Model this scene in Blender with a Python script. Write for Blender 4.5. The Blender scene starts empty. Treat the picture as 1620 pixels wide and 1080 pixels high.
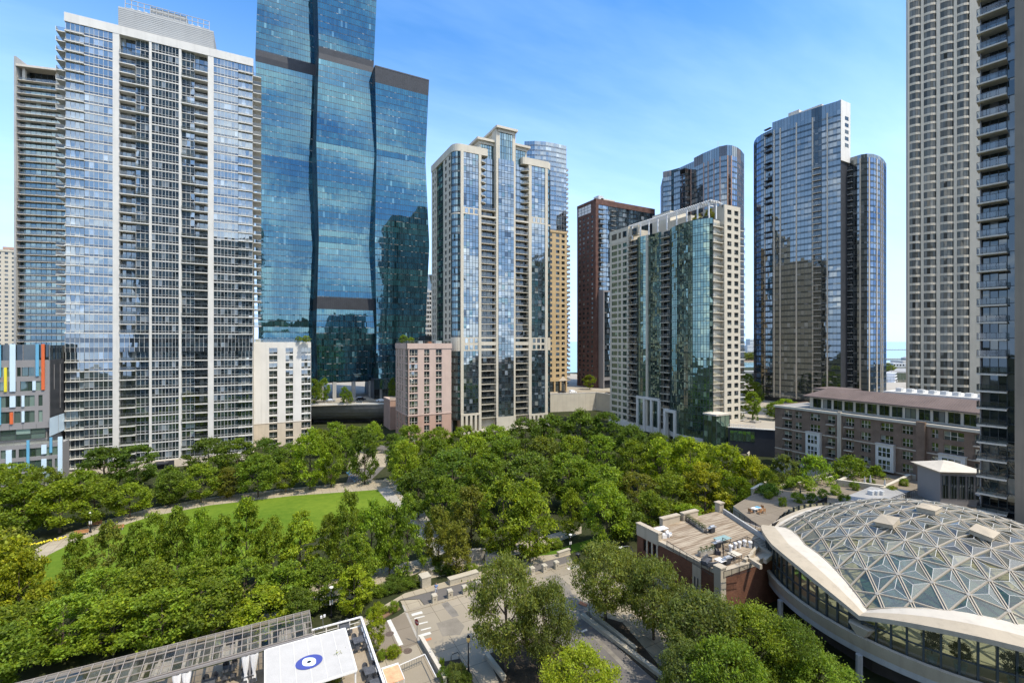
import bpy, math, random
from mathutils import Vector, Matrix
R = random.Random(11)
scene = bpy.context.scene
COL = scene.collection
CZ, F = 38.0, 736.0
SN, CS = 0.468, 0.88374
ZUP = 9.0

def PD(px, d):
    r = (px - 810) / F * d
    return (r * CS + d * SN, -r * SN + d * CS)
def G(px, py, z=0.0):
    return PD(px, (CZ - z) * F / (py - 540))
def ZZ(py, d):
    return CZ - (py - 540) / F * d
def DEP(x, y):
    return x * SN + y * CS
def PROJ(x, y, z):
    d = x * SN + y * CS
    if d < 0.5: return (-9999, -9999, d)
    r = x * CS - y * SN
    return (810 + r / d * F, 540 + (CZ - z) / d * F, d)

# ------------------------------------------------------------------ materials
MATS = {}
GLASS = set()
def new_mat(name):
    m = bpy.data.materials.new(name); m.use_nodes = True
    nt = m.node_tree; nt.nodes.clear()
    out = nt.nodes.new('ShaderNodeOutputMaterial')
    MATS[name] = m
    return m, nt, out
def N(nt, t, **kw):
    n = nt.nodes.new(t)
    for k, v in kw.items():
        if k in n.inputs: n.inputs[k].default_value = v
        else: setattr(n, k, v)
    return n
def L(nt, a, b): nt.links.new(a, b)
def c4(c): return (c[0], c[1], c[2], 1.0)
def mixc(nt, fac, a, b, blend='MIX'):
    n = nt.nodes.new('ShaderNodeMix'); n.data_type = 'RGBA'; n.blend_type = blend
    for s, v in ((n.inputs[0], fac), (n.inputs[6], a), (n.inputs[7], b)):
        if hasattr(v, 'node'): L(nt, v, s)
        else: s.default_value = v
    return n.outputs[2]
def math_n(nt, op, a, b=0.0, clamp=False):
    n = nt.nodes.new('ShaderNodeMath'); n.operation = op; n.use_clamp = clamp
    for s, v in ((n.inputs[0], a), (n.inputs[1], b)):
        if hasattr(v, 'node'): L(nt, v, s)
        else: s.default_value = v
    return n.outputs[0]
def geo_pos(nt): return N(nt, 'ShaderNodeNewGeometry').outputs['Position']

def solid(name, col, rough=0.8, var=0.15, scale=0.6, bump=0.0, metal=0.0, streak=0.0, spec=0.3, fine=0.0, joint=0.0):
    """painted / mineral surface: large blotches, optional vertical rain streaks and fine grain"""
    m, nt, out = new_mat(name)
    b = N(nt, 'ShaderNodeBsdfPrincipled', Roughness=rough, Metallic=metal)
    b.inputs['Specular IOR Level'].default_value = spec
    pos = geo_pos(nt)
    n1 = N(nt, 'ShaderNodeTexNoise', Scale=scale, Detail=5.0); L(nt, pos, n1.inputs['Vector'])
    lo = tuple(x * (1 - var) for x in col); hi = tuple(min(1, x * (1 + var)) for x in col)
    ramp = N(nt, 'ShaderNodeMapRange'); ramp.inputs[1].default_value = .3; ramp.inputs[2].default_value = .7
    L(nt, n1.outputs[0], ramp.inputs[0])
    c = mixc(nt, ramp.outputs[0], c4(lo), c4(hi))
    if streak:
        mp = N(nt, 'ShaderNodeMapping'); mp.inputs['Scale'].default_value = (1.3, 1.3, 0.05); L(nt, pos, mp.inputs[0])
        n2 = N(nt, 'ShaderNodeTexNoise', Scale=1.0, Detail=3.0); L(nt, mp.outputs[0], n2.inputs['Vector'])
        r2 = N(nt, 'ShaderNodeMapRange'); r2.inputs[1].default_value = .5; r2.inputs[2].default_value = .75
        r2.inputs[4].default_value = streak; L(nt, n2.outputs[0], r2.inputs[0])
        c = mixc(nt, r2.outputs[0], c, c4(tuple(x * .55 for x in col)))
    if fine:
        n3 = N(nt, 'ShaderNodeTexNoise', Scale=9.0, Detail=3.0); L(nt, pos, n3.inputs['Vector'])
        r3 = N(nt, 'ShaderNodeMapRange'); r3.inputs[1].default_value = .35; r3.inputs[2].default_value = .65
        r3.inputs[3].default_value = 1 - fine; r3.inputs[4].default_value = 1 + fine; L(nt, n3.outputs[0], r3.inputs[0])
        mm = nt.nodes.new('ShaderNodeVectorMath'); mm.operation = 'SCALE'
        L(nt, c, mm.inputs[0]); L(nt, r3.outputs[0], mm.inputs['Scale']); c = mm.outputs[0]
    if joint:
        jb = N(nt, 'ShaderNodeTexBrick', Scale=1.0); L(nt, pos, jb.inputs['Vector']); jb.offset = 0.0
        jb.inputs['Color1'].default_value = (1, 1, 1, 1); jb.inputs['Color2'].default_value = (.90, .89, .87, 1); jb.inputs['Mortar'].default_value = (.45, .43, .4, 1)
        jb.inputs['Mortar Size'].default_value = .035; jb.inputs['Brick Width'].default_value = joint; jb.inputs['Row Height'].default_value = joint
        c = mixc(nt, 1.0, c, jb.outputs[0], 'MULTIPLY')
    L(nt, c, b.inputs['Base Color'])
    if bump:
        nb = N(nt, 'ShaderNodeTexNoise', Scale=6.0, Detail=4.0); L(nt, pos, nb.inputs['Vector'])
        bp = N(nt, 'ShaderNodeBump', Strength=bump, Distance=0.05); L(nt, nb.outputs[0], bp.inputs['Height'])
        L(nt, bp.outputs[0], b.inputs['Normal'])
    L(nt, b.outputs[0], out.inputs[0])
    return m

def glass(name, tint, inner, blind=(.35, .36, .33), pblind=.2, refl=.3, tilt=.03, wave=.02, rough=.02):
    """opaque look of a tall-building window: dim room or blind behind a reflecting, slightly uneven pane"""
    m, nt, out = new_mat(name); GLASS.add(name)
    at = N(nt, 'ShaderNodeAttribute', attribute_name='rv')
    sp = nt.nodes.new('ShaderNodeSeparateXYZ'); L(nt, at.outputs['Vector'], sp.inputs[0])
    isb = math_n(nt, 'GREATER_THAN', sp.outputs[0], 1 - pblind)
    v = math_n(nt, 'MULTIPLY_ADD', sp.outputs[1], 1.3); v.node.inputs[2].default_value = .35
    c = mixc(nt, isb, c4(inner), c4(blind))
    sc = nt.nodes.new('ShaderNodeVectorMath'); sc.operation = 'SCALE'; L(nt, c, sc.inputs[0]); L(nt, v, sc.inputs['Scale'])
    d = N(nt, 'ShaderNodeBsdfDiffuse'); L(nt, sc.outputs[0], d.inputs[0])
    g = N(nt, 'ShaderNodeNewGeometry')
    s1 = nt.nodes.new('ShaderNodeVectorMath'); s1.operation = 'SUBTRACT'; L(nt, at.outputs['Vector'], s1.inputs[0]); s1.inputs[1].default_value = (.5, .5, .5)
    s2 = nt.nodes.new('ShaderNodeVectorMath'); s2.operation = 'SCALE'; L(nt, s1.outputs[0], s2.inputs[0]); s2.inputs['Scale'].default_value = tilt
    ns = N(nt, 'ShaderNodeTexNoise', Scale=.16, Detail=1.0); L(nt, g.outputs['Position'], ns.inputs['Vector'])
    s3 = nt.nodes.new('ShaderNodeVectorMath'); s3.operation = 'SUBTRACT'; L(nt, ns.outputs['Color'], s3.inputs[0]); s3.inputs[1].default_value = (.5, .5, .5)
    s4 = nt.nodes.new('ShaderNodeVectorMath'); s4.operation = 'SCALE'; L(nt, s3.outputs[0], s4.inputs[0]); s4.inputs['Scale'].default_value = wave * 2
    a1 = nt.nodes.new('ShaderNodeVectorMath'); L(nt, s2.outputs[0], a1.inputs[0]); L(nt, s4.outputs[0], a1.inputs[1])
    a2 = nt.nodes.new('ShaderNodeVectorMath'); L(nt, g.outputs['Normal'], a2.inputs[0]); L(nt, a1.outputs[0], a2.inputs[1])
    nn = nt.nodes.new('ShaderNodeVectorMath'); nn.operation = 'NORMALIZE'; L(nt, a2.outputs[0], nn.inputs[0])
    gl = N(nt, 'ShaderNodeBsdfGlossy', Color=c4(tint), Roughness=rough); L(nt, nn.outputs[0], gl.inputs['Normal'])
    fr = N(nt, 'ShaderNodeFresnel', IOR=1.5)
    fac = math_n(nt, 'MULTIPLY_ADD', fr.outputs[0], 1 - refl, True); fac.node.inputs[2].default_value = refl
    mx = N(nt, 'ShaderNodeMixShader'); L(nt, fac, mx.inputs[0]); L(nt, d.outputs[0], mx.inputs[1]); L(nt, gl.outputs[0], mx.inputs[2])
    L(nt, mx.outputs[0], out.inputs[0])
    return m

def clear_glass(name, tint=(.9, .95, .93), refl=.12, dirt=.12, tilt=0.0, ior=1.45):
    m, nt, out = new_mat(name); GLASS.add(name)
    at = N(nt, 'ShaderNodeAttribute', attribute_name='rv')
    sp = nt.nodes.new('ShaderNodeSeparateXYZ'); L(nt, at.outputs['Vector'], sp.inputs[0])
    tr = N(nt, 'ShaderNodeBsdfTransparent', Color=c4(tint))
    gl = N(nt, 'ShaderNodeBsdfGlossy', Color=(1, 1, 1, 1), Roughness=.03)
    if tilt:
        g = N(nt, 'ShaderNodeNewGeometry'); t1 = nt.nodes.new('ShaderNodeVectorMath'); t1.operation = 'SUBTRACT'; L(nt, at.outputs['Vector'], t1.inputs[0]); t1.inputs[1].default_value = (.5, .5, .5)
        t2 = nt.nodes.new('ShaderNodeVectorMath'); t2.operation = 'SCALE'; L(nt, t1.outputs[0], t2.inputs[0]); t2.inputs['Scale'].default_value = tilt
        t3 = nt.nodes.new('ShaderNodeVectorMath'); L(nt, t2.outputs[0], t3.inputs[0]); L(nt, g.outputs['Normal'], t3.inputs[1]); t4 = nt.nodes.new('ShaderNodeVectorMath'); t4.operation = 'NORMALIZE'; L(nt, t3.outputs[0], t4.inputs[0]); L(nt, t4.outputs[0], gl.inputs['Normal'])
    di = N(nt, 'ShaderNodeBsdfDiffuse', Color=(.42, .42, .36, 1))
    m1 = N(nt, 'ShaderNodeMixShader')
    dv = math_n(nt, 'MULTIPLY', sp.outputs[0], dirt * 2); L(nt, dv, m1.inputs[0])
    L(nt, tr.outputs[0], m1.inputs[1]); L(nt, di.outputs[0], m1.inputs[2])
    fr = N(nt, 'ShaderNodeFresnel', IOR=ior)
    fac = math_n(nt, 'MULTIPLY_ADD', fr.outputs[0], 1 - refl, True); fac.node.inputs[2].default_value = refl
    mx = N(nt, 'ShaderNodeMixShader'); L(nt, fac, mx.inputs[0]); L(nt, m1.outputs[0], mx.inputs[1]); L(nt, gl.outputs[0], mx.inputs[2])
    L(nt, mx.outputs[0], out.inputs[0])
    return m

def brick(name, c1, c2, mortar, scale=1.0):
    m, nt, out = new_mat(name)
    b = N(nt, 'ShaderNodeBsdfPrincipled', Roughness=.9); b.inputs['Specular IOR Level'].default_value = .15
    pos = geo_pos(nt)
    sp = nt.nodes.new('ShaderNodeSeparateXYZ'); L(nt, pos, sp.inputs[0])
    u = math_n(nt, 'ADD', sp.outputs[0], sp.outputs[1])
    cb = nt.nodes.new('ShaderNodeCombineXYZ'); L(nt, u, cb.inputs[0]); L(nt, sp.outputs[2], cb.inputs[1])
    t = N(nt, 'ShaderNodeTexBrick', Scale=scale); L(nt, cb.outputs[0], t.inputs['Vector'])
    t.inputs['Color1'].default_value = c4(c1); t.inputs['Color2'].default_value = c4(c2); t.inputs['Mortar'].default_value = c4(mortar)
    t.inputs['Mortar Size'].default_value = .012; t.inputs['Brick Width'].default_value = .45; t.inputs['Row Height'].default_value = .16
    n1 = N(nt, 'ShaderNodeTexNoise', Scale=.4, Detail=5.0); L(nt, pos, n1.inputs['Vector'])
    r = N(nt, 'ShaderNodeMapRange'); r.inputs[1].default_value = .3; r.inputs[2].default_value = .7; r.inputs[3].default_value = .75; r.inputs[4].default_value = 1.2
    L(nt, n1.outputs[0], r.inputs[0])
    mm = nt.nodes.new('ShaderNodeVectorMath'); mm.operation = 'SCALE'; L(nt, t.outputs[0], mm.inputs[0]); L(nt, r.outputs[0], mm.inputs['Scale'])
    L(nt, mm.outputs[0], b.inputs['Base Color']); L(nt, b.outputs[0], out.inputs[0])
    return m

def foliage(name, transl=.35):
    m, nt, out = new_mat(name)
    oi = N(nt, 'ShaderNodeObjectInfo')
    pos = geo_pos(nt)
    n1 = N(nt, 'ShaderNodeTexNoise', Scale=.9, Detail=3.0); L(nt, pos, n1.inputs['Vector'])
    at = N(nt, 'ShaderNodeAttribute', attribute_name='rv')
    sp = nt.nodes.new('ShaderNodeSeparateXYZ'); L(nt, at.outputs['Vector'], sp.inputs[0])
    v = math_n(nt, 'MULTIPLY_ADD', n1.outputs[0], 1.2); v.node.inputs[2].default_value = .25
    v2 = math_n(nt, 'MULTIPLY_ADD', sp.outputs[0], .8); v2.node.inputs[2].default_value = .55
    v3 = math_n(nt, 'MULTIPLY', v, v2)
    sc = nt.nodes.new('ShaderNodeVectorMath'); sc.operation = 'SCALE'; L(nt, oi.outputs['Color'], sc.inputs[0]); L(nt, v3, sc.inputs['Scale'])
    yel = nt.nodes.new('ShaderNodeVectorMath'); yel.operation = 'MULTIPLY'; L(nt, sc.outputs[0], yel.inputs[0]); yel.inputs[1].default_value = (1.25, 1.10, .7)
    fy = math_n(nt, 'GREATER_THAN', sp.outputs[1], .72)
    c = mixc(nt, fy, sc.outputs[0], yel.outputs[0])
    d = N(nt, 'ShaderNodeBsdfPrincipled', Roughness=.55); d.inputs['Specular IOR Level'].default_value = .25
    L(nt, c, d.inputs['Base Color'])
    t = N(nt, 'ShaderNodeBsdfTranslucent')
    tc = nt.nodes.new('ShaderNodeVectorMath'); tc.operation = 'MULTIPLY'; L(nt, c, tc.inputs[0]); tc.inputs[1].default_value = (1.5, 1.45, .5)
    L(nt, tc.outputs[0], t.inputs[0])
    mx = N(nt, 'ShaderNodeMixShader'); mx.inputs[0].default_value = transl
    L(nt, d.outputs[0], mx.inputs[1]); L(nt, t.outputs[0], mx.inputs[2]); L(nt, mx.outputs[0], out.inputs[0])
    GLASS.add(name)
    return m

# mineral and painted
solid('cream', (.53, .475, .37), .85, .06, .25, streak=.22)
solid('cream_pale', (.58, .555, .495), .85, .05, .3, streak=.2)
solid('white_wall', (.66, .635, .58), .85, .05, .2, streak=.25)
solid('beige', (.55, .47, .36), .9, .08, .3, streak=.2)
solid('tan', (.44, .32, .17), .9, .08, .3, streak=.2)
solid('pinkish', (.49, .365, .295), .9, .06, .3, streak=.2)
solid('pink_dark', (.42, .27, .20), .9, .08, .3, streak=.2)
solid('conc_warm', (.60, .505, .37), .9, .06, .3, streak=.2)
solid('conc_brown', (.25, .205, .15), .9, .08, .3, streak=.3)
solid('conc_grey', (.36, .35, .32), .9, .10, .3, streak=.35, fine=.05)
solid('conc_taupe', (.54, .485, .395), .9, .06, .3, streak=.3)
solid('panel_grey', (.24, .225, .215), .55, .06, .15)
solid('charcoal', (.035, .037, .042), .5, .15, .4)
solid('dark_metal', (.06, .06, .062), .35, .12, .3, metal=.6, spec=.5)
solid('bowl_metal', (.27, .255, .24), .40, .12, .5, metal=.35, streak=.3, spec=.5)
solid('mullion', (.50, .49, .45), .5, .04, .3)
solid('mullion_dark', (.05, .06, .06), .4, .1, .3)
solid('rail', (.22, .23, .23), .4, .1, .3, metal=.4)
solid('black_rail', (.02, .02, .022), .5, .1, .3)
solid('louver', (.38, .38, .36), .55, .05, .2, streak=.1)
solid('coping', (.42, .375, .29), .85, .08, .6, fine=.04)
solid('roof_grey', (.30, .29, .27), .95, .18, .15, fine=.1)
solid('roof_red', (.155, .115, .096), .6, .12, .3, streak=.2)
solid('white_paint', (.70, .68, .64), .6, .03, .5)
solid('cloth', (.78, .77, .75), .9, .06, 2.0)
solid('canopy_cloth', (.46, .438, .40), .9, .05, .9, fine=.05)
solid('blue_emblem', (.055, .075, .28), .8, .04, 1)
solid('pale_emblem', (.70, .80, .85), .8, .03, 1)
solid('black', (.012, .012, .013), .5, .1, 1)
solid('grey_wicker', (.075, .078, .085), .7, .2, 3, fine=.2)
solid('stone', (.40, .355, .27), .9, .14, .8, bump=.2, fine=.1)
solid('stone_dark', (.34, .31, .26), .9, .16, .8, bump=.2, fine=.12)
solid('street_concrete', (.30, .256, .188), .9, .14, .10, streak=0, fine=.07, joint=4.2)
solid('road_patch', (.205, .178, .138), .92, .2, .6, fine=.1)
solid('tyre_smear', (.185, .165, .135), .92, .25, .9, fine=.12)
solid('road_brown', (.215, .176, .128), .9, .14, .15, fine=.07, joint=3.6)
solid('asphalt', (.135, .122, .11), .92, .14, .2, fine=.12)
solid('walk_asphalt', (.125, .113, .10), .92, .08, .25, fine=.06)
solid('path', (.345, .293, .21), .9, .10, .3, fine=.06, joint=1.8)
solid('paint_worn', (.56, .53, .46), .85, .12, 1.6, fine=.12)
solid('red_brick_pad', (.42, .17, .08), .9, .12, 1.5, fine=.15)
solid('manhole', (.11, .08, .06), .7, .2, 3, fine=.2)
solid('bark', (.10, .075, .055), .95, .25, 2, bump=.4)
solid('mulch', (.055, .042, .028), 1, .35, .5, fine=.3)
solid('soil_brown', (.15, .09, .055), 1, .25, .8, fine=.2)
solid('upper_paving', (.34, .30, .235), .9, .08, .1, fine=.05)
solid('orange', (.62, .13, .04), .5, .05, .3)
solid('yellow', (.72, .60, .04), .5, .05, .3)
solid('sky_blue', (.13, .36, .52), .45, .05, .3)
solid('ice_blue', (.55, .67, .74), .4, .04, .3)
solid('deck_tile', (.29, .235, .165), .85, .12, 1, fine=.1)
solid('teal_glaze', (.25, .36, .34), .3, .1, .4)
solid('wood_warm', (.34, .17, .07), .6, .2, 2)
solid('red_paint', (.34, .03, .025), .5, .06, .4)
solid('car_white', (.75, .75, .74), .25, .02, .3, spec=.6)
solid('car_silver', (.48, .49, .50), .25, .03, .3, metal=.5, spec=.6)
solid('car_black', (.015, .015, .017), .2, .05, .3, spec=.6)
solid('tyre', (.015, .015, .015), .9, .1, 2)
solid('car_glass', (.02, .025, .03), .05, .05, .3, spec=.9)
solid('skin', (.45, .27, .19), .6, .03, 3)
solid('shirt_blue', (.16, .24, .42), .9, .08, 3)
solid('trousers', (.40, .41, .45), .9, .08, 3)
solid('dark_cloth', (.03, .03, .04), .9, .08, 3)
solid('hair', (.02, .014, .01), .7, .1, 3)
solid('lamp_glow', (.75, .50, .16), .3, .04, 2, spec=.6)
solid('rock', (.28, .27, .25), .95, .2, .3, fine=.2)
solid('far_building', (.50, .50, .48), .9, .05, .05)
solid('dock_wood', (.30, .26, .20), .9, .15, 1)
solid('orange_fade', (.72, .36, .20), .8, .22, 1.3, fine=.1)
solid('pool_water', (.06, .13, .105), .06, .08, .5, spec=.6)
solid('pool_deck', (.46, .40, .28), .8, .06, .4)
solid('pool_green', (.22, .36, .10), .8, .08, .4)
solid('frame_ivory', (.37, .315, .235), .55, .08, .7, streak=.0)
solid('conc_ivory', (.415, .35, .255), .85, .07, .25, streak=.3, fine=.03)
solid('dark_void', (.055, .05, .045), .9, .3, .5)
solid('bike_blue', (.08, .28, .52), .4, .05, 1)
solid('hvac', (.50, .50, .48), .5, .06, .6)
brick('brick_red', (.165, .068, .038), (.12, .050, .030), (.12, .085, .06), 1.6)
brick('brick_brown', (.215, .150, .105), (.175, .12, .085), (.16, .12, .09), 1.5)
brick('brick_tower', (.150, .085, .066), (.125, .070, .055), (.10, .06, .05), 1.4)
# window glass
glass('g_blue', (.57, .64, .67), (.028, .044, .054), (.20, .23, .25), .16, .38, .014, .012)
glass('g_spandrel', (.45, .52, .58), (.028, .034, .038), (.03, .035, .04), .1, .20, .02, .01)
glass('g_grey', (.62, .68, .70), (.036, .046, .046), (.20, .21, .19), .20, .26, .03, .02)
glass('g_green', (.46, .62, .53), (.030, .055, .040), (.18, .24, .18), .14, .34, .026, .05)
glass('g_vista1', (0.220, 0.414, 0.493), (.010, .045, .062), (.09, .17, .19), .02, .34, .004, .010)
glass('g_vista2', (0.246, 0.440, 0.493), (.013, .052, .060), (.10, .19, .19), .02, .34, .004, .010)
glass('g_vista3', (0.194, 0.378, 0.484), (.008, .038, .060), (.07, .14, .17), .02, .34, .004, .010)
glass('g_dark', (.42, .47, .48), (.014, .018, .020), (.16, .155, .14), .16, .16, .03, .02)
glass('g_teal', (.45, .62, .66), (.020, .045, .052), (.20, .25, .25), .16, .30, .03, .02)
glass('g_harbor', (.50, .54, .54), (.040, .044, .042), (.15, .15, .14), .16, .36, .014, .012)
glass('g_harborb', (.30, .42, .58), (.020, .035, .070), (.10, .14, .2), .15, .42, .014, .012)
glass('g_bronze', (.40, .34, .31), (.030, .022, .018), (.09, .07, .06), .15, .30, .02, .012)
glass('g_taupe', (.34, .32, .27), (.115, .105, .082), (.17, .155, .125), .25, .10, .02, .02)
glass('g_school', (.55, .66, .62), (.035, .055, .045), (.17, .23, .19), .45, .18, .03, .02)
clear_glass('dome_glass', (.72, .76, .66), .06, .18, .16, 1.26)
clear_glass('pool_window', (.70, .78, .75), .12, .05)
solid('pergola_bar', (.27, .235, .20), .6, .1, .5)
clear_glass('balustrade', (.60, .64, .62), .04, .03)
clear_glass('pergola_glass', (.72, .70, .66), .05, .07)
foliage('leaves', .5); foliage('needles', .15)

def leaf_ground(name, a, b, scale):
    m, nt, out = new_mat(name)
    pos = geo_pos(nt)
    n1 = N(nt, 'ShaderNodeTexNoise', Scale=scale, Detail=6.0); L(nt, pos, n1.inputs['Vector'])
    n2 = N(nt, 'ShaderNodeTexNoise', Scale=scale * 14, Detail=4.0); L(nt, pos, n2.inputs['Vector'])
    f = math_n(nt, 'MULTIPLY_ADD', n2.outputs[0], .6); L(nt, n1.outputs[0], f.node.inputs[2])
    r = N(nt, 'ShaderNodeMapRange'); r.inputs[1].default_value = .55; r.inputs[2].default_value = 1.05; L(nt, f, r.inputs[0])
    c = mixc(nt, r.outputs[0], c4(a), c4(b))
    d = N(nt, 'ShaderNodeBsdfPrincipled', Roughness=.9); d.inputs['Specular IOR Level'].default_value = .1
    L(nt, c, d.inputs['Base Color']); L(nt, d.outputs[0], out.inputs[0])
leaf_ground('lawn', (.070, .128, .010), (.140, .195, .018), .05)
leaf_ground('rough_ground', (.022, .030, .010), (.050, .052, .024), .09)

def wood_deck(name):
    m, nt, out = new_mat(name)
    pos = geo_pos(nt)
    mp = N(nt, 'ShaderNodeMapping'); mp.inputs['Rotation'].default_value = (0, 0, math.radians(0)); mp.inputs['Scale'].default_value = (.25, 5.0, 1); L(nt, pos, mp.inputs[0])
    n1 = N(nt, 'ShaderNodeTexNoise', Scale=1.0, Detail=5.0); L(nt, mp.outputs[0], n1.inputs['Vector'])
    w = N(nt, 'ShaderNodeTexWave', Scale=1.1, Distortion=.0); w.bands_direction = 'Y'; L(nt, pos, w.inputs['Vector'])
    n2 = N(nt, 'ShaderNodeTexNoise', Scale=.25, Detail=4.0); L(nt, pos, n2.inputs['Vector'])
    r = N(nt, 'ShaderNodeMapRange'); r.inputs[1].default_value = .42; r.inputs[2].default_value = .6; L(nt, n1.outputs[0], r.inputs[0])
    c = mixc(nt, r.outputs[0], (.20, .135, .075, 1), (.50, .41, .29, 1))
    c = mixc(nt, math_n(nt, 'MULTIPLY', n2.outputs[0], .5), c, (.17, .13, .09, 1))
    ln = math_n(nt, 'GREATER_THAN', w.outputs[0], .93)
    c = mixc(nt, math_n(nt, 'MULTIPLY', ln, .6), c, (.10, .075, .05, 1))
    d = N(nt, 'ShaderNodeBsdfPrincipled', Roughness=.85); L(nt, c, d.inputs['Base Color']); L(nt, d.outputs[0], out.inputs[0])
wood_deck('wood_deck')

def water_mat(name, col, rough, bump):
    m, nt, out = new_mat(name)
    pos = geo_pos(nt)
    d = N(nt, 'ShaderNodeBsdfPrincipled', Roughness=rough); d.inputs['Base Color'].default_value = c4(col)
    n1 = N(nt, 'ShaderNodeTexNoise', Scale=.25, Detail=5.0); L(nt, pos, n1.inputs['Vector'])
    bp = N(nt, 'ShaderNodeBump', Strength=bump, Distance=.5); L(nt, n1.outputs[0], bp.inputs['Height']); L(nt, bp.outputs[0], d.inputs['Normal'])
    L(nt, d.outputs[0], out.inputs[0])
water_mat('lake_water', (.16, .30, .34), .18, .25)

# ------------------------------------------------------------------ mesh builder
LOC = {}
class MB:
    def __init__(s): s.v = []; s.f = []; s.m = []; s.ms = []
    def mi(s, m):
        if m not in s.ms: s.ms.append(m)
        return s.ms.index(m)
    def face(s, pts, m):
        n = len(s.v); s.v += [tuple(p) for p in pts]; s.f.append(tuple(range(n, n + len(pts)))); s.m.append(s.mi(m))
    def hexa(s, p, m, skip=()):
        n = len(s.v); s.v += [tuple(q) for q in p]; k = s.mi(m)
        for i, q in enumerate(((3, 2, 1, 0), (4, 5, 6, 7), (0, 1, 5, 4), (1, 2, 6, 5), (2, 3, 7, 6), (3, 0, 4, 7))):
            if i in skip: continue
            s.f.append(tuple(n + j for j in q)); s.m.append(k)
    def box(s, x0, x1, y0, y1, z0, z1, m):
        s.hexa([(x0, y0, z0), (x1, y0, z0), (x1, y1, z0), (x0, y1, z0), (x0, y0, z1), (x1, y0, z1), (x1, y1, z1), (x0, y1, z1)], m)
    def prism(s, poly, z0, z1, m, top=None, bottom=True):
        n = len(s.v); k = len(poly); s.v += [(p[0], p[1], z0) for p in poly] + [(p[0], p[1], z1) for p in poly]
        a = s.mi(m)
        for i in range(k):
            j = (i + 1) % k; s.f.append((n + i, n + j, n + k + j, n + k + i)); s.m.append(a)
        s.f.append(tuple(n + k + i for i in range(k))); s.m.append(s.mi(top or m))
        if bottom: s.f.append(tuple(n + k - 1 - i for i in range(k))); s.m.append(a)
    def beam(s, a, b, w, h, m):
        """box of w x h section from a to b (h upward)"""
        a = Vector(a); b = Vector(b); d = (b - a).normalized()
        up = Vector((0, 0, 1)) if abs(d.z) < .95 else Vector((0, 1, 0))
        sd = d.cross(up).normalized() * (w / 2); u = sd.cross(d).normalized() * (h / 2)
        s.hexa([a - sd - u, a + sd - u, b + sd - u, b - sd - u, a - sd + u, a + sd + u, b + sd + u, b - sd + u], m)
    def tube(s, pts, r, m, n=6, cap=True):
        pts = [Vector(p) for p in pts]; rs = r if isinstance(r, (list, tuple)) else [r] * len(pts)
        base = len(s.v); k = s.mi(m)
        for i, p in enumerate(pts):
            d = (pts[min(i + 1, len(pts) - 1)] - pts[max(i - 1, 0)]).normalized()
            up = Vector((0, 0, 1)) if abs(d.z) < .9 else Vector((1, 0, 0))
            a = d.cross(up).normalized(); b = d.cross(a).normalized()
            for j in range(n):
                t = 2 * math.pi * j / n; s.v.append(tuple(p + (a * math.cos(t) + b * math.sin(t)) * rs[i]))
        for i in range(len(pts) - 1):
            for j in range(n):
                q = base + i * n; s.f.append((q + j, q + (j + 1) % n, q + n + (j + 1) % n, q + n + j)); s.m.append(k)
        if cap:
            s.f.append(tuple(base + j for j in range(n))); s.m.append(k)
            s.f.append(tuple(base + (len(pts) - 1) * n + j for j in range(n))); s.m.append(k)
    def lathe(s, x, y, prof, m, n=12):
        base = len(s.v); k = s.mi(m)
        for (r, z) in prof:
            for j in range(n):
                t = 2 * math.pi * j / n; s.v.append((x + r * math.cos(t), y + r * math.sin(t), z))
        for i in range(len(prof) - 1):
            for j in range(n):
                q = base + i * n; s.f.append((q + j, q + (j + 1) % n, q + n + (j + 1) % n, q + n + j)); s.m.append(k)
        s.f.append(tuple(base + (len(prof) - 1) * n + j for j in range(n))); s.m.append(k)
    def merge(s, o):
        n = len(s.v); s.v += o.v; s.f += [tuple(i + n for i in f) for f in o.f]; s.m += [s.mi(o.ms[k]) for k in o.m]
    def build(s, name, parent=None, loc=None, smooth=False):
        if loc is None: loc = LOC.get(parent.name, (0, 0, 0)) if parent else (0, 0, 0)
        me = bpy.data.meshes.new(name)
        me.from_pydata([(v[0] - loc[0], v[1] - loc[1], v[2] - loc[2]) for v in s.v], [], s.f)
        for m in s.ms: me.materials.append(MATS[m])
        me.polygons.foreach_set('material_index', s.m)
        if smooth: me.polygons.foreach_set('use_smooth', [True] * len(s.f))
        if any(m in GLASS for m in s.ms):
            at = me.attributes.new('rv', 'FLOAT_VECTOR', 'FACE')
            at.data.foreach_set('vector', [R.random() for _ in range(3 * len(s.f))])
        me.update()
        o = bpy.data.objects.new(name, me); COL.objects.link(o)
        if parent: o.parent = parent; LOC[o.name] = loc
        else: o.location = loc; LOC[o.name] = loc
        return o

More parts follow.
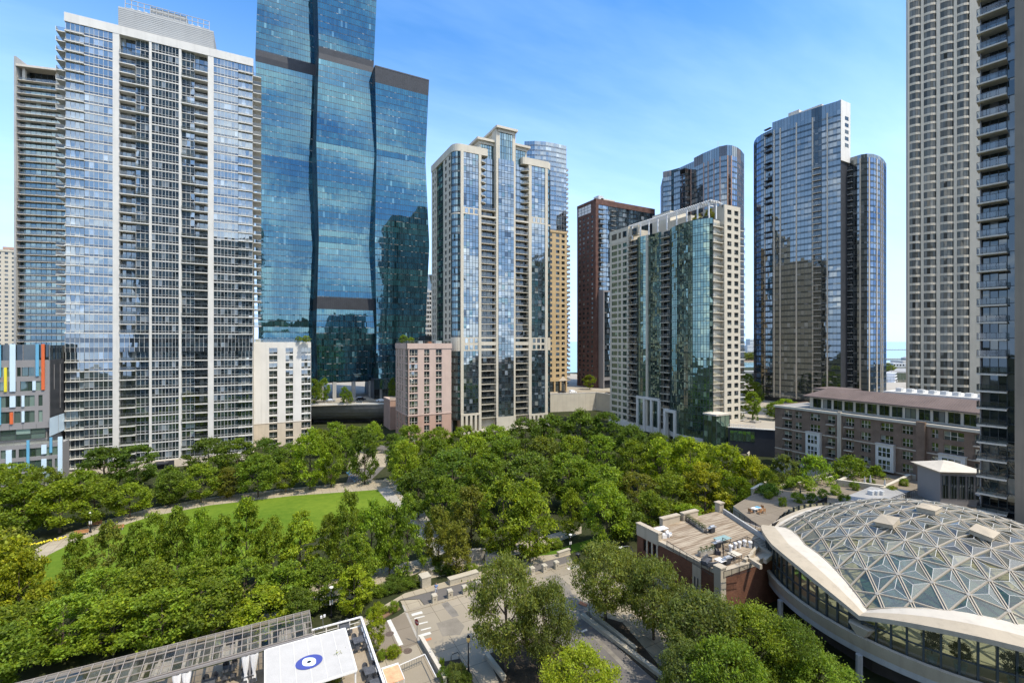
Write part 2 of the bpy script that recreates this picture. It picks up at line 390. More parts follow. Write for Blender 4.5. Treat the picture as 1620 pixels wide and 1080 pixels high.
def tag(o, label, cat, group=None, kind=None):
    if label: o['label'] = label
    if cat: o['category'] = cat
    if group: o['group'] = group
    if kind: o['kind'] = kind
    return o
def thing(name, label, cat, loc=(0, 0, 0), group=None):
    o = bpy.data.objects.new(name, None); COL.objects.link(o)
    o.location = loc; o.empty_display_size = .5; LOC[o.name] = tuple(loc)
    return tag(o, label, cat, group)
def copy_tree(root, loc, rz=0.0, sc=1.0, label=None):
    kids = [(c, [g for g in c.children]) for c in root.children]
    r = root.copy(); COL.objects.link(r); r.location = loc; r.rotation_euler = (0, 0, rz)
    r.scale = sc if isinstance(sc, tuple) else (sc, sc, sc)
    if label: r['label'] = label
    for c, gs in kids:
        k = c.copy(); COL.objects.link(k); k.parent = r
        for g in gs:
            h = g.copy(); COL.objects.link(h); h.parent = k
    return r
def ground(name, poly, z, mat, t=None, label=None):
    mb = MB(); mb.face([(p[0], p[1], z) for p in poly], mat)
    if t:
        n = len(poly)
        for i in range(n):
            a, b = poly[i], poly[(i + 1) % n]
            mb.face([(a[0], a[1], z - t), (b[0], b[1], z - t), (b[0], b[1], z), (a[0], a[1], z)], mat)
    o = mb.build(name); o['kind'] = 'structure'; return o

class Parts:
    """the hundred that show largest as parts of their own, the rest as one part"""
    def __init__(s, name, th, limit=100): s.name = name; s.th = th; s.lim = limit; s.it = []
    def add(s, mb, c, area=4.0, kids=(), bonus=1.0):
        px, py, d = PROJ(*c)
        vis = 1.0 if (-10 < px < 1630 and -10 < py < 1090) else 0.0001
        s.it.append((bonus * vis * area / max(d, 1) ** 2, mb, kids))
    def done(s):
        s.it.sort(key=lambda t: -t[0])
        rest = MB()
        for i, (_, mb, kids) in enumerate(s.it):
            if i < s.lim:
                o = mb.build(s.name, s.th)
                for kn, kmb in kids: kmb.build(kn, o)
            else:
                rest.merge(mb)
                for kn, kmb in kids: rest.merge(kmb)
        if rest.f:
            o = rest.build(s.name, s.th); o['kind'] = 'stuff'

class Wall:
    """straight wall in plan from A (left, seen from outside) to B"""
    def __init__(s, A, B):
        s.A = Vector((A[0], A[1])); s.B = Vector((B[0], B[1])); e = s.B - s.A; s.L = e.length; s.d = e / s.L
        s.n = Vector((s.d.y, -s.d.x))
    def P(s, u, p, z):
        q = s.A + s.d * u + s.n * p; return (q.x, q.y, z)
    def xy(s, u, p=0):
        q = s.A + s.d * u + s.n * p; return (q.x, q.y)
    def u(s, px):
        k = (px - 810) / F      # r = k d
        # r = x*CS - y*SN ; d = x*SN + y*CS
        fa = s.A.x * (CS - k * SN) - s.A.y * (SN + k * CS)
        fd = s.d.x * (CS - k * SN) - s.d.y * (SN + k * CS)
        return -fa / fd
    def z(s, u, py):
        q = s.A + s.d * u; return ZZ(py, DEP(q.x, q.y))
    def dep(s, u):
        q = s.A + s.d * u; return DEP(q.x, q.y)
    def box(s, mb, u0, u1, z0, z1, p0, p1, m, back=False):
        mb.hexa([s.P(u0, p1, z0), s.P(u1, p1, z0), s.P(u1, p0, z0), s.P(u0, p0, z0), s.P(u0, p1, z1), s.P(u1, p1, z1), s.P(u1, p0, z1), s.P(u0, p0, z1)], m, () if back else (4,))
    def quad(s, mb, u0, u1, z0, z1, p, m):
        mb.face([s.P(u0, p, z0), s.P(u1, p, z0), s.P(u1, p, z1), s.P(u0, p, z1)], m)
    def win(s, mb, u0, u1, z0, z1, nu, rows, fr, fw=.07, fd=.09, p=0.0, edge=True):
        """panes nu across, rows = [(fraction, glass)] upward, raised frame bars"""
        w = (u1 - u0) / nu; zz = z0
        for k, (fz, gm) in enumerate(rows):
            h = (z1 - z0) * fz
            for i in range(nu):
                s.quad(mb, u0 + i * w, u0 + (i + 1) * w, zz, zz + h, p, gm if isinstance(gm, str) else R.choice(gm))
            if k: s.box(mb, u0, u1, zz - fw / 2, zz + fw / 2, p, p + fd * .8, fr)
            zz += h
        if fw > 0:
            for i in range(0 if edge else 1, nu + (1 if edge else 0)):
                s.box(mb, u0 + i * w - fw / 2, u0 + i * w + fw / 2, z0, z1, p, p + fd, fr)
# ================================================================== buildings
def rail_front(mb, w, u0, u1, z, p, h=1.05, glassy=True, m='rail', post=1.3):
    w.box(mb, u0, u1, z + h - .05, z + h, p - .05, p, m, True)
    n = max(1, int((u1 - u0) / post))
    for i in range(n + 1):
        u = u0 + (u1 - u0) * i / n
        w.box(mb, u - .025, u + .025, z, z + h, p - .05, p, m)
    if glassy: w.quad(mb, u0, u1, z + .1, z + h - .06, p - .025, 'balustrade')
    else:
        k = max(2, int((u1 - u0) / .16))
        for i in range(k):
            u = u0 + (u1 - u0) * (i + .5) / k
            w.box(mb, u - .012, u + .012, z + .08, z + h - .05, p - .04, p - .015, m)

def punched(mb, parts, w, z0, z1, nf, cols, mat, gm, wh=.58, sill=.24, fr='mullion_dark', rec=.28, frow=None, skip=None, fwid=.07):
    """masonry wall with real window openings; cols = [(u0, u1, panes)]"""
    fh = (z1 - z0) / nf; cols = sorted(cols); u = 0
    for c in cols + [(w.L, w.L, 0)]:
        if c[0] > u + .01: w.box(mb, u, c[0], z0, z1, -rec - .3, 0, mat, True)
        u = c[1]
    for (a, b, n) in cols:
        zb = z0
        for i in range(nf):
            zs = z0 + (i + sill) * fh; zt = zs + wh * fh
            if skip and skip(i, a):
                continue
            w.box(mb, a, b, zb, zs, -rec - .3, -.004, mat, True); zb = zt
            wm = MB(); w.win(wm, a, b, zs, zt, n, frow or [(.35, gm), (.65, gm)], fr, fwid, .08, -rec)
            parts.add(wm, w.P((a + b) / 2, 0, (zs + zt) / 2), (b - a) * (zt - zs))
        w.box(mb, a, b, zb, z1, -rec - .3, -.004, mat, True)

def rect_fp(w, depth, p=0.0):
    a, b = w.xy(0, p), w.xy(w.L, p); c, d = w.xy(w.L, -depth), w.xy(0, -depth)
    return [a, b, c, d]

# ------------------------------------------------------------------ pale grid tower (left)
def grid_tower():
    A = PD(103, 130); w = Wall(A, (A[0] + 70, A[1])); w = Wall(A, (A[0] + w.u(400), A[1]))
    th = thing('apartment_tower', 'tall pale grid tower with cream piers, balconies and louvred penthouse, left of blue glass tower', 'tower', (A[0], A[1], 0))
    ztop = w.z(0, 20); z0 = w.z(0, 742); zr = ztop - 2.5; nf = 46; fh = (zr - z0) / nf
    U = w.u
    piers = [(U(178.5), U(189)), (U(236), U(240)), (U(283), U(287)), (U(329), U(338))]
    bays = [('g', 0, piers[0][0], 10), ('b', piers[0][1], piers[1][0], 6), ('g', piers[1][1], piers[2][0], 8), ('c', piers[2][1], piers[3][0], 6), ('g2', piers[3][1], w.L, 11)]
    core = MB(); core.prism([w.xy(0, -2.2), w.xy(w.L, -2.2), w.xy(w.L, -26), w.xy(0, -26)], 0, zr, 'cream')
    for (a, b) in ((0, 1.0), (w.L - 1.0, w.L)):
        pass
    core.build('wall', th)
    for a, b in piers:
        m = MB(); w.box(m, a, b, z0 - .1, zr + .1, -2.2, .22, 'cream_pale'); m.build('pier', th)
    m = MB(); w.box(m, -.15, w.L + .15, zr, ztop, -2.6, .30, 'cream_pale', True)
    m.prism([w.xy(-.1, -2.65), w.xy(w.L + .1, -2.65), w.xy(w.L + .1, -26), w.xy(-.1, -26)], zr + .003, ztop - 1.2, 'roof_grey'); m.build('parapet', th)
    m = MB(); w.box(m, -.3, w.L + .3, 0, z0, -2.2, .45, 'beige', True)
    m.build('base', th)
    m = MB()
    for pu in (U(246), U(262)):
        w.box(m, pu, pu + 2.2, 0, z0 - .3, .45, .50, 'charcoal')
    w.box(m, U(244), U(268), z0 - .9, z0 - .5, .5, 2.4, 'charcoal', True); m.build('entrance', th)
    wins = Parts('window', th); bal = Parts('balcony', th); slabs = Parts('floor_slab', th)
    zm0, zm1 = w.z(U(237), 554), w.z(U(237), 527)
    for i in range(nf):
        z = z0 + i * fh; zt = z + fh; mech = zm0 - fh * .5 < z and zt < zm1 + fh * .6
        for kind, a, b, n in bays:
            sl = MB()
            wm = MB()
            c = w.P((a + b) / 2, 0, z + fh / 2)
            if mech:
                w.win(wm, a, b, z, zt, n, [(.5, 'g_spandrel'), (.5, 'g_blue')], 'mullion', .07, .1)
                wins.add(wm, c, 8); continue
            top = i == nf - 1
            if kind == 'g':
                if a == 0:
                    s = b * .395
                    w.win(wm, a + .15, s, z, zt, 4, [(.22, 'g_grey'), (.78, 'g_blue')], 'mullion', .07, .1)
                    w.win(wm, s, b, z, zt, 6, [(.28, 'g_spandrel'), (.72, 'g_blue')], 'mullion', .075, .1)
                    w.box(sl, a, s, z - .16, z + .12, -.1, .75, 'cream_pale'); w.box(sl, s, b, z - .16, z + .14, -.1, .16, 'cream_pale')
                else:
                    w.win(wm, a, b, z, zt, n, [(.28, 'g_spandrel'), (.72, 'g_blue')], 'mullion', .075, .1)
                    w.box(sl, a, b, z - .16, z + .14, -.1, .16, 'cream_pale')
            elif kind == 'g2':
                s = a + (b - a) * .62
                w.win(wm, a, s, z, zt, 7, [(.28, 'g_spandrel'), (.72, 'g_blue')], 'mullion', .075, .1)
                w.win(wm, s, b - .1, z, zt, 4, [(.22, 'g_grey'), (.78, 'g_blue')], 'mullion', .07, .1)
                w.box(sl, a, s, z - .16, z + .14, -.1, .16, 'cream_pale'); w.box(sl, s, b, z - .16, z + .12, -.1, .75, 'cream_pale')
            else:
                full = (i % 3 == 2) if kind == 'b' else (i % 3 == 1)
                mid = a + (b - a) * (.53 if kind == 'b' else .48)
                l0, l1 = (a, mid) if kind == 'b' else (mid, b)     # the half with a balcony on every floor
                g0, g1 = (mid, b) if kind == 'b' else (a, mid)
                w.win(wm, l0, l1, z, zt, 3, [(.12, 'g_dark'), (.88, 'g_grey')], 'mullion_dark', .08, .1, -1.7)
                w.win(wm, g0, g1, z, zt, 3, [(.3, 'g_spandrel'), (.7, 'g_blue')], 'mullion', .08, .1, -.75)
                q0, q1 = (a, b) if full else (l0, l1)
                bm = MB(); w.box(bm, q0, q1, z - .2, z + .06, -1.7, .45, 'cream_pale', True)
                rm = MB(); rail_front(rm, w, q0 + .05, q1 - .05, z + .06, .42, 1.0)
                if not top or full: bal.add(bm, w.P((q0 + q1) / 2, .4, z), (q1 - q0) * 1.4, [('railing', rm)])
                if not full: w.box(sl, g0, g1, z - .08, z + .1, -.76, -.55, 'mullion')
            wins.add(wm, c, (b - a) * fh)
            if sl.f: slabs.add(sl, c, (b - a) * .3)
        # corner balconies, west and east
        if not mech and (z > zm1) and (i % 12 not in (1, 2, 3) or i > 36):
            bm = MB(); w.box(bm, -2.1, 0, z - .16, z + .06, -7, -.4, 'cream_pale', True)
            rm = MB(); w.box(rm, -2.1, -2.04, z + .06, z + 1.1, -7, -.4, 'white_paint' if i > 36 else 'rail'); w.quad(rm, -2.1, 0, z + .1, z + 1.05, -.45, 'balustrade'); w.box(rm, -2.1, 0, z + 1.03, z + 1.08, -.48, -.42, 'rail')
            bal.add(bm, w.P(-1, -.4, z), 2.2, [('railing', rm)])
        if z > zm1:
            bm = MB(); w.box(bm, w.L, w.L + 2.4, z - .16, z + .06, -8, -.3, 'cream_pale', True)
            rm = MB(); w.quad(rm, w.L, w.L + 2.4, z + .1, z + 1.05, -.35, 'balustrade'); w.box(rm, w.L, w.L + 2.4, z + 1.02, z + 1.08, -.38, -.32, 'rail')
            bal.add(bm, w.P(w.L + 1, -.3, z), 2, [('railing', rm)])
    wins.done(); bal.done(); slabs.done()
    # louvred plant screens
    q = Wall(w.xy(0, -4), w.xy(w.L, -4))
    m = MB(); a, b = q.u(187), q.u(338); zt = q.z(a, 10)
    q.box(m, a, b, zr, zt, -14, 0, 'louver', True)
    for k in range(int((zt - ztop) / .55)): q.box(m, a, b, ztop + k * .55 + .2, ztop + k * .55 + .32, 0, .08, 'louver')
    m2 = MB(); q.box(m2, q.u(180), a - .02, zr, q.z(0, 26) - 1, -12, -.6, 'louver', True); q.box(m2, b + .02, q.u(347), zr, ztop + 1.6, -12, -.6, 'louver', True)
    ph = m.build('penthouse', th); m2.build('side_screen', ph)
    q2 = Wall(w.xy(0, -6), w.xy(w.L, -6)); m = MB(); a, b = q2.u(198), q2.u(331); z1 = q2.z(a, -2); z2 = zt
    for k in range(15):
        u = a + (b - a) * k / 14; q2.box(m, u - .09, u + .09, z2, z1, -.2, 0, 'louver')
    for k in range(3): q2.box(m, a, b, z2 + (z1 - z2) * (k + 1) / 3 - .12, z2 + (z1 - z2) * (k + 1) / 3, -.15, .05, 'louver')
    q2.box(m, a + (b - a) * .28, a + (b - a) * .72, z2, z1 - .3, -8, -.3, 'louver', True)
    m.build('screen_frame', ph)
    f = MB()
    for k in (.06, .14, .22, .78, .86):
        x, y = q2.xy(a + (b - a) * k, -2.2); f.lathe(x, y, [(0.9, z2), (.9, z2 + 1.9), (.7, z2 + 2.1), (.7, z2 + 2.4)], 'white_paint', 10)
    f.build('cooling_fans', ph)
grid_tower()

# ------------------------------------------------------------------ dark slab-edged tower behind it
def slab_tower():
    A = PD(29, 198); d = (.966, .258)
    dx, dy = d[0] * CS + d[1] * SN, -d[0] * SN + d[1] * CS
    w = Wall(A, (A[0] + dx * 40, A[1] + dy * 40))
    th = thing('apartment_tower', 'dark glass tower with long balcony slabs and raised side fin, behind the pale grid tower', 'tower', (A[0], A[1], 0))
    ztop = w.z(0, 104); n = 50; fh = 2.85; z = ztop - 3.4
    m = MB(); m.prism(rect_fp(w, 22, -2.0), 0, ztop - 6.2, 'charcoal'); m.build('wall', th)
    m = MB(); w.box(m, -.6, .1, 0, ztop + 3.2, -14, 1.5, 'conc_grey', True); m.build('side_fin', th)
    m = MB(); w.box(m, .1, 40, ztop - .9, ztop, -20, 1.7, 'conc_taupe', True); m.build('roof', th)
    m = MB()
    for u in (1.2, 13, 25): w.box(m, u, u + 1.0, ztop - 6.2, ztop - .9, -1.2, -.2, 'conc_taupe', True)
    w.win(m, 2, 40, ztop - 6.2, ztop - .9, 18, [(1, 'g_dark')], 'mullion_dark', .08, .1, -3.2); m.build('top_terrace', th)
    wins = Parts('window', th, 60); bal = Parts('balcony', th, 60)
    for i in range(44):
        zz = ztop - 6.2 - (i + 1) * fh
        if zz < 2: break
        wm = MB(); w.win(wm, .1, 40, zz, zz + fh, 22, [(.15, 'g_dark'), (.85, 'g_teal')], 'mullion_dark', .08, .1, -1.0); wins.add(wm, w.P(12, 0, zz), 40)
        bm = MB()
        off = .9 + .45 * math.sin(i * .35)
        w.box(bm, .1, 40, zz + fh - .22, zz + fh, -1.1, off, 'conc_taupe')
        rm = MB(); rail_front(rm, w, .2, 40, zz + fh, off - .1, 1.0, True, 'rail', 2.2)
        bal.add(bm, w.P(12, 1, zz), 20, [('railing', rm)])
    wins.done(); bal.done()
slab_tower()

# ------------------------------------------------------------------ two far blocks at the left edge
def far_blocks():
    A = PD(-60, 300); w = Wall(A, (A[0] + 60, A[1])); w = Wall(A, (A[0] + w.u(27), A[1]))
    th = thing('apartment_block', 'cream concrete block with rows of small windows at the far left edge', 'building', (A[0], A[1], 0))
    zt = w.z(w.L, 399); m = MB(); ps = Parts('window', th, 100)
    cols = [(w.L - 2.6 - k * 3.4, w.L - .9 - k * 3.4, 1) for k in range(8)]
    punched(m, ps, w, 0, zt, 34, cols, 'cream', 'g_dark', .5, .3, 'mullion_dark', .3, [(1, 'g_dark')], lambda i, a: i < 8)
    w.box(m, -.3, w.L + .3, zt, zt + 1.2, -16, .3, 'cream', True)
    m.build('wall', th); ps.done()
    e = MB(); e.prism(rect_fp(w, 16, -.7), 0, zt - .1, 'beige'); e.build('core', th)
    A = PD(4, 420); w = Wall(A, (A[0] + 30, A[1]))
    th = thing('apartment_block', 'brown tower top peeking over the cream block at the far left edge', 'building', (A[0], A[1], 0))
    zt = w.z(0, 390); m = MB(); m.prism(rect_fp(w, 20), 0, zt, 'pink_dark'); m.build('wall', th)
    m = MB()
    for i in range(12):
        for k in range(8): w.win(m, 1 + k * 3.6, 3.4 + k * 3.6, zt - 4 - i * 3.1, zt - 2.2 - i * 3.1, 1, [(1, 'g_dark')], 'mullion_dark', .08, .1, .02)
    m.build('window_rows', th)
far_blocks()

# ------------------------------------------------------------------ school with coloured fins
def school():
    C = PD(78, 121); A = (C[0] - 40, C[1]); w = Wall(A, C)
    th = thing('school_building', 'grey panelled school with blue, orange and yellow vertical fins at the left edge', 'school', (C[0], C[1], 0))
    U = w.u; Z = lambda y: w.z(w.L, y)
    wall = MB(); ps = Parts('window', th)
    rows = [(580, 594), (602, 617), (624, 641), (648, 666)]
    zb = Z(676)
    for (a, b) in rows[::-1]:
        w.box(wall, 0, w.L, zb, Z(b), -.5, 0, 'panel_grey'); zb = Z(a)
        u = 0; k = 0
        while u < w.L - 1.3:
            wd = (1.9, 3.4, 1.4, 2.6)[(k + a) % 4]
            if u + wd > w.L - 1.3: wd = w.L - 1.3 - u
            g = (.9, .35, 1.4)[(k * 2 + a) % 3]
            w.box(wall, u, u + g * .5, Z(b), Z(a), -.5, 0, 'panel_grey')
            if wd - g * .5 > .4:
                m = MB(); w.win(m, u + g * .5, u + wd, Z(b), Z(a), 2 if wd > 2.4 else 1, [(1, 'g_school')], 'mullion_dark', .08, .1, -.22)
                ps.add(m, w.P(u + 1, 0, Z(a)), wd * 2)
            u += wd; k += 1
        w.box(wall, w.L - 1.3, w.L, Z(b), Z(a), -.5, 0, 'panel_grey')
    w.box(wall, 0, w.L, zb, Z(569), -.5, 0, 'panel_grey')
    m = MB(); w.win(m, 0, w.L, Z(569), Z(545), 16, [(1, 'g_dark')], 'panel_grey', .12, .12, -.2); m.build('roof_screen', th)
    # east flank
    e = Wall(C, (C[0], C[1] + 24)); e2 = e.u(100)
    e = Wall(C, (C[0], C[1] + e2 + 14))
    fl = MB(); e.box(fl, .01, e.L, Z(662), Z(569), -.6, -.01, 'charcoal'); e.win(fl, 0, e.L, Z(569), Z(546), 10, [(1, 'g_dark')], 'mullion_dark', .1, .1, -.15)
    for k, (h0, h1) in enumerate(((617, 577), (650, 577), (600, 585), (662, 645))):
        e.box(fl, 3 + k * 4.1, 3.25 + k * 4.1, Z(h0), Z(h1), 0, .06, 'panel_grey')
    fl.build('flank_wall', th)
    for k in range(1, 16):
        w.box(wall, w.L * k / 16 - .03, w.L * k / 16 + .03, Z(676), Z(669), 0, .01, 'charcoal')
    core = MB(); core.prism([w.xy(0, -.6), w.xy(w.L - .6, -.6), (C[0] - .6, C[1] + 34), (A[0], A[1] + 34)], 0, Z(570), 'panel_grey', 'roof_grey'); core.build('core', th)
    wall.build('wall', th)
    # recess and lower block, a little nearer
    m = MB(); w.win(m, 0, w.L - .8, Z(692), Z(676), 14, [(.5, 'g_school'), (.5, 'g_school')], 'mullion_dark', .1, .1, -.3); m.build('terrace_glazing', th)
    ice = MB(); e.win(ice, -.4, e.L, Z(690), Z(661), 4, [(1, 'ice_blue')], 'panel_grey', .08, .05, .1); ice.build('ice_blue_panel', th)
    A2 = (A[0], A[1] - 3.2); C2w = Wall(A2, (C[0] + 20, A2[1])); C2 = (A2[0] + C2w.u(99.5), A2[1]); v = Wall(A2, C2)
    Zv = lambda y: v.z(v.L, y); lw = MB()
    lw2 = [(705, 718), (724, 738), (743, 757)]; zb = 0
    for (a, b) in lw2[::-1]:
        v.box(lw, 0, v.L, zb, Zv(b), -.5, 0, 'panel_grey'); zb = Zv(a); u = 0; k = 0
        while u < v.L - .4:
            wd = min((3.2, 2.0, 2.7)[(k + a) % 3], v.L - .3 - u)
            v.box(lw, u, u + .5, Zv(b), Zv(a), -.5, 0, 'panel_grey')
            if wd > .9:
                m = MB(); v.win(m, u + .5, u + wd, Zv(b), Zv(a), 2, [(1, 'g_school')], 'mullion_dark', .08, .1, -.22); ps.add(m, v.P(u + 1, 0, Zv(a)), wd * 2)
            u += wd; k += 1
        v.box(lw, v.L - .3, v.L, Zv(b), Zv(a), -.5, 0, 'panel_grey')
    v.box(lw, 0, v.L, zb, Zv(699), -.5, 0, 'panel_grey')
    lw.prism([v.xy(0, -.5), v.xy(v.L, -.5), (C2[0], C2[1] + 4.5), (A2[0], A2[1] + 4.5)], 0, Zv(699) - .05, 'panel_grey', 'roof_grey')
    lw.build('lower_wall', th); ps.done()
    r = MB(); rail_front(r, v, 0, v.L, Zv(699), -.1, 1.1); r.build('terrace_railing', th)
    def fin(W, p0, p1, y0, y1, mt):
        a, b = W.u(p0), W.u(p1); m = MB(); W.box(m, a, b, W.z(W.L, y1), W.z(W.L, y0), .0, .28, mt); m.build('colour_fin', th)
    for q in ((16, 25, 544, 617, 'ice_blue'), (16, 25, 624, 641, 'ice_blue'), (57, 62, 544, 594, 'sky_blue'), (66, 71, 544, 616, 'orange'), (7, 11.3, 580, 617, 'yellow'),
              (-4, 2, 545, 595, 'sky_blue'), (-3, 2, 625, 667, 'sky_blue'), (35, 39, 624, 641, 'ice_blue'), (35, 39, 648, 665, 'ice_blue'), (16, 21, 649, 667, 'orange'), (52, 57, 602, 616, 'ice_blue')): fin(w, *q)
    for q in ((42.6, 47, 692, 737, 'sky_blue'), (79, 83, 690, 714, 'sky_blue'), (10, 19, 705, 732, 'ice_blue'), (66, 74, 701, 715, 'ice_blue'), (66, 74, 723, 745, 'ice_blue'), (92, 99, 690, 752, 'ice_blue')): fin(v, *q)
school()

# ------------------------------------------------------------------ blue glass tower of three undulating stems
def blue_tower():
    c0 = PD(455, 236)
    th = thing('glass_tower', 'tall blue glass tower of three undulating stems with dark plant bands', 'tower', (c0[0], c0[1], ZUP))
    wins = Parts('window_band', th, 100)
    gl = ['g_vista1', 'g_vista2', 'g_vista3']
    def wave(z, ph):
        t = ((z - 43) / 46.5 + ph) % 2; return (t if t < 1 else 2 - t) * 2.6 - 1.3
    def stem(pA, pB, d, ztop, ph, bands, zbase=ZUP, depth=28, zcap=None):
        A = PD(pA, d); w0 = Wall(A, (A[0] + 60, A[1])); Ls = w0.u(pB); fh = 3.05
        z = zbase; i = 0; body = MB(); fr = MB()
        x0, y0, x1, y1 = A[0], A[1], A[0] + Ls, A[1] + depth
        def fp(z): o = wave(z, ph); return x0 - o * .55, y0 - o, x1 + o * .55, y1 + o
        while z < ztop - .1:
            zt = min(z + fh, ztop); dark = any(a < z + fh / 2 < b for a, b in bands)
            a0, b0, a1, b1 = fp(z); c0_, d0, c1, d1 = fp(zt)
            m = MB(); n = 26 if not dark else 30
            faces = (((a0, b0), (a1, b0), (c0_, d0), (c1, d0), n), ((a1, b0), (a1, b1), (c1, d0), (c1, d1), 16), ((a0, b1), (a0, b0), (c0_, d1), (c0_, d0), 16))
            for (p, q, r, s, k) in faces:
                P = Vector((p[0], p[1], z)); Q = Vector((q[0], q[1], z)); Rr = Vector((r[0], r[1], zt)); S = Vector((s[0], s[1], zt))
                nrm = (Q - P).cross(Rr - P).normalized() * .05
                g = gl[(int(i * .37 + ph * 2) + (0 if R.random() < .93 else 1)) % 3]
                for j in range(k):
                    f0, f1 = j / k, (j + 1) / k
                    pa, pb, pc, pd = P.lerp(Q, f0), P.lerp(Q, f1), Rr.lerp(S, f1), Rr.lerp(S, f0)
                    if dark: m.face([pa, pb, pc, pd], 'charcoal')
                    else:
                        lo = .13
                        m.face([pa, pb, pb.lerp(pc, lo), pa.lerp(pd, lo)], 'g_dark')
                        m.face([pa.lerp(pd, lo), pb.lerp(pc, lo), pc, pd], g if R.random() > .002 else 'g_teal')
                    sd = (pb - pa).normalized() * .028
                    m.hexa([pa - sd, pa + sd, pd + sd, pd - sd, pa - sd + nrm, pa + sd + nrm, pd + sd + nrm, pd - sd + nrm], 'mullion_dark')
            wins.add(m, ((x0 + x1) / 2, y0, z), 90, bonus=3 if dark else 1)
            z = zt; i += 1
        cap = MB(); a0, b0, a1, b1 = fp(ztop); cap.box(a0 - .1, a1 + .1, b0 - .1, b1 + .1, ztop, ztop + .6, 'dark_metal'); cap.build('roof', th)
        a0, b0, a1, b1 = fp(0); cr = MB(); cr.box(x0 + 2, x1 - 2, y0 + 2, y1, zbase, ztop - .2, 'charcoal'); cr.build('core', th)
    stem(406.5, 503, 237, 236, 0, [(178.5, 186)])
    stem(502.5, 594, 231, 236, 1, [(178.0, 186), (53.5, 60)], 17.5)
    stem(594.5, 676, 239, 178.5, 0, [(171.5, 178.5)])
    # base: columns of the drive-through, glass side podium
    A = PD(503, 231); w = Wall(A, (A[0] + 40, A[1])); w = Wall(A, (A[0] + w.u(594), A[1]))
    for px in (506, 526.5, 557, 584):
        m = MB(); w.box(m, w.u(px), w.u(px) + 1.7, ZUP, 17.5, -1.9, .1, 'conc_grey', True); m.build('column', th)
    m = MB(); w.box(m, .5, w.L - .5, 17.2, 17.5, -26, -.3, 'charcoal', True); m.build('soffit', th)
    m = MB(); w.box(m, w.u(590), w.L + 6, ZUP, 17.4, -20, -.8, 'charcoal', True); m.build('lobby_wall', th)
    A = PD(590, 236); v = Wall(A, (A[0] + 60, A[1])); v = Wall(A, (A[0] + v.u(640), A[1]))
    m = MB(); v.win(m, 0, v.L, ZUP, 19, 12, [(.5, 'g_dark'), (.5, 'g_teal')], 'mullion_dark', .1, .1, 3.0); v.box(m, 0, v.L, ZUP, 19, -6, 2.9, 'charcoal', True); m.build('podium_glazing', th)
    A = PD(672, 243); v = Wall(A, (A[0] + 60, A[1])); v = Wall(A, (A[0] + v.u(693), A[1]))
    m = MB(); z1 = v.z(0, 532)
    for k in range(9): v.win(m, 0, v.L, ZUP + (z1 - ZUP) * k / 9, ZUP + (z1 - ZUP) * (k + 1) / 9, 4, [(.16, 'g_dark'), (.84, 'g_dark')], 'mullion_dark', .1, .1)
    v.box(m, 0, v.L, 0, z1 + .4, -20, -.1, 'charcoal', True); m.build('side_podium', th)
    wins.done()
blue_tower()

# ------------------------------------------------------------------ white block and pink block
def white_block():
    A = PD(401, 165); w = Wall(A, (A[0] + 40, A[1])); w = Wall(A, (A[0] + w.u(492), A[1])); U = w.u
    th = thing('apartment_block', 'low white block with three columns of dark windows, right of the pale grid tower', 'building', (A[0], A[1], 0))
    zt = w.z(0, 541); zs = w.z(0, 671); cols = [(U(425.7), U(438.8), 2), (U(451.8), U(463.7), 2), (U(476.8), U(491.5), 3)]
    m = MB(); ps = Parts('window', th)
    nf = 10; punched(m, ps, w, zs, w.z(0, 549), nf, cols, 'white_wall', 'g_dark', .80, .08, 'mullion', .6, [(.3, 'g_dark'), (.7, 'g_grey')])
    w.box(m, 0, w.L, w.z(0, 549), zt, -14, 0, 'white_wall', True)
    m.build('wall', th)
    m = MB(); punched(m, ps, w, 0, zs - .05, 3, cols, 'beige', 'g_dark', .80, .08, 'mullion', .6, [(.3, 'g_dark'), (.7, 'g_grey')]); w.box(m, -.1, w.L + .1, zs - .05, zs, -.5, .12, 'beige', True); m.build('base_wall', th)
    ps.done()
    m = MB(); m.prism(rect_fp(w, 16, -.95), 0, zt - .6, 'white_wall', 'roof_grey'); w.box(m, w.L - .02, w.L, 0, zt - .1, -16, -.95, 'white_wall', True); m.build('core', th)
    r = MB(); rail_front(r, w, .3, w.L - .3, zt, -.3, 1.0); w.box(r, .5, 2.2, zt - .4, zt + 1.2, -5, -3, 'hvac', True); r.build('roof_railing', th)
    b = MB()
    for c in range(4): w.box(b, U(425.7) + .05, U(438.8) - .05, zs + .1 + c * 5.8, zs + .25 + c * 5.8, -.5, .25, 'conc_grey', True)
white_block()

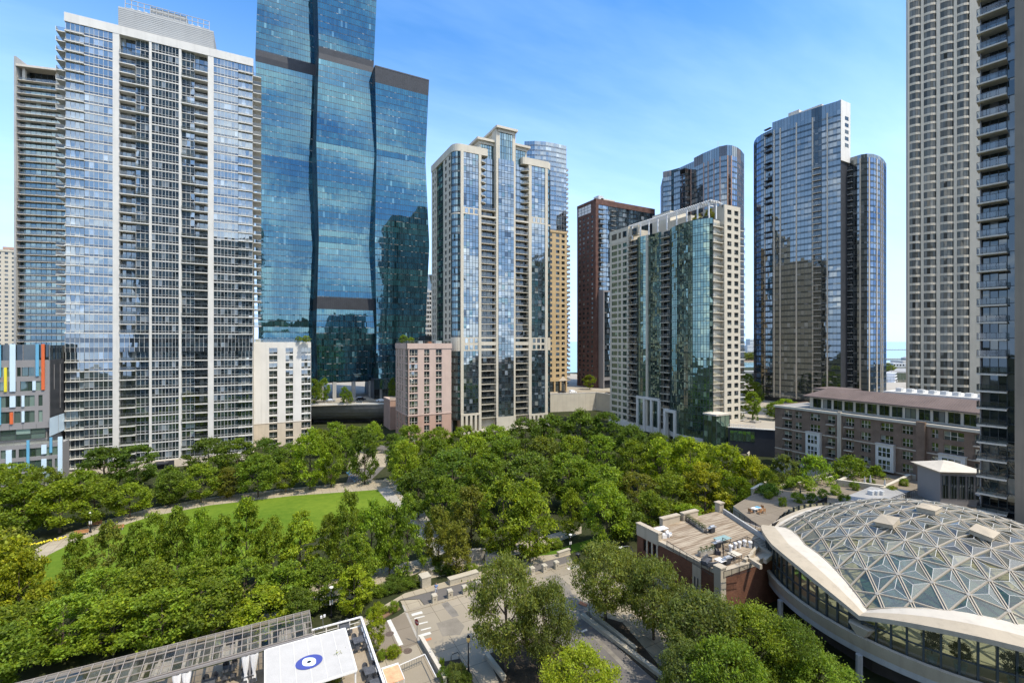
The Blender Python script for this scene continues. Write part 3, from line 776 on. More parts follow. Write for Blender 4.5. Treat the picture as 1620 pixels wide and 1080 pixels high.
def pink_block():
    A = PD(645, 172); w = Wall(A, (A[0] + 40, A[1])); w = Wall(A, (A[0] + w.u(714), A[1])); U = w.u
    n = Wall((A[0], A[1] + 50), A); L = 50 - n.u(626); wd = Wall((A[0], A[1] + L), A)
    th = thing('apartment_block', 'low pink block with glazed corner and roof terrace, left of the stepped cream tower', 'building', (A[0], A[1], 0))
    zt = w.z(0, 543); zb = w.z(0, 657); ps = Parts('window', th); m = MB()
    cols = [(.25, U(661), 3), (U(671), U(679.5), 2), (U(689.5), U(699), 2)]
    punched(m, ps, w, zb, zt - 2.0, 9, cols, 'pinkish', 'g_grey', .82, .06, 'cream', .35, [(.3, 'g_dark'), (.7, 'g_grey')], None, .11)
    cw = [(L - 4.2, L - .25, 3), (L - 8.6, L - 6.8, 1), (L - 12.4, L - 10.4, 1), (L - 16.4, L - 14.4, 1)]
    cw = [c for c in cw if c[0] > .3]
    punched(m, ps, wd, zb, zt - 2.0, 9, cw, 'pinkish', 'g_grey', .82, .06, 'cream', .35, [(.3, 'g_dark'), (.7, 'g_grey')], None, .11)
    w.box(m, -.2, w.L + .2, zt - 2, zt, -1, .2, 'pinkish', True); wd.box(m, 0, wd.L + .0, zt - 2, zt, -1, .2, 'pinkish', True); m.build('wall', th)
    m = MB(); punched(m, ps, w, 0, zb - .25, 3, cols, 'pink_dark', 'g_grey', .82, .06, 'cream', .35, [(.3, 'g_dark'), (.7, 'g_grey')], None, .11)
    punched(m, ps, wd, 0, zb - .25, 3, cw, 'pink_dark', 'g_grey', .82, .06, 'cream', .35, [(.3, 'g_dark'), (.7, 'g_grey')], None, .11)
    w.box(m, -.15, w.L + .15, zb - .25, zb, -1, .15, 'pinkish', True); wd.box(m, 0, wd.L, zb - .25, zb, -1, .15, 'pinkish', True); m.build('base_wall', th); ps.done()
    m = MB(); m.prism([(A[0] + .7, A[1] + .7), (A[0] + w.L - .3, A[1] + .7), (A[0] + w.L - .3, A[1] + L), (A[0] + .7, A[1] + L)], 0, zt - .8, 'pinkish', 'roof_grey'); m.build('core', th)
    r = MB(); rail_front(r, w, 0, w.L, zt, -.4, 1.0); rail_front(r, wd, 0, wd.L, zt, -.4, 1.0); r.build('roof_railing', th)
    r = MB(); w.box(r, 5, 6.6, zt - .6, zt + .9, -4, -2.8, 'hvac', True); w.box(r, 9, 10.4, zt - .6, zt + .7, -5, -3.4, 'red_brick_pad', True); w.box(r, 12, 14.4, zt - .6, zt + 1.0, -6, -3.4, 'hvac', True); r.build('roof_units', th)
    B = PD(617, 200); v = Wall(B, (B[0] + 30, B[1])); v = Wall(B, (B[0] + v.u(640), B[1]))
    s = thing('stair_block', 'low brown stone stair block beside the pink block', 'building', (B[0], B[1], 0))
    m = MB(); v.box(m, 0, v.L, 0, v.z(0, 634), -12, 0, 'pink_dark', True); v.box(m, -.1, v.L + .1, v.z(0, 634), v.z(0, 632), -12, .12, 'pinkish', True); m.build('wall', s)
    m = MB(); rail_front(m, v, 0, v.L, v.z(0, 632), -.2, 1.1); m.build('railing', s)
pink_block()

# ------------------------------------------------------------------ cream and glass tower with stepped crown
CHK = ['g_blue'] * 9 + ['g_spandrel', 'g_grey', 'g_teal']
def crown_tower():
    A = PD(731, 190); w = Wall(A, (A[0] + 80, A[1])); w = Wall(A, (A[0] + w.u(868), A[1])); U = w.u
    k = Wall((A[0], A[1] + 80), A); L = 80 - k.u(694); wl = Wall((A[0], A[1] + L), A)
    th = thing('apartment_tower', 'cream and blue glass tower with rounded corners, curved balconies and a stepped crown with cornices', 'tower', (A[0], A[1], 0))
    ztL = w.z(0, 228); fh = 2.78
    zb1, zb0 = w.z(0, 533), w.z(0, 551)          # lower cream band
    zc1, zc0 = w.z(U(745), 323), w.z(U(745), 336)    # upper band
    zr = ztL - 3.0; nf = int((zr - 6) / fh); fh = (zr - 6) / nf
    piers = [(U(728.5), U(733)), (U(757), U(761)), (U(784.5), U(788)), (U(812), U(815)), (U(836), U(840.5)), (U(862), U(866))]
    rc = 3.4
    for i, (a, b) in enumerate(piers):
        m = MB(); top = zr if i in (0, 1, 4, 5) else zr + 14
        w.box(m, a, b, 0, top, -3.6, .35, 'cream', True); m.build('pier', th)
    core = MB(); core.prism([w.xy(.6, -2.2), w.xy(w.L - .6, -2.2), w.xy(w.L - .6, -L + 1), w.xy(.6, -L + 1)], 0, zr - .1, 'cream', 'roof_grey'); core.build('core', th)
    wins = Parts('window', th); bal = Parts('balcony', th)
    bays = [('g', piers[0][1], piers[1][0], 5), ('b', piers[1][1], piers[2][0], 4), ('c', piers[2][1], piers[3][0], 5), ('b', piers[3][1], piers[4][0], 4), ('g', piers[4][1], piers[5][0], 4)]
    def arc(cx, cy, r, a0, a1, n): return [(cx + r * math.cos(math.radians(a0 + (a1 - a0) * i / n)), cy + r * math.sin(math.radians(a0 + (a1 - a0) * i / n))) for i in range(n + 1)]
    SW = arc(A[0] - .2 + 0, A[1] + rc + .0, rc, 180, 270, 6)     # rounded south-west corner, centre on the west line
    cxs = A[0]; SW = arc(cxs, A[1] + rc, rc, 180, 270, 6)
    SE = arc(A[0] + w.L - .3, A[1] + rc, 2.2, 270, 350, 4); SE = [(p[0], p[1] - 1.0) for p in SE]
    nsplit = lambda z: zc0 - fh < z < zc1
    for i in range(nf):
        z = 6 + i * fh; zt = z + fh
        inb = zb0 - fh * .4 < z and zt < zb1 + fh * .4
        inc = zc0 - fh * .4 < z and zt < zc1 + fh * .4
        for j, (kind, a, b, n) in enumerate(bays):
            wm = MB(); c = w.P((a + b) / 2, 0, z)
            if kind == 'g':
                if inb or inc:
                    w.box(wm, a, b, z, zt, -.4, .12, 'cream')
                    for q in range(3):
                        u = a + (b - a) * (q * .32 + .10); w.win(wm, u, u + (b - a) * .2, z + fh * .2, z + fh * .85, 1, [(1, 'g_blue')], 'mullion_dark', .07, .05, .13)
                else: w.win(wm, a, b, z, zt, n, [(.3, CHK), (.7, CHK)], 'mullion_dark', .08, .08, 0, False); w.box(wm, a, b, z - .07, z + .07, 0, .08, 'mullion_dark')
                wins.add(wm, c, (b - a) * fh)
            elif kind == 'c':
                w.win(wm, a, b, z, zt, n, [(.3, CHK), (.7, CHK)], 'mullion_dark', .08, .08, .5, False); w.box(wm, a, b, z - .07, z + .07, .5, .58, 'mullion_dark'); wins.add(wm, c, (b - a) * fh)
            else:
                up = z > zc1 - .1
                w.win(wm, a, b, z, zt, n, [(.15, 'g_dark'), (.85, 'g_dark' if not up else 'g_blue')], 'mullion_dark', .09, .09, -1.8); wins.add(wm, c, (b - a) * fh)
                bm = MB(); rm = MB()
                if up:   # curved balcony on the wing side only
                    u0, u1 = (a, a + (b - a) * .40) if j == 1 else (b - (b - a) * .42, b)
                    s = 1 if j == 1 else -1
                    pts = [w.xy(u0 if s > 0 else u1, -1.7), w.xy(u0 if s > 0 else u1, .8)]
                    for t in range(1, 6):
                        tt = t / 5 * math.pi / 2; uu = (u1 - u0) * math.sin(tt); pts.append(w.xy((u0 + uu) if s > 0 else (u1 - uu), -1.7 + 2.5 * math.cos(tt)))
                    bm.prism(pts, z - .12, z + .12, 'cream')
                    for t in range(len(pts) - 2): rm.face([(pts[t + 1][0], pts[t + 1][1], z + .15), (pts[t + 2][0], pts[t + 2][1], z + .15), (pts[t + 2][0], pts[t + 2][1], z + 1.1), (pts[t + 1][0], pts[t + 1][1], z + 1.1)], 'balustrade')
                elif inb or inc:
                    if inb: w.box(bm, a, b, z, z + fh * .35, -1.7, .2, 'cream', True); w.box(bm, a, b, zt - .5, zt, -1.7, .2, 'cream', True)
                    else: w.box(bm, a, b, z - .35, z + .35, -1.7, .25, 'cream', True)
                else:
                    w.box(bm, a, b, z - .14, z + .10, -1.8, .1, 'cream'); rail_front(rm, w, a, b, z + .1, .08, 1.0)
                bal.add(bm, w.P((a + b) / 2, 0, z), (b - a) * 1.3, [('railing', rm)] if rm.f else [])
        # rounded corners
        for pts, lastp in ((SW, 0), (SE, 1)):
            wm = MB()
            for t in range(len(pts) - 1):
                q = Wall(pts[t], pts[t + 1])
                if (inb and (i % 2 == 0 or True) and (z + fh / 2 < zb0 + fh or zt > zb1 - fh * .4)) and not (zb0 + fh * .6 < z + fh / 2 < zb1 - fh * .6): q.box(wm, 0, q.L, z, zt, -.3, .15, 'cream', True)
                else:
                    q.win(wm, 0, q.L, z, zt, 1, [(.28, 'g_dark'), (.72, 'g_teal')], 'mullion_dark', .07, .08); q.box(wm, 0, q.L, z - .07, z + .07, 0, .08, 'mullion_dark')
                if inc and abs(z - zc0) < fh: q.box(wm, 0, q.L, z - .3, z + .3, 0, .2, 'cream')
            wins.add(wm, (pts[2][0], pts[2][1], z), 8)
        # west side: piers, slot windows, green glazed strip
    seg = L - rc; zz = zr
    W = Wall((A[0] - rc, A[1] + L), (A[0] - rc, A[1] + rc)); m = MB()
    Lw = W.L
    cols = [(Lw * .02 + .4, Lw * .02 + 1.6, 1), (Lw * .12, Lw * .12 + 1.3, 1), (Lw * .78, Lw * .78 + 1.4, 1), (Lw * .93, Lw * .93 + 1.2, 1)]
    ps = wins
    def band(u0, u1):
        V = Wall(W.xy(u0), W.xy(u1)); return V
    V = band(0, Lw * .25); punched(m, ps, V, 0, zr, nf, [(V.L * .25, V.L * .45, 1), (V.L * .66, V.L * .86, 1)], 'cream', 'g_dark', .62, .2, 'mullion_dark', .25, [(1, 'g_dark')])
    V = band(Lw * .62, Lw); punched(m, ps, V, 0, zr, nf, [(V.L * .22, V.L * .42, 1), (V.L * .70, V.L * .90, 1)], 'cream', 'g_dark', .62, .2, 'mullion_dark', .25, [(1, 'g_dark')])
    m.build('side_wall', th)
    V = band(Lw * .25, Lw * .62)
    for i in range(nf):
        z = 6 + i * fh; wm = MB(); V.win(wm, 0, V.L, z, z + fh, 4, [(.3, 'g_dark'), (.7, 'g_green')], 'mullion_dark', .08, .08, -.5); V.box(wm, 0, V.L, z - .08, z + .08, -.5, -.4, 'mullion_dark'); wins.add(wm, V.P(V.L / 2, 0, z), V.L * 2)
    wins.done(); bal.done()
    # parapets of the two wings
    m = MB()
    poly = [(A[0] - rc - .25, A[1] + L)] + [(p[0] - .2, p[1] - .2) for p in SW] + [w.xy(U(770), .45), w.xy(U(772), -.2), w.xy(U(772.5), -1.5), w.xy(U(770), -6), (A[0] + 4, A[1] + L)]
    m.prism(poly, zr, ztL, 'cream', 'roof_grey'); m.build('wing_parapet', th)
    m = MB(); m.prism([w.xy(U(828.5), -5), w.xy(U(826), -1.2), w.xy(U(827), .1), w.xy(U(830), .45), w.xy(w.L - .3, .45)] + [(p[0] + .1, p[1]) for p in SE[1:]] + [w.xy(w.L + 1.5, -12), w.xy(U(835), -12)], zr, ztL, 'cream', 'roof_grey'); m.build('wing_parapet', th)
    # ground floor frames
    m = MB(); w.box(m, -.3, w.L + .3, 0, 1.0, -2, .5, 'cream', True)
    for (a, b) in ((piers[0][0], piers[1][1]), (piers[4][0], piers[5][1])):
        zt2 = w.z(a, 655); w.box(m, a, b, zt2 - .8, zt2, -.1, .5, 'cream', True)
        for q in range(5): u = a + (b - a - 1) * q / 4; w.box(m, u, u + 1.0, 0, zt2 - .8, -.1, .5, 'cream', True)
    w.box(m, piers[2][0], piers[3][1], 0, 6, -.5, .7, 'cream', True); m.build('base', th)
    # crown: centre bay and shoulders with cornices
    def block(p0, p1, ytop, dep0, pz, bottom):
        a, b = U(p0), U(p1); zt = w.z(a, ytop); mm = MB()
        w.box(mm, a, b, bottom, zt - 2.2, -dep0, pz - .3, 'cream', True)
        w.win(mm, a + .5, b - .5, bottom, zt - 2.2, max(4, int((b - a) / 1.2)), [(.25, 'g_teal')] * 4, 'mullion_dark', .12, .1, pz - .15)
        w.box(mm, a - .1, a + .6, bottom, zt - 2.2, -dep0 + .2, pz, 'cream', True); w.box(mm, b - .6, b + .1, bottom, zt - 2.2, -dep0 + .2, pz, 'cream', True)
        cr = mm.build('crown_block', th); cc = MB()
        w.box(cc, a - .3, b + .3, zt - 2.2, zt - 1.0, -dep0 - .3, pz + .3, 'cream', True); w.box(cc, a - 1.4, b + 1.4, zt - 1.0, zt, -dep0 - 1, pz + 1.3, 'cream', True)
        cc.build('cornice', cr)
    block(761, 786, 216, 16, -1.8, zr); block(788, 812, 201, 22, .45, zr); block(813.5, 836, 225, 16, -1.8, zr)
crown_tower()

# ------------------------------------------------------------------ tan tower, pale blue glass tower behind it
def tan_and_blue():
    A = PD(838, 300); w = Wall(A, (A[0] + 60, A[1])); w = Wall(A, (A[0] + w.u(896), A[1]))
    th = thing('glass_tower', 'pale blue glass tower with a sloping curved top, behind the cream and glass tower', 'tower', (A[0], A[1], ZUP))
    zt = w.z(w.L, 231); nf = 50; fh = (zt - ZUP) / nf; ps = Parts('window_band', th, 60)
    seg = [w.xy(0, -7), w.xy(w.L * .2, -3.2), w.xy(w.L * .45, -.8), w.xy(w.L * .72, 0), w.xy(w.L, 0)]
    for i in range(nf):
        z = ZUP + i * fh; m = MB()
        for k in range(4):
            q = Wall(seg[k], seg[k + 1]); q.win(m, 0, q.L, z, z + fh, 4, [(.28, 'g_spandrel'), (.72, 'g_blue')], 'mullion', .06, .06); q.box(m, 0, q.L, z - .07, z + .07, 0, .07, 'rail')
        ps.add(m, (seg[3][0], seg[3][1], z), 50)
    ps.done()
    m = MB(); m.prism([(p[0], p[1] + .3) for p in seg] + [w.xy(w.L, -24), w.xy(2, -24)], ZUP, zt - 8, 'charcoal'); m.build('core', th)
    m = MB(); a = w.L + .1
    for i in range(46):
        z = ZUP + i * fh; w.box(m, a, a + 2.4, z, z + .3, -8, -1, 'conc_taupe', True); w.box(m, a, a + 2.3, z + .3, z + 1.3, -1.1, -1.0, 'rail')
    w.box(m, a, a + .6, ZUP, zt - 6, -9, -2, 'charcoal', True); m.build('balcony_stack', th)
    A = PD(845, 262); w = Wall(A, (A[0] + 60, A[1])); w = Wall(A, (A[0] + w.u(897), A[1])); U = w.u
    th = thing('apartment_tower', 'tan stone tower with square windows and pedimented entrance, right of the stepped cream tower', 'tower', (A[0], A[1], ZUP))
    zt = w.z(w.L, 367); zc = w.z(w.L, 598); ps = Parts('window', th); m = MB()
    punched(m, ps, w, zc, zt - 1.2, 27, [(U(851), U(857), 2), (U(860), U(866), 2), (U(870), U(873.5), 2), (U(879.5), U(885), 2), (U(888.5), U(893.5), 2)], 'tan', 'g_dark', .56, .24, 'mullion_dark', .3, [(1, 'g_dark')], lambda i, a: a < U(868), .12)
    w.box(m, -.2, w.L + .2, zt - 1.2, zt, -1, .3, 'tan', True); m.build('wall', th); ps.done()
    m = MB(); m.prism(rect_fp(w, 20, -.7), ZUP, zt - .2, 'tan', 'roof_grey'); m.build('core', th)
    m = MB(); w.box(m, 0, w.L, zc - 1.5, zc - .01, -1, .3, 'tan', True)
    for px in (867, 876.5, 886, 895): w.box(m, U(px), U(px) + .8, ZUP, zc - 1.5, -1, .25, 'tan', True)
    w.win(m, 0, w.L, ZUP, zc - 1.5, 12, [(.7, 'g_dark'), (.3, 'g_dark')], 'mullion_dark', .1, .1, -.6)
    a, b = U(884), U(896); cx = (a + b) / 2
    m.face([w.P(a, .45, zc - 1.0), w.P(b, .45, zc - 1.0), w.P(cx, .45, zc + 1.4)], 'beige'); w.box(m, a - .2, b + .2, zc - 1.4, zc - 1.0, .3, .5, 'beige', True)
    m.build('entrance', th)
    m = MB(); a = w.L
    for i in range(30):
        z = ZUP + 6 + i * (zt - 12 - ZUP) / 30; w.box(m, a, a + 3.0, z, z + .3, -9, -.8, 'tan', True); w.box(m, a, a + 2.9, z + .3, z + 1.3, -.95, -.85, 'rail')
    w.box(m, a, a + 1.4, ZUP, zt - 9, -9, -2, 'beige', True); m.build('balcony_stack', th)
tan_and_blue()

# ------------------------------------------------------------------ brick tower
def brick_tower():
    A = PD(942.5, 290); w = Wall(A, (A[0] + 80, A[1])); w = Wall(A, (A[0] + w.u(1036), A[1])); U = w.u
    n = Wall((A[0], A[1] + 60), A); L = 60 - n.u(913); wd = Wall((A[0], A[1] + L), A)
    th = thing('apartment_tower', 'dark brown brick tower with glazed balcony side, left of the green glass building', 'tower', (A[0], A[1], ZUP))
    zt = w.z(0, 314); ps = Parts('window', th); m = MB(); nf = 34
    cols = [(L * (.10 + k * .22), L * (.10 + k * .22) + 1.9, 1) for k in range(4)]
    punched(m, ps, wd, ZUP + 6, zt - 9, nf, cols, 'brick_tower', 'g_grey', .48, .28, 'mullion_dark', .25, [(1, 'g_grey')])
    wd.box(m, 0, L, zt - 9, zt - 7.5, -1, 0, 'brick_tower', True); wd.box(m, L * .75, L, zt - 7.5, zt - 2, -1, 0, 'brick_tower', True); wd.box(m, 0, L * .06, zt - 7.5, zt - 2, -1, 0, 'brick_tower', True); wd.box(m, 0, L, zt - 2, zt, -1, .1, 'brick_tower', True)
    wd.win(m, L * .06, L * .75, zt - 7.5, zt - 2, 4, [(.33, 'white_paint')] * 3, 'mullion_dark', .15, .1, -.2)
    wd.box(m, 0, L, ZUP, ZUP + 1.6, -1, .1, 'brick_tower', True)
    for k in range(6): wd.box(m, L * k / 5.6, L * k / 5.6 + 1.3, ZUP + 1.6, ZUP + 6, -1, 0, 'brick_tower', True)
    wd.win(m, 0, L, ZUP + 1.6, ZUP + 6, 10, [(1, 'g_dark')], 'mullion_dark', .1, .1, -.5)
    w.box(m, -.1, w.L, zt - 3.4, zt, -1, .1, 'brick_tower', True)
    w.box(m, -.05, U(947), ZUP, zt - 3.4, -1, .05, 'brick_tower', True); m.build('wall', th)
    bal = Parts('balcony', th, 60); u0, u1, u2 = U(947), U(956), U(1010)
    fh = (zt - 3.4 - ZUP) / 38
    for i in range(38):
        z = ZUP + i * fh; x = MB(); w.win(x, u0, u2, z, z + fh, 10, [(.25, 'g_spandrel'), (.75, 'g_blue')], 'mullion_dark', .1, .1, -.3); w.win(x, u2, w.L, z, z + fh, 6, [(.25, 'g_spandrel'), (.75, 'g_blue')], 'mullion_dark', .1, .1, 0); ps.add(x, w.P(u1, 0, z), 40)
        for (a, b) in ((u0, u1), (U(966), U(973))):
            bm = MB(); w.box(bm, a, b, z - .12, z + .12, -.3, 1.2, 'conc_grey'); rm = MB(); rail_front(rm, w, a, b, z + .12, 1.15); bal.add(bm, w.P(u0, 1, z), 6, [('railing', rm)])
    ps.done(); bal.done()
    m = MB(); m.prism([(A[0] + .8, A[1] + .8), (A[0] + w.L, A[1] + .8), (A[0] + w.L, A[1] + L), (A[0] + .8, A[1] + L)], ZUP, zt - .5, 'charcoal', 'roof_grey'); m.build('core', th)
    m = MB(); w.box(m, U(962), U(984), zt - .5, zt + 3.5, -14, -7, 'beige', True); w.box(m, U(958), U(966), zt - .5, zt + 5, -12, -7, 'hvac', True); m.build('roof_units', th)
    v = Wall(w.xy(U(946), 5), w.xy(U(972), 5)); B = v.A
    s = thing('apartment_block', 'grey framed glass annex at the foot of the dark brown brick tower', 'building', (B.x, B.y, ZUP)); zt2 = v.z(0, 459); m = MB()
    for i in range(16): v.win(m, .8, v.L - .4, ZUP + 7 + i * (zt2 - ZUP - 8) / 16, ZUP + 7 + (i + 1) * (zt2 - ZUP - 8) / 16, 6, [(.3, 'g_dark'), (.7, 'g_blue')], 'mullion_dark', .1, .1)
    m.build('glazing', s); m = MB(); v.box(m, 0, .8, ZUP, zt2, -4.5, .3, 'panel_grey', True); v.box(m, .8, v.L, zt2 - 1, zt2, -4.5, .3, 'panel_grey', True); v.box(m, .8, v.L, ZUP + 5, ZUP + 7, -4.5, .3, 'panel_grey', True)
    v.box(m, .8, v.L, ZUP, ZUP + 5, -4.5, -1, 'charcoal', True); m.build('frame', s)
brick_tower()

# ------------------------------------------------------------------ pale block glimpsed between the blue and the cream towers
def far_pale():
    A = PD(672, 330); w = Wall(A, (A[0] + 40, A[1])); w = Wall(A, (A[0] + w.u(700), A[1]))
    th = thing('office_block', 'pale distant block glimpsed between the blue tower and the stepped cream tower', 'building', (A[0], A[1], ZUP)); m = MB(); z1 = w.z(0, 459); w.box(m, 0, w.L, ZUP, z1, -14, -.3, 'far_building', True); m.build('wall', th)
    m = MB()
    for i in range(14): w.win(m, 0, w.L, z1 - 3.2 - i * 3.3, z1 - 1.3 - i * 3.3, 8, [(1, 'g_dark')], 'white_paint', .2, .1, -.25)
    m.build('window', th); m = MB(); w.box(m, 2, w.L, z1, w.z(0, 433), -12, -2, 'g_grey', True); m.build('upper_block', th)
far_pale()
# ------------------------------------------------------------------ green glass and cream building
def green_building():
    B = PD(1123, 162); n = Wall((B[0], B[1] + 90), B); L = 90 - n.u(965); w = Wall((B[0], B[1] + L), B); U = w.u
    s = Wall(B, (B[0] + 60, B[1])); s = Wall(B, (B[0] + s.u(1168), B[1])); V = s.u
    th = thing('apartment_building', 'green glass and cream building with a long white roof trellis, beside the grove', 'building', (B[0], B[1], 0))
    zt = 81.0; zp = 87.0; z0 = 4.0; nf = 28; fh = (zt - z0) / nf
    wins = Parts('window', th); bal = Parts('balcony', th)
    m = MB()
    # cream masonry at the north end
    pw = Wall(w.A, w.xy(U(994)))
    punched(m, wins, pw, z0, zt, nf, [(pw.u(967.5), pw.u(976.5), 2), (pw.u(978), pw.u(982.5), 1), (pw.u(985), pw.u(991.5), 2)], 'cream', 'g_green', .66, .16, 'mullion_dark', .3, [(.4, 'g_green'), (.6, 'g_green')])
    w.box(m, -.1, U(994), zt, zp, -1, .1, 'cream', True); w.box(m, U(994), U(1008), zt + 1.5, zp - .6, -2, -.6, 'cream', True)
    for a, b in ((968, 976), (979, 982.5), (985.5, 991.5), (1000, 1007)): w.box(m, U(a), U(b), zt + 1.8, zp - 1.6, .0, .13, 'g_dark')
    # south-east masonry block
    sw_ = Wall(s.xy(V(1143), .8), s.xy(s.L, .8))
    punched(m, wins, sw_, z0, zp - 1.6, nf + 1, [(sw_.L * .18, sw_.L * .44, 2), (sw_.L * .62, sw_.L * .88, 2)], 'cream', 'g_dark', .60, .2, 'mullion_dark', .3, [(.4, 'g_grey'), (.6, 'g_dark')], None, .1)
    sw_.box(m, 0, sw_.L, zp - 1.6, zp - .6, -1, 0, 'cream', True); sw_.box(m, 0, .4, z0, zp - .6, -9, -.6, 'cream', True)
    m.build('wall', th)
    core = MB(); core.prism([w.xy(.8, -1.9), w.xy(w.L, -1.9), s.xy(s.L, -1.9), (B[0] + s.L, B[1] + L), w.xy(.8, -s.L)], 0, zt - .3, 'cream', 'roof_grey')
    core.prism([w.xy(.6, -1.05), w.xy(U(994), -1.05), w.xy(U(994), -12), w.xy(.6, -12)], zt - .29, zp - .6, 'cream', 'roof_grey')
    core.build('core', th)
    def bow(u0, u1, sag, k):
        pts = []
        for i in range(k + 1):
            t = i / k; pts.append(w.xy(u0 + (u1 - u0) * t, sag * (1 - (2 * t - 1) ** 2)))
        return [Wall(pts[i], pts[i + 1]) for i in range(k)]
    bowA = bow(U(1008.5), U(1023), .9, 4); bowB = bow(U(1060), U(1122.5), 2.6, 10)
    zb = w.z(U(1030), 632)
    for i in range(nf):
        z = z0 + i * fh; low = z < 17.5
        def strip(ws, k, gm, c):
            wm = MB()
            for q in ws: q.win(wm, 0, q.L, z, z + fh, k, [(.3, gm), (.7, gm)], 'mullion_dark', .09, .08); q.box(wm, 0, q.L, z - .08, z + .08, 0, .09, 'mullion_dark')
            wins.add(wm, c, 14)
        strip(bowA, 1, 'g_green', w.P(U(1016), 0, z))
        strip(bowB, 2, 'g_green', w.P(U(1095), 0, z))
        strip([Wall(w.xy(U(1025.5), -.2), w.xy(U(1045.5), -.2))], 6, 'g_green', w.P(U(1035), 0, z))
        strip([Wall(w.xy(U(1122.5), 0), s.xy(.9, .5))], 1, 'g_green', w.P(w.L, 0, z))
        for (W, a, b, p) in ((w, U(994), U(1008.5), -1.7), (w, U(1045.5), U(1060), -1.7), (s, 1.0, V(1143), -1.6)):
            wm = MB(); W.win(wm, a, b, z, z + fh, 4, [(.15, 'g_dark'), (.85, 'g_dark')], 'mullion_dark', .09, .08, p); wins.add(wm, W.P((a + b) / 2, 0, z), (b - a) * 1.6)
            bm = MB(); W.box(bm, a, b, z - .15, z + .1, p, .55, 'cream', True); rm = MB(); rail_front(rm, W, a, b, z + .1, .5, 1.05)
            bal.add(bm, W.P((a + b) / 2, 0, z), (b - a) * 1.3, [('railing', rm)])
        if i > 1:
            bm = MB(); s.box(bm, s.L, s.L + 3.1, z - .15, z + .1, -5, .6, 'cream_pale', True); rm = MB(); rail_front(rm, s, s.L, s.L + 3.1, z + .1, .55, 1.05); s.win(rm, s.L, s.L + 3, z + .1, z + fh - .15, 2, [(1, 'g_blue')], 'mullion', .09, .08, -1.6)
            bal.add(bm, s.P(s.L + 1, 0, z), 4, [('railing', rm)])
    wins.done(); bal.done()
    m = MB(); w.box(m, U(1023), U(1025.5), z0, zt, -1, .55, 'cream', True); m.build('pier', th)
    # base: slab band and cream portal frames
    m = MB(); w.box(m, -.2, U(1060), 1.6, z0, -1.8, .5, 'cream_pale', True)
    for q in bowB: q.box(m, 0, q.L, 2.4, z0, -1.5, .35, 'cream_pale', True)
    w.box(m, 0, w.L, 0, 1.6, -3, -1.0, 'charcoal', True); s.box(m, 0, s.L, 0, z0, -3, 0, 'cream', True)
    m.build('base', th)
    m = MB(); z1 = w.z(U(1030), 628)
    w.box(m, U(1010), U(1046), z1 - 1, z1, .55, 1.3, 'cream_pale', True)
    for px in (1010, 1020.5, 1032, 1044): w.box(m, U(px), U(px) + 1.0, 1.6, z1 - 1, .55, 1.3, 'cream_pale', True)
    z1 = w.z(U(1066), 647)
    w.box(m, U(1058), U(1077), z1 - 1, z1, 1.8, 2.9, 'cream_pale', True); w.box(m, U(1058), U(1058) + 1, 0, z1 - 1, 1.2, 2.9, 'cream_pale', True); w.box(m, U(1077) - 1, U(1077), 0, z1 - 1, 1.8, 2.9, 'cream_pale', True)
    m.build('portal_frame', th)
    m = MB(); w.box(m, U(1075), w.L - .5, zt, zt + .8, -1, .3, 'mullion_dark'); m.build('roof_edge', th)
    # roof: plant rooms, trellis on posts
    m = MB(); m.prism([w.xy(U(1012), -7), w.xy(U(1040), -7), w.xy(U(1040), -16), w.xy(U(1012), -16)], zt - .2, zp + 3.6, 'cream'); m.prism([w.xy(U(1040) + .02, -6), w.xy(U(1075), -6), w.xy(U(1075), -15), w.xy(U(1040) + .02, -15)], zt - .2, zt + 5, 'cream'); m.build('plant_room', th)
    m = MB(); k = 9
    for i in range(k):
        u = U(1000) + (w.L - U(1000) - .6) * i / (k - 1)
        w.box(m, u - .2, u + .2, zt, zp - .3, -.4, 0, 'white_paint', True)
    for p in (0, -1.3, -2.6, -3.9): w.box(m, U(996), w.L + .6, zp - .3, zp, p - .25, p, 'white_paint', True)
    for i in range(46):
        u = U(996) + (w.L + .4 - U(996)) * i / 45; w.box(m, u - .1, u + .1, zp + .003, zp + .2, -4.4, .5, 'white_paint', True)
    s.box(m, 0, V(1143) - .1, zp - .3, zp, -.4, 0, 'white_paint', True); s.box(m, 0, V(1143) - .1, zp - .3, zp, -4, -3.6, 'white_paint', True); s.box(m, V(1133), V(1133) + .4, zt, zp - .3, -.4, 0, 'white_paint', True)
    m.build('roof_trellis', th)
    # glass stair box at the foot
    C = PD(1133, 156); g = Wall(C, (C[0] + 20, C[1])); g = Wall(C, (C[0] + g.u(1154), C[1]))
    t = thing('stair_tower', 'small dark green glass stair box at the foot of the green glass building', 'building', (C[0], C[1], 0)); zz = g.z(0, 658)
    m = MB(); wl = Wall((C[0], C[1] + 5), C)
    for i in range(7):
        for q, k in ((g, 3), (wl, 3)): q.win(m, 0, q.L, zz * i / 7, zz * (i + 1) / 7, k, [(1, 'g_green')], 'mullion_dark', .1, .1)
    m.prism([(C[0] + .1, C[1] + .1), (C[0] + g.L, C[1] + .1), (C[0] + g.L, C[1] + 5), (C[0] + .1, C[1] + 5)], 0, zz - .1, 'charcoal'); m.build('glazing', t)
    m = MB(); m.prism([(C[0] - .3, C[1] - .3), (C[0] + g.L + .3, C[1] - .3), (C[0] + g.L + .3, C[1] + 5.2), (C[0] - .3, C[1] + 5.2)], zz, zz + .5, 'conc_taupe'); m.build('roof', t)
green_building()

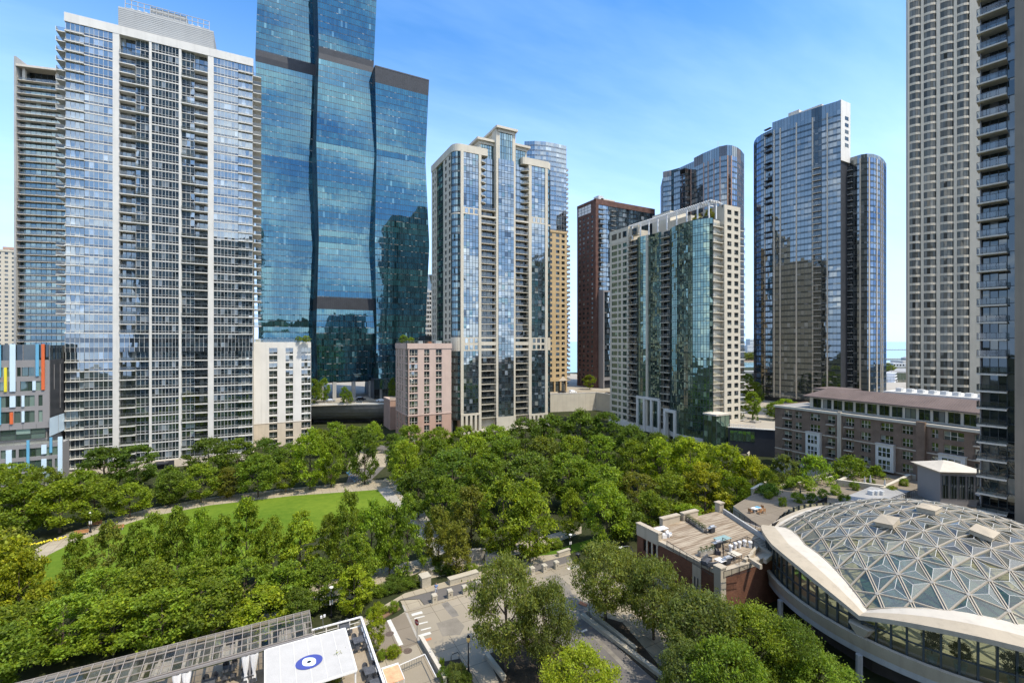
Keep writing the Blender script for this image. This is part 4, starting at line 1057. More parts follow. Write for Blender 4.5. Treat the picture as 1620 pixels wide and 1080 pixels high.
# ------------------------------------------------------------------ towers defined by a polyline of glass
def poly_wall(th, ps, pts, z0, zt, nf, pane, gl, stripe=None, name='window', low=.25, fr='mullion_dark', dark=None):
    ws = [Wall(pts[i], pts[i + 1]) for i in range(len(pts) - 1)]; fh = (zt - z0) / nf
    for i in range(nf):
        z = z0 + i * fh; m = MB()
        for k, q in enumerate(ws):
            n = max(1, round(q.L / pane)); g = gl[k % len(gl)]
            q.win(m, 0, q.L, z, z + fh, n, [(low, 'g_dark'), (1 - low, g)], fr, .06, .06); q.box(m, 0, q.L, z - .06, z + .06, 0, .07, fr)
        ps.add(m, ws[len(ws) // 2].P(0, 0, z), 40)
    if stripe:
        for k, fs in stripe.items():
            q = ws[k]; m = MB()
            for f in fs: q.box(m, q.L * f - .28, q.L * f + .28, z0, zt, -.1, .14, 'beige' if dark is None else dark)
            m.build('vertical_stripe', th)
    return ws

def bronze_tower():
    pts = [PD(1049, 306), PD(1062, 303), PD(1075, 299), PD(1098, 288), PD(1112, 281), PD(1126, 275.5), PD(1138, 271), PD(1150, 269), PD(1158, 269.5), PD(1166, 272), PD(1172, 276), PD(1177, 282)]
    th = thing('glass_tower', 'rounded bronze and grey glass tower rising behind the roof trellis of the green glass building', 'tower', (pts[7][0], pts[7][1], ZUP))
    ps = Parts('window_band', th, 60); zt = 151.5
    poly_wall(th, ps, pts, ZUP, zt - 6, 42, 1.5, ['g_grey', 'g_harbor', 'g_grey', 'g_harbor', 'g_harbor', 'g_grey', 'g_harbor', 'g_bronze', 'g_harborb', 'g_bronze', 'g_bronze'], {2: (.2, .8), 4: (.1, .6), 5: (.3,), 6: (.1,), 7: (.15, .9)}, dark='pink_dark')
    ps.done()
    m = MB()
    for i in range(len(pts) - 1):
        q = Wall(pts[i], pts[i + 1]); q.win(m, 0, q.L, zt - 6, zt - (2 if i < 3 else 0), max(1, round(q.L / 1.5)), [(1, 'g_harbor' if i % 3 else 'g_bronze')], 'mullion_dark', .08, .08)
    m.build('parapet_glazing', th)
    m = MB(); e = [(p[0] + .5, p[1] + .9) for p in pts]; b1, b0 = pts[-1], pts[0]
    m.prism(e + [(b1[0] + 4, b1[1] + 24), (b0[0] + 12, b0[1] + 14)], ZUP, zt - 6, 'charcoal', 'roof_grey'); m.build('core', th)
    a = PD(1066, 296); w = Wall(a, PD(1084, 289)); w2 = Wall(w.xy(w.L), PD(1096, 291)); m = MB(); z1 = 38 + (540 - 268) / 736 * 290
    for i in range(38):
        z = ZUP + (z1 - ZUP) * i / 38; zz = ZUP + (z1 - ZUP) * (i + 1) / 38
        w.win(m, 0, w.L * .55, z, zz, 3, [(.3, 'g_dark'), (.7, 'g_harbor')], 'mullion_dark', .08, .08); w.box(m, w.L * .55, w.L, z, z + .9, -1, 0, 'charcoal', True); w2.win(m, 0, w2.L, z, zz, 4, [(.3, 'g_dark'), (.7, 'g_bronze')], 'mullion_dark', .06, .06)
    w.box(m, 0, w.L, z1, z1 + .6, -5, .1, 'charcoal', True); m.build('projecting_bay', th)
    m = MB(); x, y = PD(1136, 278); m.tube([(x, y, zt - 6), (x, y, zt + 6)], .12, 'mullion', 5); w3 = Wall(PD(1072, 306), PD(1092, 296)); w3.box(m, 0, w3.L, zt - 8, zt - 2.2, -8, 0, 'panel_grey', True); m.build('roof_units', th)
bronze_tower()

def harbour_tower():
    P = [PD(1192.5, 244), PD(1193.5, 240), PD(1197, 236), PD(1204, 232.5), PD(1211, 230), PD(1222, 226.5), PD(1250, 220), PD(1284, 213.5), PD(1300, 210.5), PD(1330, 205.5)]
    th = thing('glass_tower', 'tall dark glass tower with rounded end, stepped top and lower right wing by the lake', 'tower', (P[5][0], P[5][1], ZUP))
    zt = 144.5; ps = Parts('window_band', th, 80); bal = Parts('balcony', th, 80); nf = 47; fh = (zt - 4 - ZUP) / nf
    G1 = ['g_harborb', 'g_harborb', 'g_harborb', 'g_harbor', 'g_harbor', 'g_harbor', 'g_harbor', 'g_dark', 'g_harbor']
    ws = poly_wall(th, ps, P, ZUP + 2, zt - 4, nf, 1.45, G1, {3: (.9,), 5: (.1, .45), 6: (.3,), 7: (.1,), 8: (.3,)})
    m = MB()
    for i, q in enumerate(ws):
        zz = zt - (3.2 if i < 5 else 0); q.win(m, 0, q.L, zt - 4, zz, max(1, round(q.L / 1.45)), [(1, G1[i])], 'mullion_dark', .06, .06)
    m.build('parapet_glazing', th)
    q = ws[7]
    for i in range(38):
        z = ZUP + 4 + i * fh; bm = MB(); q.box(bm, .4, q.L - .2, z, z + .25, 0, 1.1, 'conc_taupe'); rm = MB(); rail_front(rm, q, .4, q.L - .2, z + .25, 1.05, 1.1); bal.add(bm, q.P(1, 1, z), 5, [('railing', rm)])
    q = ws[4]
    for i in range(nf):
        if i % 3: continue
        z = ZUP + 4 + i * fh; bm = MB(); q.box(bm, .2, q.L - .2, z, z + .5, 0, 1.4, 'charcoal'); rm = MB(); q.box(rm, .2, q.L - .2, z + fh, z + fh + .4, 0, 1.4, 'charcoal'); rail_front(rm, q, .2, q.L - .2, z + .5, 1.35, 1.1, False, 'black_rail'); bal.add(bm, q.P(1, 1, z), 5, [('railing', rm)])
    e = P[-1]; s = Wall(e, (e[0] + 20, e[1] + 0)); s = Wall(e, (e[0] + s.u(1345), e[1])); m = MB()
    s.box(m, .02, s.L, 118, zt + .3, -1, .1, 'white_wall', True)
    for i in range(5): s.win(m, s.L * .42, s.L * .78, 124.5 + i * 3.0, 126.2 + i * 3.0, 1, [(1, 'g_dark')], 'mullion_dark', .08, .05, .12)
    m.build('white_end_wall', th)
    core = MB(); core.prism([(p[0] + .7, p[1] + .5) for p in P] + [(e[0] + s.L, e[1] + .6), (e[0] + s.L, e[1] + 18), (P[0][0] + 16, P[0][1] + 6)], ZUP, zt - 4, 'charcoal', 'roof_grey'); core.build('core', th)
    k = Wall(PD(1246, 233), PD(1301, 220)); m = MB(); k.box(m, k.u(1247), k.u(1264), zt - 4, k.z(0, 180), -8, 0, 'conc_taupe', True); k.box(m, k.u(1264.1), k.u(1300), zt - 4, k.z(k.L, 164), -9, 0, 'conc_taupe', True); m.build('roof_units', th)
    W = [PD(1334, 211.5), PD(1350, 208), PD(1362, 205.5), PD(1372, 204.5), PD(1382, 205), PD(1392, 207.5), PD(1398, 211), PD(1402, 216)]
    zw = 120.5; G2 = ['g_dark', 'g_harbor', 'g_harbor', 'g_harborb', 'g_harborb', 'g_harborb', 'g_harborb']
    vs = poly_wall(th, ps, W, ZUP + 2, zw - 1.6, 40, 1.4, G2, {1: (.9,), 3: (.3,), 4: (.5,), 5: (.2, .7)}); fw = (zw - 1.6 - ZUP - 2) / 40
    m = MB()
    for i, q in enumerate(vs): q.win(m, 0, q.L, zw - 1.6, zw, max(1, round(q.L / 1.2)), [(1, 'g_grey')], 'mullion', .06, .06)
    m.build('wing_parapet', th)
    q = vs[0]
    for i in range(39):
        z = ZUP + 3 + i * fw; bm = MB(); q.box(bm, .1, q.L - .2, z, z + .3, 0, 1.2, 'conc_grey'); rm = MB(); rail_front(rm, q, .1, q.L - .2, z + .3, 1.15, 1.1); bal.add(bm, q.P(1, 1, z), 5, [('railing', rm)])
    ps.done(); bal.done()
    m = MB(); m.prism([(p[0] + .6, p[1] + .6) for p in W] + [(W[-1][0] - 6, W[-1][1] + 12), (W[0][0] - 1, W[0][1] + 8)], ZUP + 2, zw - 1.6, 'charcoal', 'roof_grey'); m.build('wing_core', th)
    m = MB()
    for px in (1361, 1368, 1380, 1390): x, y = PD(px, 210); m.box(x - .5, x + .5, y - .5, y + .5, 0, ZUP + 2, 'conc_grey')
    m.build('wing_columns', th)
harbour_tower()

# ------------------------------------------------------------------ beige concrete tower with bowed bays
def bowed_tower():
    A = PD(1436, 160.5); B = PD(1545, 152.4); w0 = Wall(A, B); w = Wall(A, w0.xy(w0.L + 14)); U = w.u
    th = thing('apartment_tower', 'beige concrete tower with bowed bays of wide dark windows at the right', 'tower', (A[0], A[1], 0))
    bays = [(1438.5, 1456.5), (1461, 1481), (1487, 1508.5), (1513.5, 1533.5)]; fh = 2.86; nf = 55
    m = MB(); u = 0
    for a, b in bays: w.box(m, u, U(a), 0, fh * nf, -2, .3, 'conc_warm', True); u = U(b)
    w.box(m, u, w.L, 0, fh * nf, -2, .3, 'conc_warm', True); m.build('pier', th)
    ps = Parts('window', th); sp = Parts('spandrel', th, 60)
    for a, b in bays:
        a, b = U(a), U(b); k = 4; pts = [w.xy(a + (b - a) * i / k, 0.55 * (1 - (2 * i / k - 1) ** 2) - .05) for i in range(k + 1)]
        ws = [Wall(pts[i], pts[i + 1]) for i in range(k)]
        for i in range(nf):
            z = i * fh; x = MB(); y = MB()
            for q in ws: q.win(x, 0, q.L, z + .78, z + fh, 1, [(1, 'g_taupe')], 'mullion_dark', .05, .05); q.box(y, 0, q.L, z, z + .78, -.5, .13, 'conc_warm', True)
            c = w.P((a + b) / 2, 1, z); ps.add(x, c, 8); sp.add(y, c, 3)
    ps.done(); sp.done()
    m = MB(); m.prism([w.xy(0, -.6), w.xy(w.L, -.6), w.xy(w.L, -20), w.xy(6, -20)], 0, fh * nf + 1, 'conc_warm'); m.build('core', th)
bowed_tower()

# ------------------------------------------------------------------ dark tower with balconies, right edge
def balcony_tower():
    B = PD(1546, 80); d = (.62, -.785); dx, dy = d[0] * CS + d[1] * SN, -d[0] * SN + d[1] * CS
    w = Wall(B, (B[0] + dx * 16, B[1] + dy * 16)); U = w.u
    th = thing('apartment_tower', 'dark glass tower with stacked balconies and blank concrete pier at the right edge', 'tower', (B[0], B[1], 0))
    u1 = U(1606); fh = 2.9; nf = 34; ps = Parts('window', th, 60); bal = Parts('balcony', th, 60)
    m = MB(); w.box(m, u1, w.L, 0, fh * nf, -5, .7, 'conc_brown', True); m.build('pier', th)
    for i in range(nf):
        z = i * fh + .55; x = MB(); w.win(x, .35, u1, z, z + fh, 4, [(.12, 'g_dark'), (.88, 'g_dark')], 'mullion_dark', .10, .1, -1.5); w.box(x, .3, .42, z, z + fh, -1.5, -.2, 'panel_grey', True); ps.add(x, w.P(2, 0, z), 12)
        bm = MB(); w.box(bm, .0, u1 - .9, z - .13, z + .13, -1.5, .9, 'conc_taupe', True); rm = MB(); rail_front(rm, w, .05, u1 - .95, z + .13, .85, 1.1, True, 'black_rail', 1.0)
        w.quad(rm, .0, .02, z + .2, z + 1.15, .8, 'balustrade'); rm.face([w.P(.03, -1.5, z + .15), w.P(.03, .85, z + .15), w.P(.03, .85, z + 1.15), w.P(.03, -1.5, z + 1.15)], 'balustrade')
        if i % 2 == 0: # closed picket end
            for k in range(7): w.box(rm, u1 - 1.9 + k * .14, u1 - 1.87 + k * .14, z + .13, z + 1.3, .88, .92, 'black_rail')
        bal.add(bm, w.P(2, .8, z), 10, [('railing', rm)])
    ps.done(); bal.done()
    m = MB(); w.box(m, .4, u1, 0, fh * nf + 1, -5, -1.6, 'charcoal', True); m.build('core', th)
balcony_tower()

# ------------------------------------------------------------------ brown brick low-rise with red metal roof
def lowrise():
    N0 = PD(1226, 137); n = Wall(N0, (N0[0], N0[1] - 90)); w = Wall(N0, (N0[0], N0[1] - n.u(1560))); U = w.u
    th = thing('apartment_building', 'brown brick low-rise with white bay windows and a dark red metal roof', 'building', (N0[0], N0[1], 0))
    zc = w.z(0, 640); zt = zc + 3.4; fh = zc / 6; ps = Parts('window', th); m = MB()
    cols = []
    def X(z): return U(1180 + z / 3.68)
    spec = [(222, 268, 'b'), (285, 325, 'w'), (372, 432, 'y'), (474, 520, 'b'), (578, 630, 'b'), (668, 726, 'w'), (782, 858, 'y'), (908, 972, 'w'), (1078, 1120, 'w'), (1150, 1270, 'y'), (1330, 1380, 'b')]
    full = [(X(a), X(b), 3 if b - a > 50 else 2) for a, b, k in spec if X(b) < w.L]
    kinds = {round(X(a), 3): k for a, b, k in spec}
    z0 = fh * 1.2
    u = 0
    punched(m, ps, w, z0, zc - .6, 5, full, 'brick_brown', 'g_dark', .62, .2, 'cream', .35, [(.45, 'g_dark'), (.55, 'g_grey')], None, .10)
    w.box(m, -.2, w.L, zc - .6, zc, -.6, .35, 'cream', True)
    for k in (1, 3): z = z0 + (zc - .6 - z0) / 5 * k; w.box(m, -.02, w.L, z - .12, z + .12, 0, .1, 'beige')
    w.box(m, -.1, w.L, 0, z0, -.6, .15, 'beige', True)
    nw = Wall((N0[0] + 16, N0[1]), N0); nw.box(m, 0, nw.L - .62, 0, zc, -.6, 0, 'brick_brown', True)
    m.build('wall', th)
    bal = Parts('balcony', th); fl = (zc - .6 - z0) / 5
    for a, b, k in spec:
        if X(b) > w.L: continue
        for i in range(5):
            z = z0 + i * fl
            if k == 'b':
                bm = MB(); w.box(bm, X(a), X(b), z + .05, z + .25, -.3, .8, 'beige', True); rm = MB(); rail_front(rm, w, X(a), X(b), z + .25, .75, 1.0, False, 'black_rail'); bal.add(bm, w.P(X(a), 1, z), 5, [('railing', rm)])
        if k == 'y':
            y = MB(); a2, b2 = X(a) - .5, X(b) + .5; za, zb = z0 + fl * 1.0, z0 + fl * 3.1
            w.box(y, a2, b2, za, zb, .02, 1.15, 'cream_pale', True)
            y2 = MB()
            for j in range(2): w.win(y2, a2 + .55, b2 - .55, za + .5 + j * fl, za + fl - .35 + j * fl, 3, [(.5, 'g_dark'), (.5, 'g_grey')], 'white_paint', .13, .06, 1.16)
            w.box(y, a2 - .1, b2 + .1, zb, zb + .2, 0, 1.3, 'conc_taupe', True)
            o = y.build('bay_window', th); y2.build('panes', o)
    bal.done(); ps.done()
    m = MB()
    for a, b in ((538, 547), (550, 558), (1000, 1052)): w.box(m, X(a), X(b), 0, zc + .3, .01, .5 if a < 600 else .9, 'beige' if a < 600 else 'brick_brown', True)
    m.build('pilaster', th)
    m = MB(); q = Wall(w.xy(X(340), -2.6), w.xy(w.L, -2.6)); q.box(m, 0, q.L, zc, zt, -9, 0, 'cream', True)
    for k in range(14):
        u = 1 + k * q.L / 14; q.win(m, u, u + 2.0, zc + .3, zt - .6, 2, [(1, 'g_dark')], 'mullion_dark', .1, .05, .02)
    m.build('top_storey', th)
    # standing-seam hipped roof
    m = MB(); u0, u1 = X(312), w.L; e0, e1 = -1.5, -13; rz = zt + 2.2; mid = -7
    Pq = lambda u, p, z: w.P(u, p, z)
    m.face([Pq(u0, e0, zt), Pq(u1, e0, zt), Pq(u1, mid, rz), Pq(u0 + 4, mid, rz)], 'roof_red'); m.face([Pq(u0, e1, zt), Pq(u0, e0, zt), Pq(u0 + 4, mid, rz)], 'roof_red'); m.face([Pq(u1, e1, zt), Pq(u0, e1, zt), Pq(u0 + 4, mid, rz), Pq(u1, mid, rz)], 'roof_red')
    m.face([Pq(u0, e0, zt - .25), Pq(u1, e0, zt - .25), Pq(u1, e0, zt - .002), Pq(u0, e0, zt - .002)], 'roof_red'); m.face([Pq(u0, e1, zt - .05), Pq(u0, e0, zt - .05), Pq(u1, e0, zt - .05), Pq(u1, e1, zt - .05)], 'roof_red')
    for i in range(70):
        u = u0 + 4 + (u1 - u0 - 4) * i / 70; a = Vector(Pq(u, e0, zt)); b = Vector(Pq(u, mid, rz)); m.beam(a, b, .07, .10, 'roof_red')
    m.build('roof', th)
    k = Wall(w.xy(X(285), -12), w.xy(X(420), -12)); m = MB(); k.box(m, 0, k.L, zc, zt + 1, -7, 0, 'cream', True); k.box(m, -1, k.L + 1, zt + 1, zt + 1.5, -8, 1.2, 'roof_red', True); m.build('roof_pavilion', th)
    m = MB(); q = Wall(w.xy(X(640), -14), w.xy(w.L, -14)); q.box(m, 0, q.L, zc, zt + 1.4, -12, 0, 'beige', True); q.box(m, 0, q.L, zt + 1.4, zt + 2, -12, .3, 'cream_pale', True)
    for i in range(9): u = 2 + i * 2.3; q.box(m, u, u + 1.2, zt + 2, zt + 2.9, -3, -1.5, 'hvac', True)
    m.build('rear_wing', th)
    c = MB(); c.prism([w.xy(.5, -.66), w.xy(w.L, -.66), w.xy(w.L, -15), w.xy(.5, -15)], 0, zc - .1, 'charcoal', 'roof_grey'); c.build('core', th)
    # brick arch bay at the ground floor left
    m = MB(); a, b = X(270), X(322)
    pts = [w.P(a, .2, 0), w.P(b, .2, 0), w.P(b, .2, 2.4)] + [w.P((a + b) / 2 + (b - a) / 2 * math.cos(t * math.pi / 8), .2, 2.4 + 1.3 * math.sin(t * math.pi / 8)) for t in range(1, 8)] + [w.P(a, .2, 2.4)]
    m.face(pts, 'charcoal'); m.build('arched_doorway', th)
lowrise()

# ------------------------------------------------------------------ brick deck house
DZ = 6.8
def deck_house():
    C = G(1140, 902, 7.2); n = Wall((C[0], C[1] + 40), C); L = 40 - n.u(1008); w = Wall((C[0], C[1] + L), C); U = w.u
    s = Wall(C, (C[0] + 40, C[1])); s = Wall(C, (C[0] + s.u(1224), C[1]))
    W2 = s.L + 8
    th = thing('brick_house', 'low red brick house with weathered timber roof decks, beside the glass dome', 'house', (C[0], C[1], 0))
    ps = Parts('window', th); m = MB()
    # west wall: stone head with three by two windows, brick below
    def sub(u0, u1): return Wall(w.xy(u0), w.xy(u1))
    q = sub(0, U(1042)); zt = 8.0; zh = 5.2
    cols = [(q.u(1017.5), q.u(1022.5), 1), (q.u(1025.5), q.u(1030.5), 1), (q.u(1033.5), q.u(1038.5), 1)]
    punched(m, ps, q, 1.0, 6.2, 2, cols, 'brick_red', 'g_dark', .72, .2, 'black_rail', .3, [(.5, 'g_dark'), (.5, 'g_dark')])
    q.box(m, -.05, q.L + .05, 6.2, zt, -.6, .1, 'conc_ivory', True); q.box(m, -.12, q.L + .12, zt, zt + .2, -.75, .2, 'conc_ivory', True); q.box(m, 0, q.L, 0, 1.0, -.6, .06, 'conc_ivory', True)
    for c in cols: q.box(m, c[1] + .02, c[1] + .32, 1.0, 6.19, .0, .07, 'conc_ivory')
    v = sub(U(1042), w.L); v.box(m, .0, v.L - .9, 2.0, 6.4, -.6, -.05, 'brick_red', True); v.box(m, 0, v.L - .9, 6.4, DZ + .15, -.7, .06, 'conc_ivory', True); v.box(m, 0, v.L - .9, 0, 2.0, -.6, -.03, 'conc_ivory', True)
    a, b = v.u(1096), v.u(1109); v.box(m, a, b, 0, 6.3, -.04, .1, 'conc_ivory', True); v.win(m, a + .45, b - .45, 2.6, 4.6, 1, [(1, 'g_dark')], 'black_rail', .1, .08, .11)
    s.box(m, .95, s.L + 8, 0, 6.2, -.6, -.02, 'brick_red', True); s.box(m, .95, s.L + 8, 6.2, DZ + .15, -.7, .06, 'conc_ivory', True)
    m.box(C[0] - .12, C[0] + .95, C[1] - .12, C[1] + .95, 0, 7.4, 'conc_ivory'); m.box(C[0] - .22, C[0] + 1.05, C[1] - .22, C[1] + 1.05, 7.4, 7.6, 'conc_ivory')
    m.build('wall', th); ps.done()
    core = MB(); core.prism([(C[0] + .62, C[1] + .62), (C[0] + W2, C[1] + .62), (C[0] + W2, C[1] + L), (C[0] + .62, C[1] + L)], 0, DZ - .05, 'brick_red', 'roof_grey'); core.build('core', th)
    d = MB(); x0, y0 = C[0] + .7, C[1] + .7
    d.face([(x0, y0, DZ), (x0 + W2 - 1, y0, DZ), (x0 + W2 - 1, y0 + L - .8, DZ), (x0, y0 + L - .8, DZ)], 'wood_deck'); d.build('timber_deck', th)
    # parapet walls on the north side, deck divider
    nn = Wall((C[0] + W2, C[1] + L + 8), (C[0] + .7, C[1] + L - .7)); m = MB()
    nn = Wall((C[0] + W2 + 12, C[1] + L - .3), (C[0] - 8, C[1] + L - .3))
    for p0, p1 in ((1102, 1079), (1073, 1046)):
        a, b = nn.u(p0), nn.u(p1); nn.box(m, a, b, DZ - 1, DZ + 1.15, -.35, .35, 'conc_ivory', True); nn.box(m, a - .08, b + .08, DZ + 1.15, DZ + 1.35, -.45, .45, 'conc_ivory', True)
    a = nn.u(1138); nn.box(m, a - .55, a + .55, DZ - 1, DZ + 1.5, -.5, .5, 'conc_ivory', True); nn.box(m, a - .7, a + .7, DZ + 1.5, DZ + 1.7, -.65, .65, 'conc_ivory', True)
    m.build('parapet', th)
    m = MB(); k = Wall(G(1143, 806, DZ + .5), G(1222, 858, DZ + .5)); k.box(m, 0, k.L, DZ, DZ + .7, -.35, .0, 'conc_grey', True); m.build('deck_divider', th)
    def fence(name, pts, h=1.05, parent=th):
        mm = MB()
        for i in range(len(pts) - 1):
            f = Wall(pts[i], pts[i + 1]); f.box(mm, 0, f.L, DZ + h - .05, DZ + h, -.03, .03, 'black_rail', True); f.box(mm, 0, f.L, DZ + .1, DZ + .14, -.02, .02, 'black_rail', True)
            for j in range(int(f.L / .18)): u = j * .18; t = .03 if j % 8 == 0 else .010; f.box(mm, u - t, u + t, DZ, DZ + h, -t, t, 'black_rail', True)
        mm.build(name, parent)
    fence('railing', [G(1055, 866, DZ), G(1128, 912, DZ)]); fence('railing', [G(1082, 822, DZ), G(1120, 846, DZ)], .9)
    fence('railing', [G(1143, 862, DZ), G(1157, 870, DZ), G(1182, 860, DZ), G(1200, 872, DZ)], 1.2); fence('railing', [G(1143, 862, DZ), G(1145, 880, DZ), G(1182, 902, DZ)], 1.2); fence('railing', [G(1145, 915, DZ), G(1188, 903, DZ)], 1.0)
    fence('railing', [G(1155, 812, DZ), G(1216, 850, DZ)], 1.1)
    # white masonry kerbs next to the dome
    m = MB()
    for a, b in (((1180, 878), (1204, 893)), ((1188, 874), (1199, 862)), ((1199, 862), (1222, 874)), ((1178, 884), (1190, 874)), ((1222, 874), (1210, 884))):
        f = Wall(G(*a, DZ + .6), G(*b, DZ + .6)); f.box(m, 0, f.L, DZ, DZ + .6, -.2, .2, 'conc_ivory', True)
    m.build('white_kerb', th)
deck_house()

# ------------------------------------------------------------------ glass pool dome
def CW(r, d): return (r * CS + d * SN, -r * SN + d * CS)
def dome():
    import bmesh
    cr, cd, Rp, Rs, Rm = 58.3, 62.5, 21.2, 30.0, 18.5; zc7 = 6.45
    drop = Rs - math.sqrt(Rs * Rs - Rp * Rp); zap = zc7 + drop; zs = zap - Rs
    cx, cy = CW(cr, cd)
    th = thing('pool_dome', 'glass dome of triangular panes over an indoor pool, with a swooping ivory concrete rim', 'dome', (cx, cy, 0))
    rot = math.atan2(-SN, CS)
    ang = [math.radians(208 + 72 * k) + rot for k in range(5)]
    V = [(cx + Rp * math.cos(a), cy + Rp * math.sin(a)) for a in ang]
    def sz(x, y): return zs + math.sqrt(max(1, Rs * Rs - (x - cx) ** 2 - (y - cy) ** 2))
    bm = bmesh.new(); a = 2.95; h = a * math.sqrt(3) / 2; k = 8; g0 = rot + .22; vv = {}
    def P(i, j):
        if (i, j) not in vv:
            x, y = a * (i + j * .5), h * j; q = math.hypot(x, y); 
            X, Y = cx + x * math.cos(g0) - y * math.sin(g0), cy + x * math.sin(g0) + y * math.cos(g0)
            vv[(i, j)] = bm.verts.new((X, Y, 0))
        return vv[(i, j)]
    for i in range(-26, 26):
        for j in range(-15, 15):
            for t in ((P(i, j), P(i + 1, j), P(i, j + 1)), (P(i + 1, j), P(i + 1, j + 1), P(i, j + 1))):
                if all(math.hypot(q.co.x - cx, q.co.y - cy) < 28 for q in t): bm.faces.new(t)
    for i in range(5):
        A, B = V[i], V[(i + 1) % 5]; am = ang[i] + math.radians(36); M_ = (cx + Rm * math.cos(am), cy + Rm * math.sin(am))
        for A, B in ((A, M_), (M_, B)):
         ex, ey = B[0] - A[0], B[1] - A[1]; l = math.hypot(ex, ey); nx, ny = ey / l, -ex / l
         bmesh.ops.bisect_plane(bm, geom=bm.verts[:] + bm.edges[:] + bm.faces[:], plane_co=(A[0] - nx * .9, A[1] - ny * .9, 0), plane_no=(nx, ny, 0), clear_outer=True)
    for q in bm.verts:
        q.co.z = sz(q.co.x, q.co.y)
    gm = MB(); fm = MB(); th_ = MB(); up = Vector((cx, cy, zs))
    for f in bm.faces:
        pts = [v.co.copy() for v in f.verts]; c = sum(pts, Vector()) / len(pts)
        if len(pts) == 3 and f.calc_area() > 2.2:
            c2 = c + (c - up).normalized() * .20
            for q in range(3):
                gm.face([pts[q], pts[(q + 1) % 3], c2], 'dome_glass'); fm.beam(pts[q], c2, .045, .05, 'cream_pale')
        else: gm.face(pts, 'dome_glass')
    for e in bm.edges:
        p, q = e.verts[0].co, e.verts[1].co
        if (p - q).length > .3:
            d = (q - p).normalized(); nr = ((p + q) / 2 - up).normalized(); sd = d.cross(nr).normalized()
            hd = abs(math.cos(math.atan2(d.y, d.x) - (g0 + math.radians(60))))
            if hd > .93:
                for o in (-.12, .12): fm.beam(p + sd * o, q + sd * o, .10, .22, 'frame_ivory')
                fm.beam(p - nr * .12, q - nr * .12, .26, .08, 'conc_grey')
            else: fm.beam(p, q, .17, .20, 'frame_ivory')
    for v in bm.verts:
        if len(v.link_edges) == 6:
            nr = (v.co - up).normalized(); fm.tube([v.co - nr * .1, v.co + nr * .14], .20, 'stone_dark', 8)
    g = gm.build('glass_shell', th); fr = fm.build('frame', th)
    bm.free()
    # opening vents: raised white square hatches
    for px, py in ((1405, 830), (1361, 789), (1556, 848), (1470, 810)):
        best = None
        for t in range(400):
            d = 45 + t * .1; r = (px - 810) / F * d; x, y = CW(r, d); z = CZ - (py - 540) / F * d
            if math.hypot(x - cx, y - cy) < Rp and z < sz(x, y): best = (x, y, sz(x, y)); break
        if not best: continue
        x, y, z = best; nr = (Vector(best) - up).normalized(); e = Vector((math.cos(rot + .5), math.sin(rot + .5), 0)); e = (e - nr * e.dot(nr)).normalized(); f2 = nr.cross(e); o = Vector(best)
        m = MB(); s = 1.0; b = [o + e * i * s + f2 * j * s + nr * .1 for i, j in ((-1, -1), (1, -1), (1, 1), (-1, 1))]; t2 = [q + nr * .55 for q in b]; m.hexa(b + t2, 'conc_ivory'); ap = o + nr * .9
        for i in range(4): m.face([t2[i] + (t2[i] - o).normalized() * .15, t2[(i + 1) % 4] + (t2[(i + 1) % 4] - o).normalized() * .15, ap], 'conc_ivory')
        m.build('roof_hatch', th)
    # rim, arched glazing and corner buttresses
    zf = 4.7; RO = 21.9; RG = 21.2; ps = Parts('side_window', th)
    for i in range(5):
        A, B = V[i], V[(i + 1) % 5]; q = Wall(A, B); n = 20; m = MB(); top = []; arch = []
        for k in range(n + 1):
            am = ang[i] + math.radians(36); M_ = Vector((cx + Rm * math.cos(am), cy + Rm * math.sin(am))); t = k / n
            pc = Vector(A).lerp(M_, 2 * t) if t <= .5 else M_.lerp(Vector(B), 2 * t - 1); inn = (Vector((cx, cy)) - pc).normalized(); x, y = pc + inn * .9; zi = sz(x, y); pi = pc + inn * 1.1
            f = ang[i] + (math.radians(72)) * k / n; zo = zi - .05
            po = (cx + RO * math.cos(f), cy + RO * math.sin(f)) if i != 3 else tuple(pc - inn * .5)
            top.append((Vector((pi[0], pi[1], zi + .12)), Vector((po[0], po[1], zo)), Vector((po[0], po[1], zo - .5)), Vector((pi[0], pi[1], zi - .5)))); arch.append((f, zo - .5))
        for k in range(n):
            a, b = top[k], top[k + 1]
            mid0 = a[0].lerp(a[1], .5); mid1 = b[0].lerp(b[1], .5)
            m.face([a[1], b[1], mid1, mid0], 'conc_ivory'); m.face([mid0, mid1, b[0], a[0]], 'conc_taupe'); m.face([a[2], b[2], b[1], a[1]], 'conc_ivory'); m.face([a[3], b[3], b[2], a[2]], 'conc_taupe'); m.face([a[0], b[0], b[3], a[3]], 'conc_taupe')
        m.build('concrete_rim', th)
        nb = 20
        for k in range(nb):
            (f0, z0_), (f1, z1_) = arch[k], arch[k + 1]; x = MB()
            if min(z0_, z1_) < zf + 1.0: continue
            g_ = Wall((cx + RG * math.cos(f0), cy + RG * math.sin(f0)), (cx + RG * math.cos(f1), cy + RG * math.sin(f1))); zm = min(zf + 1.7, min(z0_, z1_) - .3)
            z0_ += .02; z1_ += .02
            for (l0, l1, h0, h1) in ((zf, zf, zm, zm), (zm, zm, z0_, z1_)):
                x.face([g_.P(0, 0, l0), g_.P(g_.L, 0, l1), g_.P(g_.L, 0, h1), g_.P(0, 0, h0)], 'pool_window')
            g_.box(x, -.09, .09, zf, z0_, -.15, .12, 'mullion_dark', True); g_.box(x, .09, g_.L - .09, zm - .06, zm + .06, -.1, .1, 'mullion_dark', True); g_.box(x, .09, g_.L - .09, zf, zf + .14, -.1, .1, 'mullion_dark', True)
            ps.add(x, g_.P(g_.L / 2, 0, zm), 8)
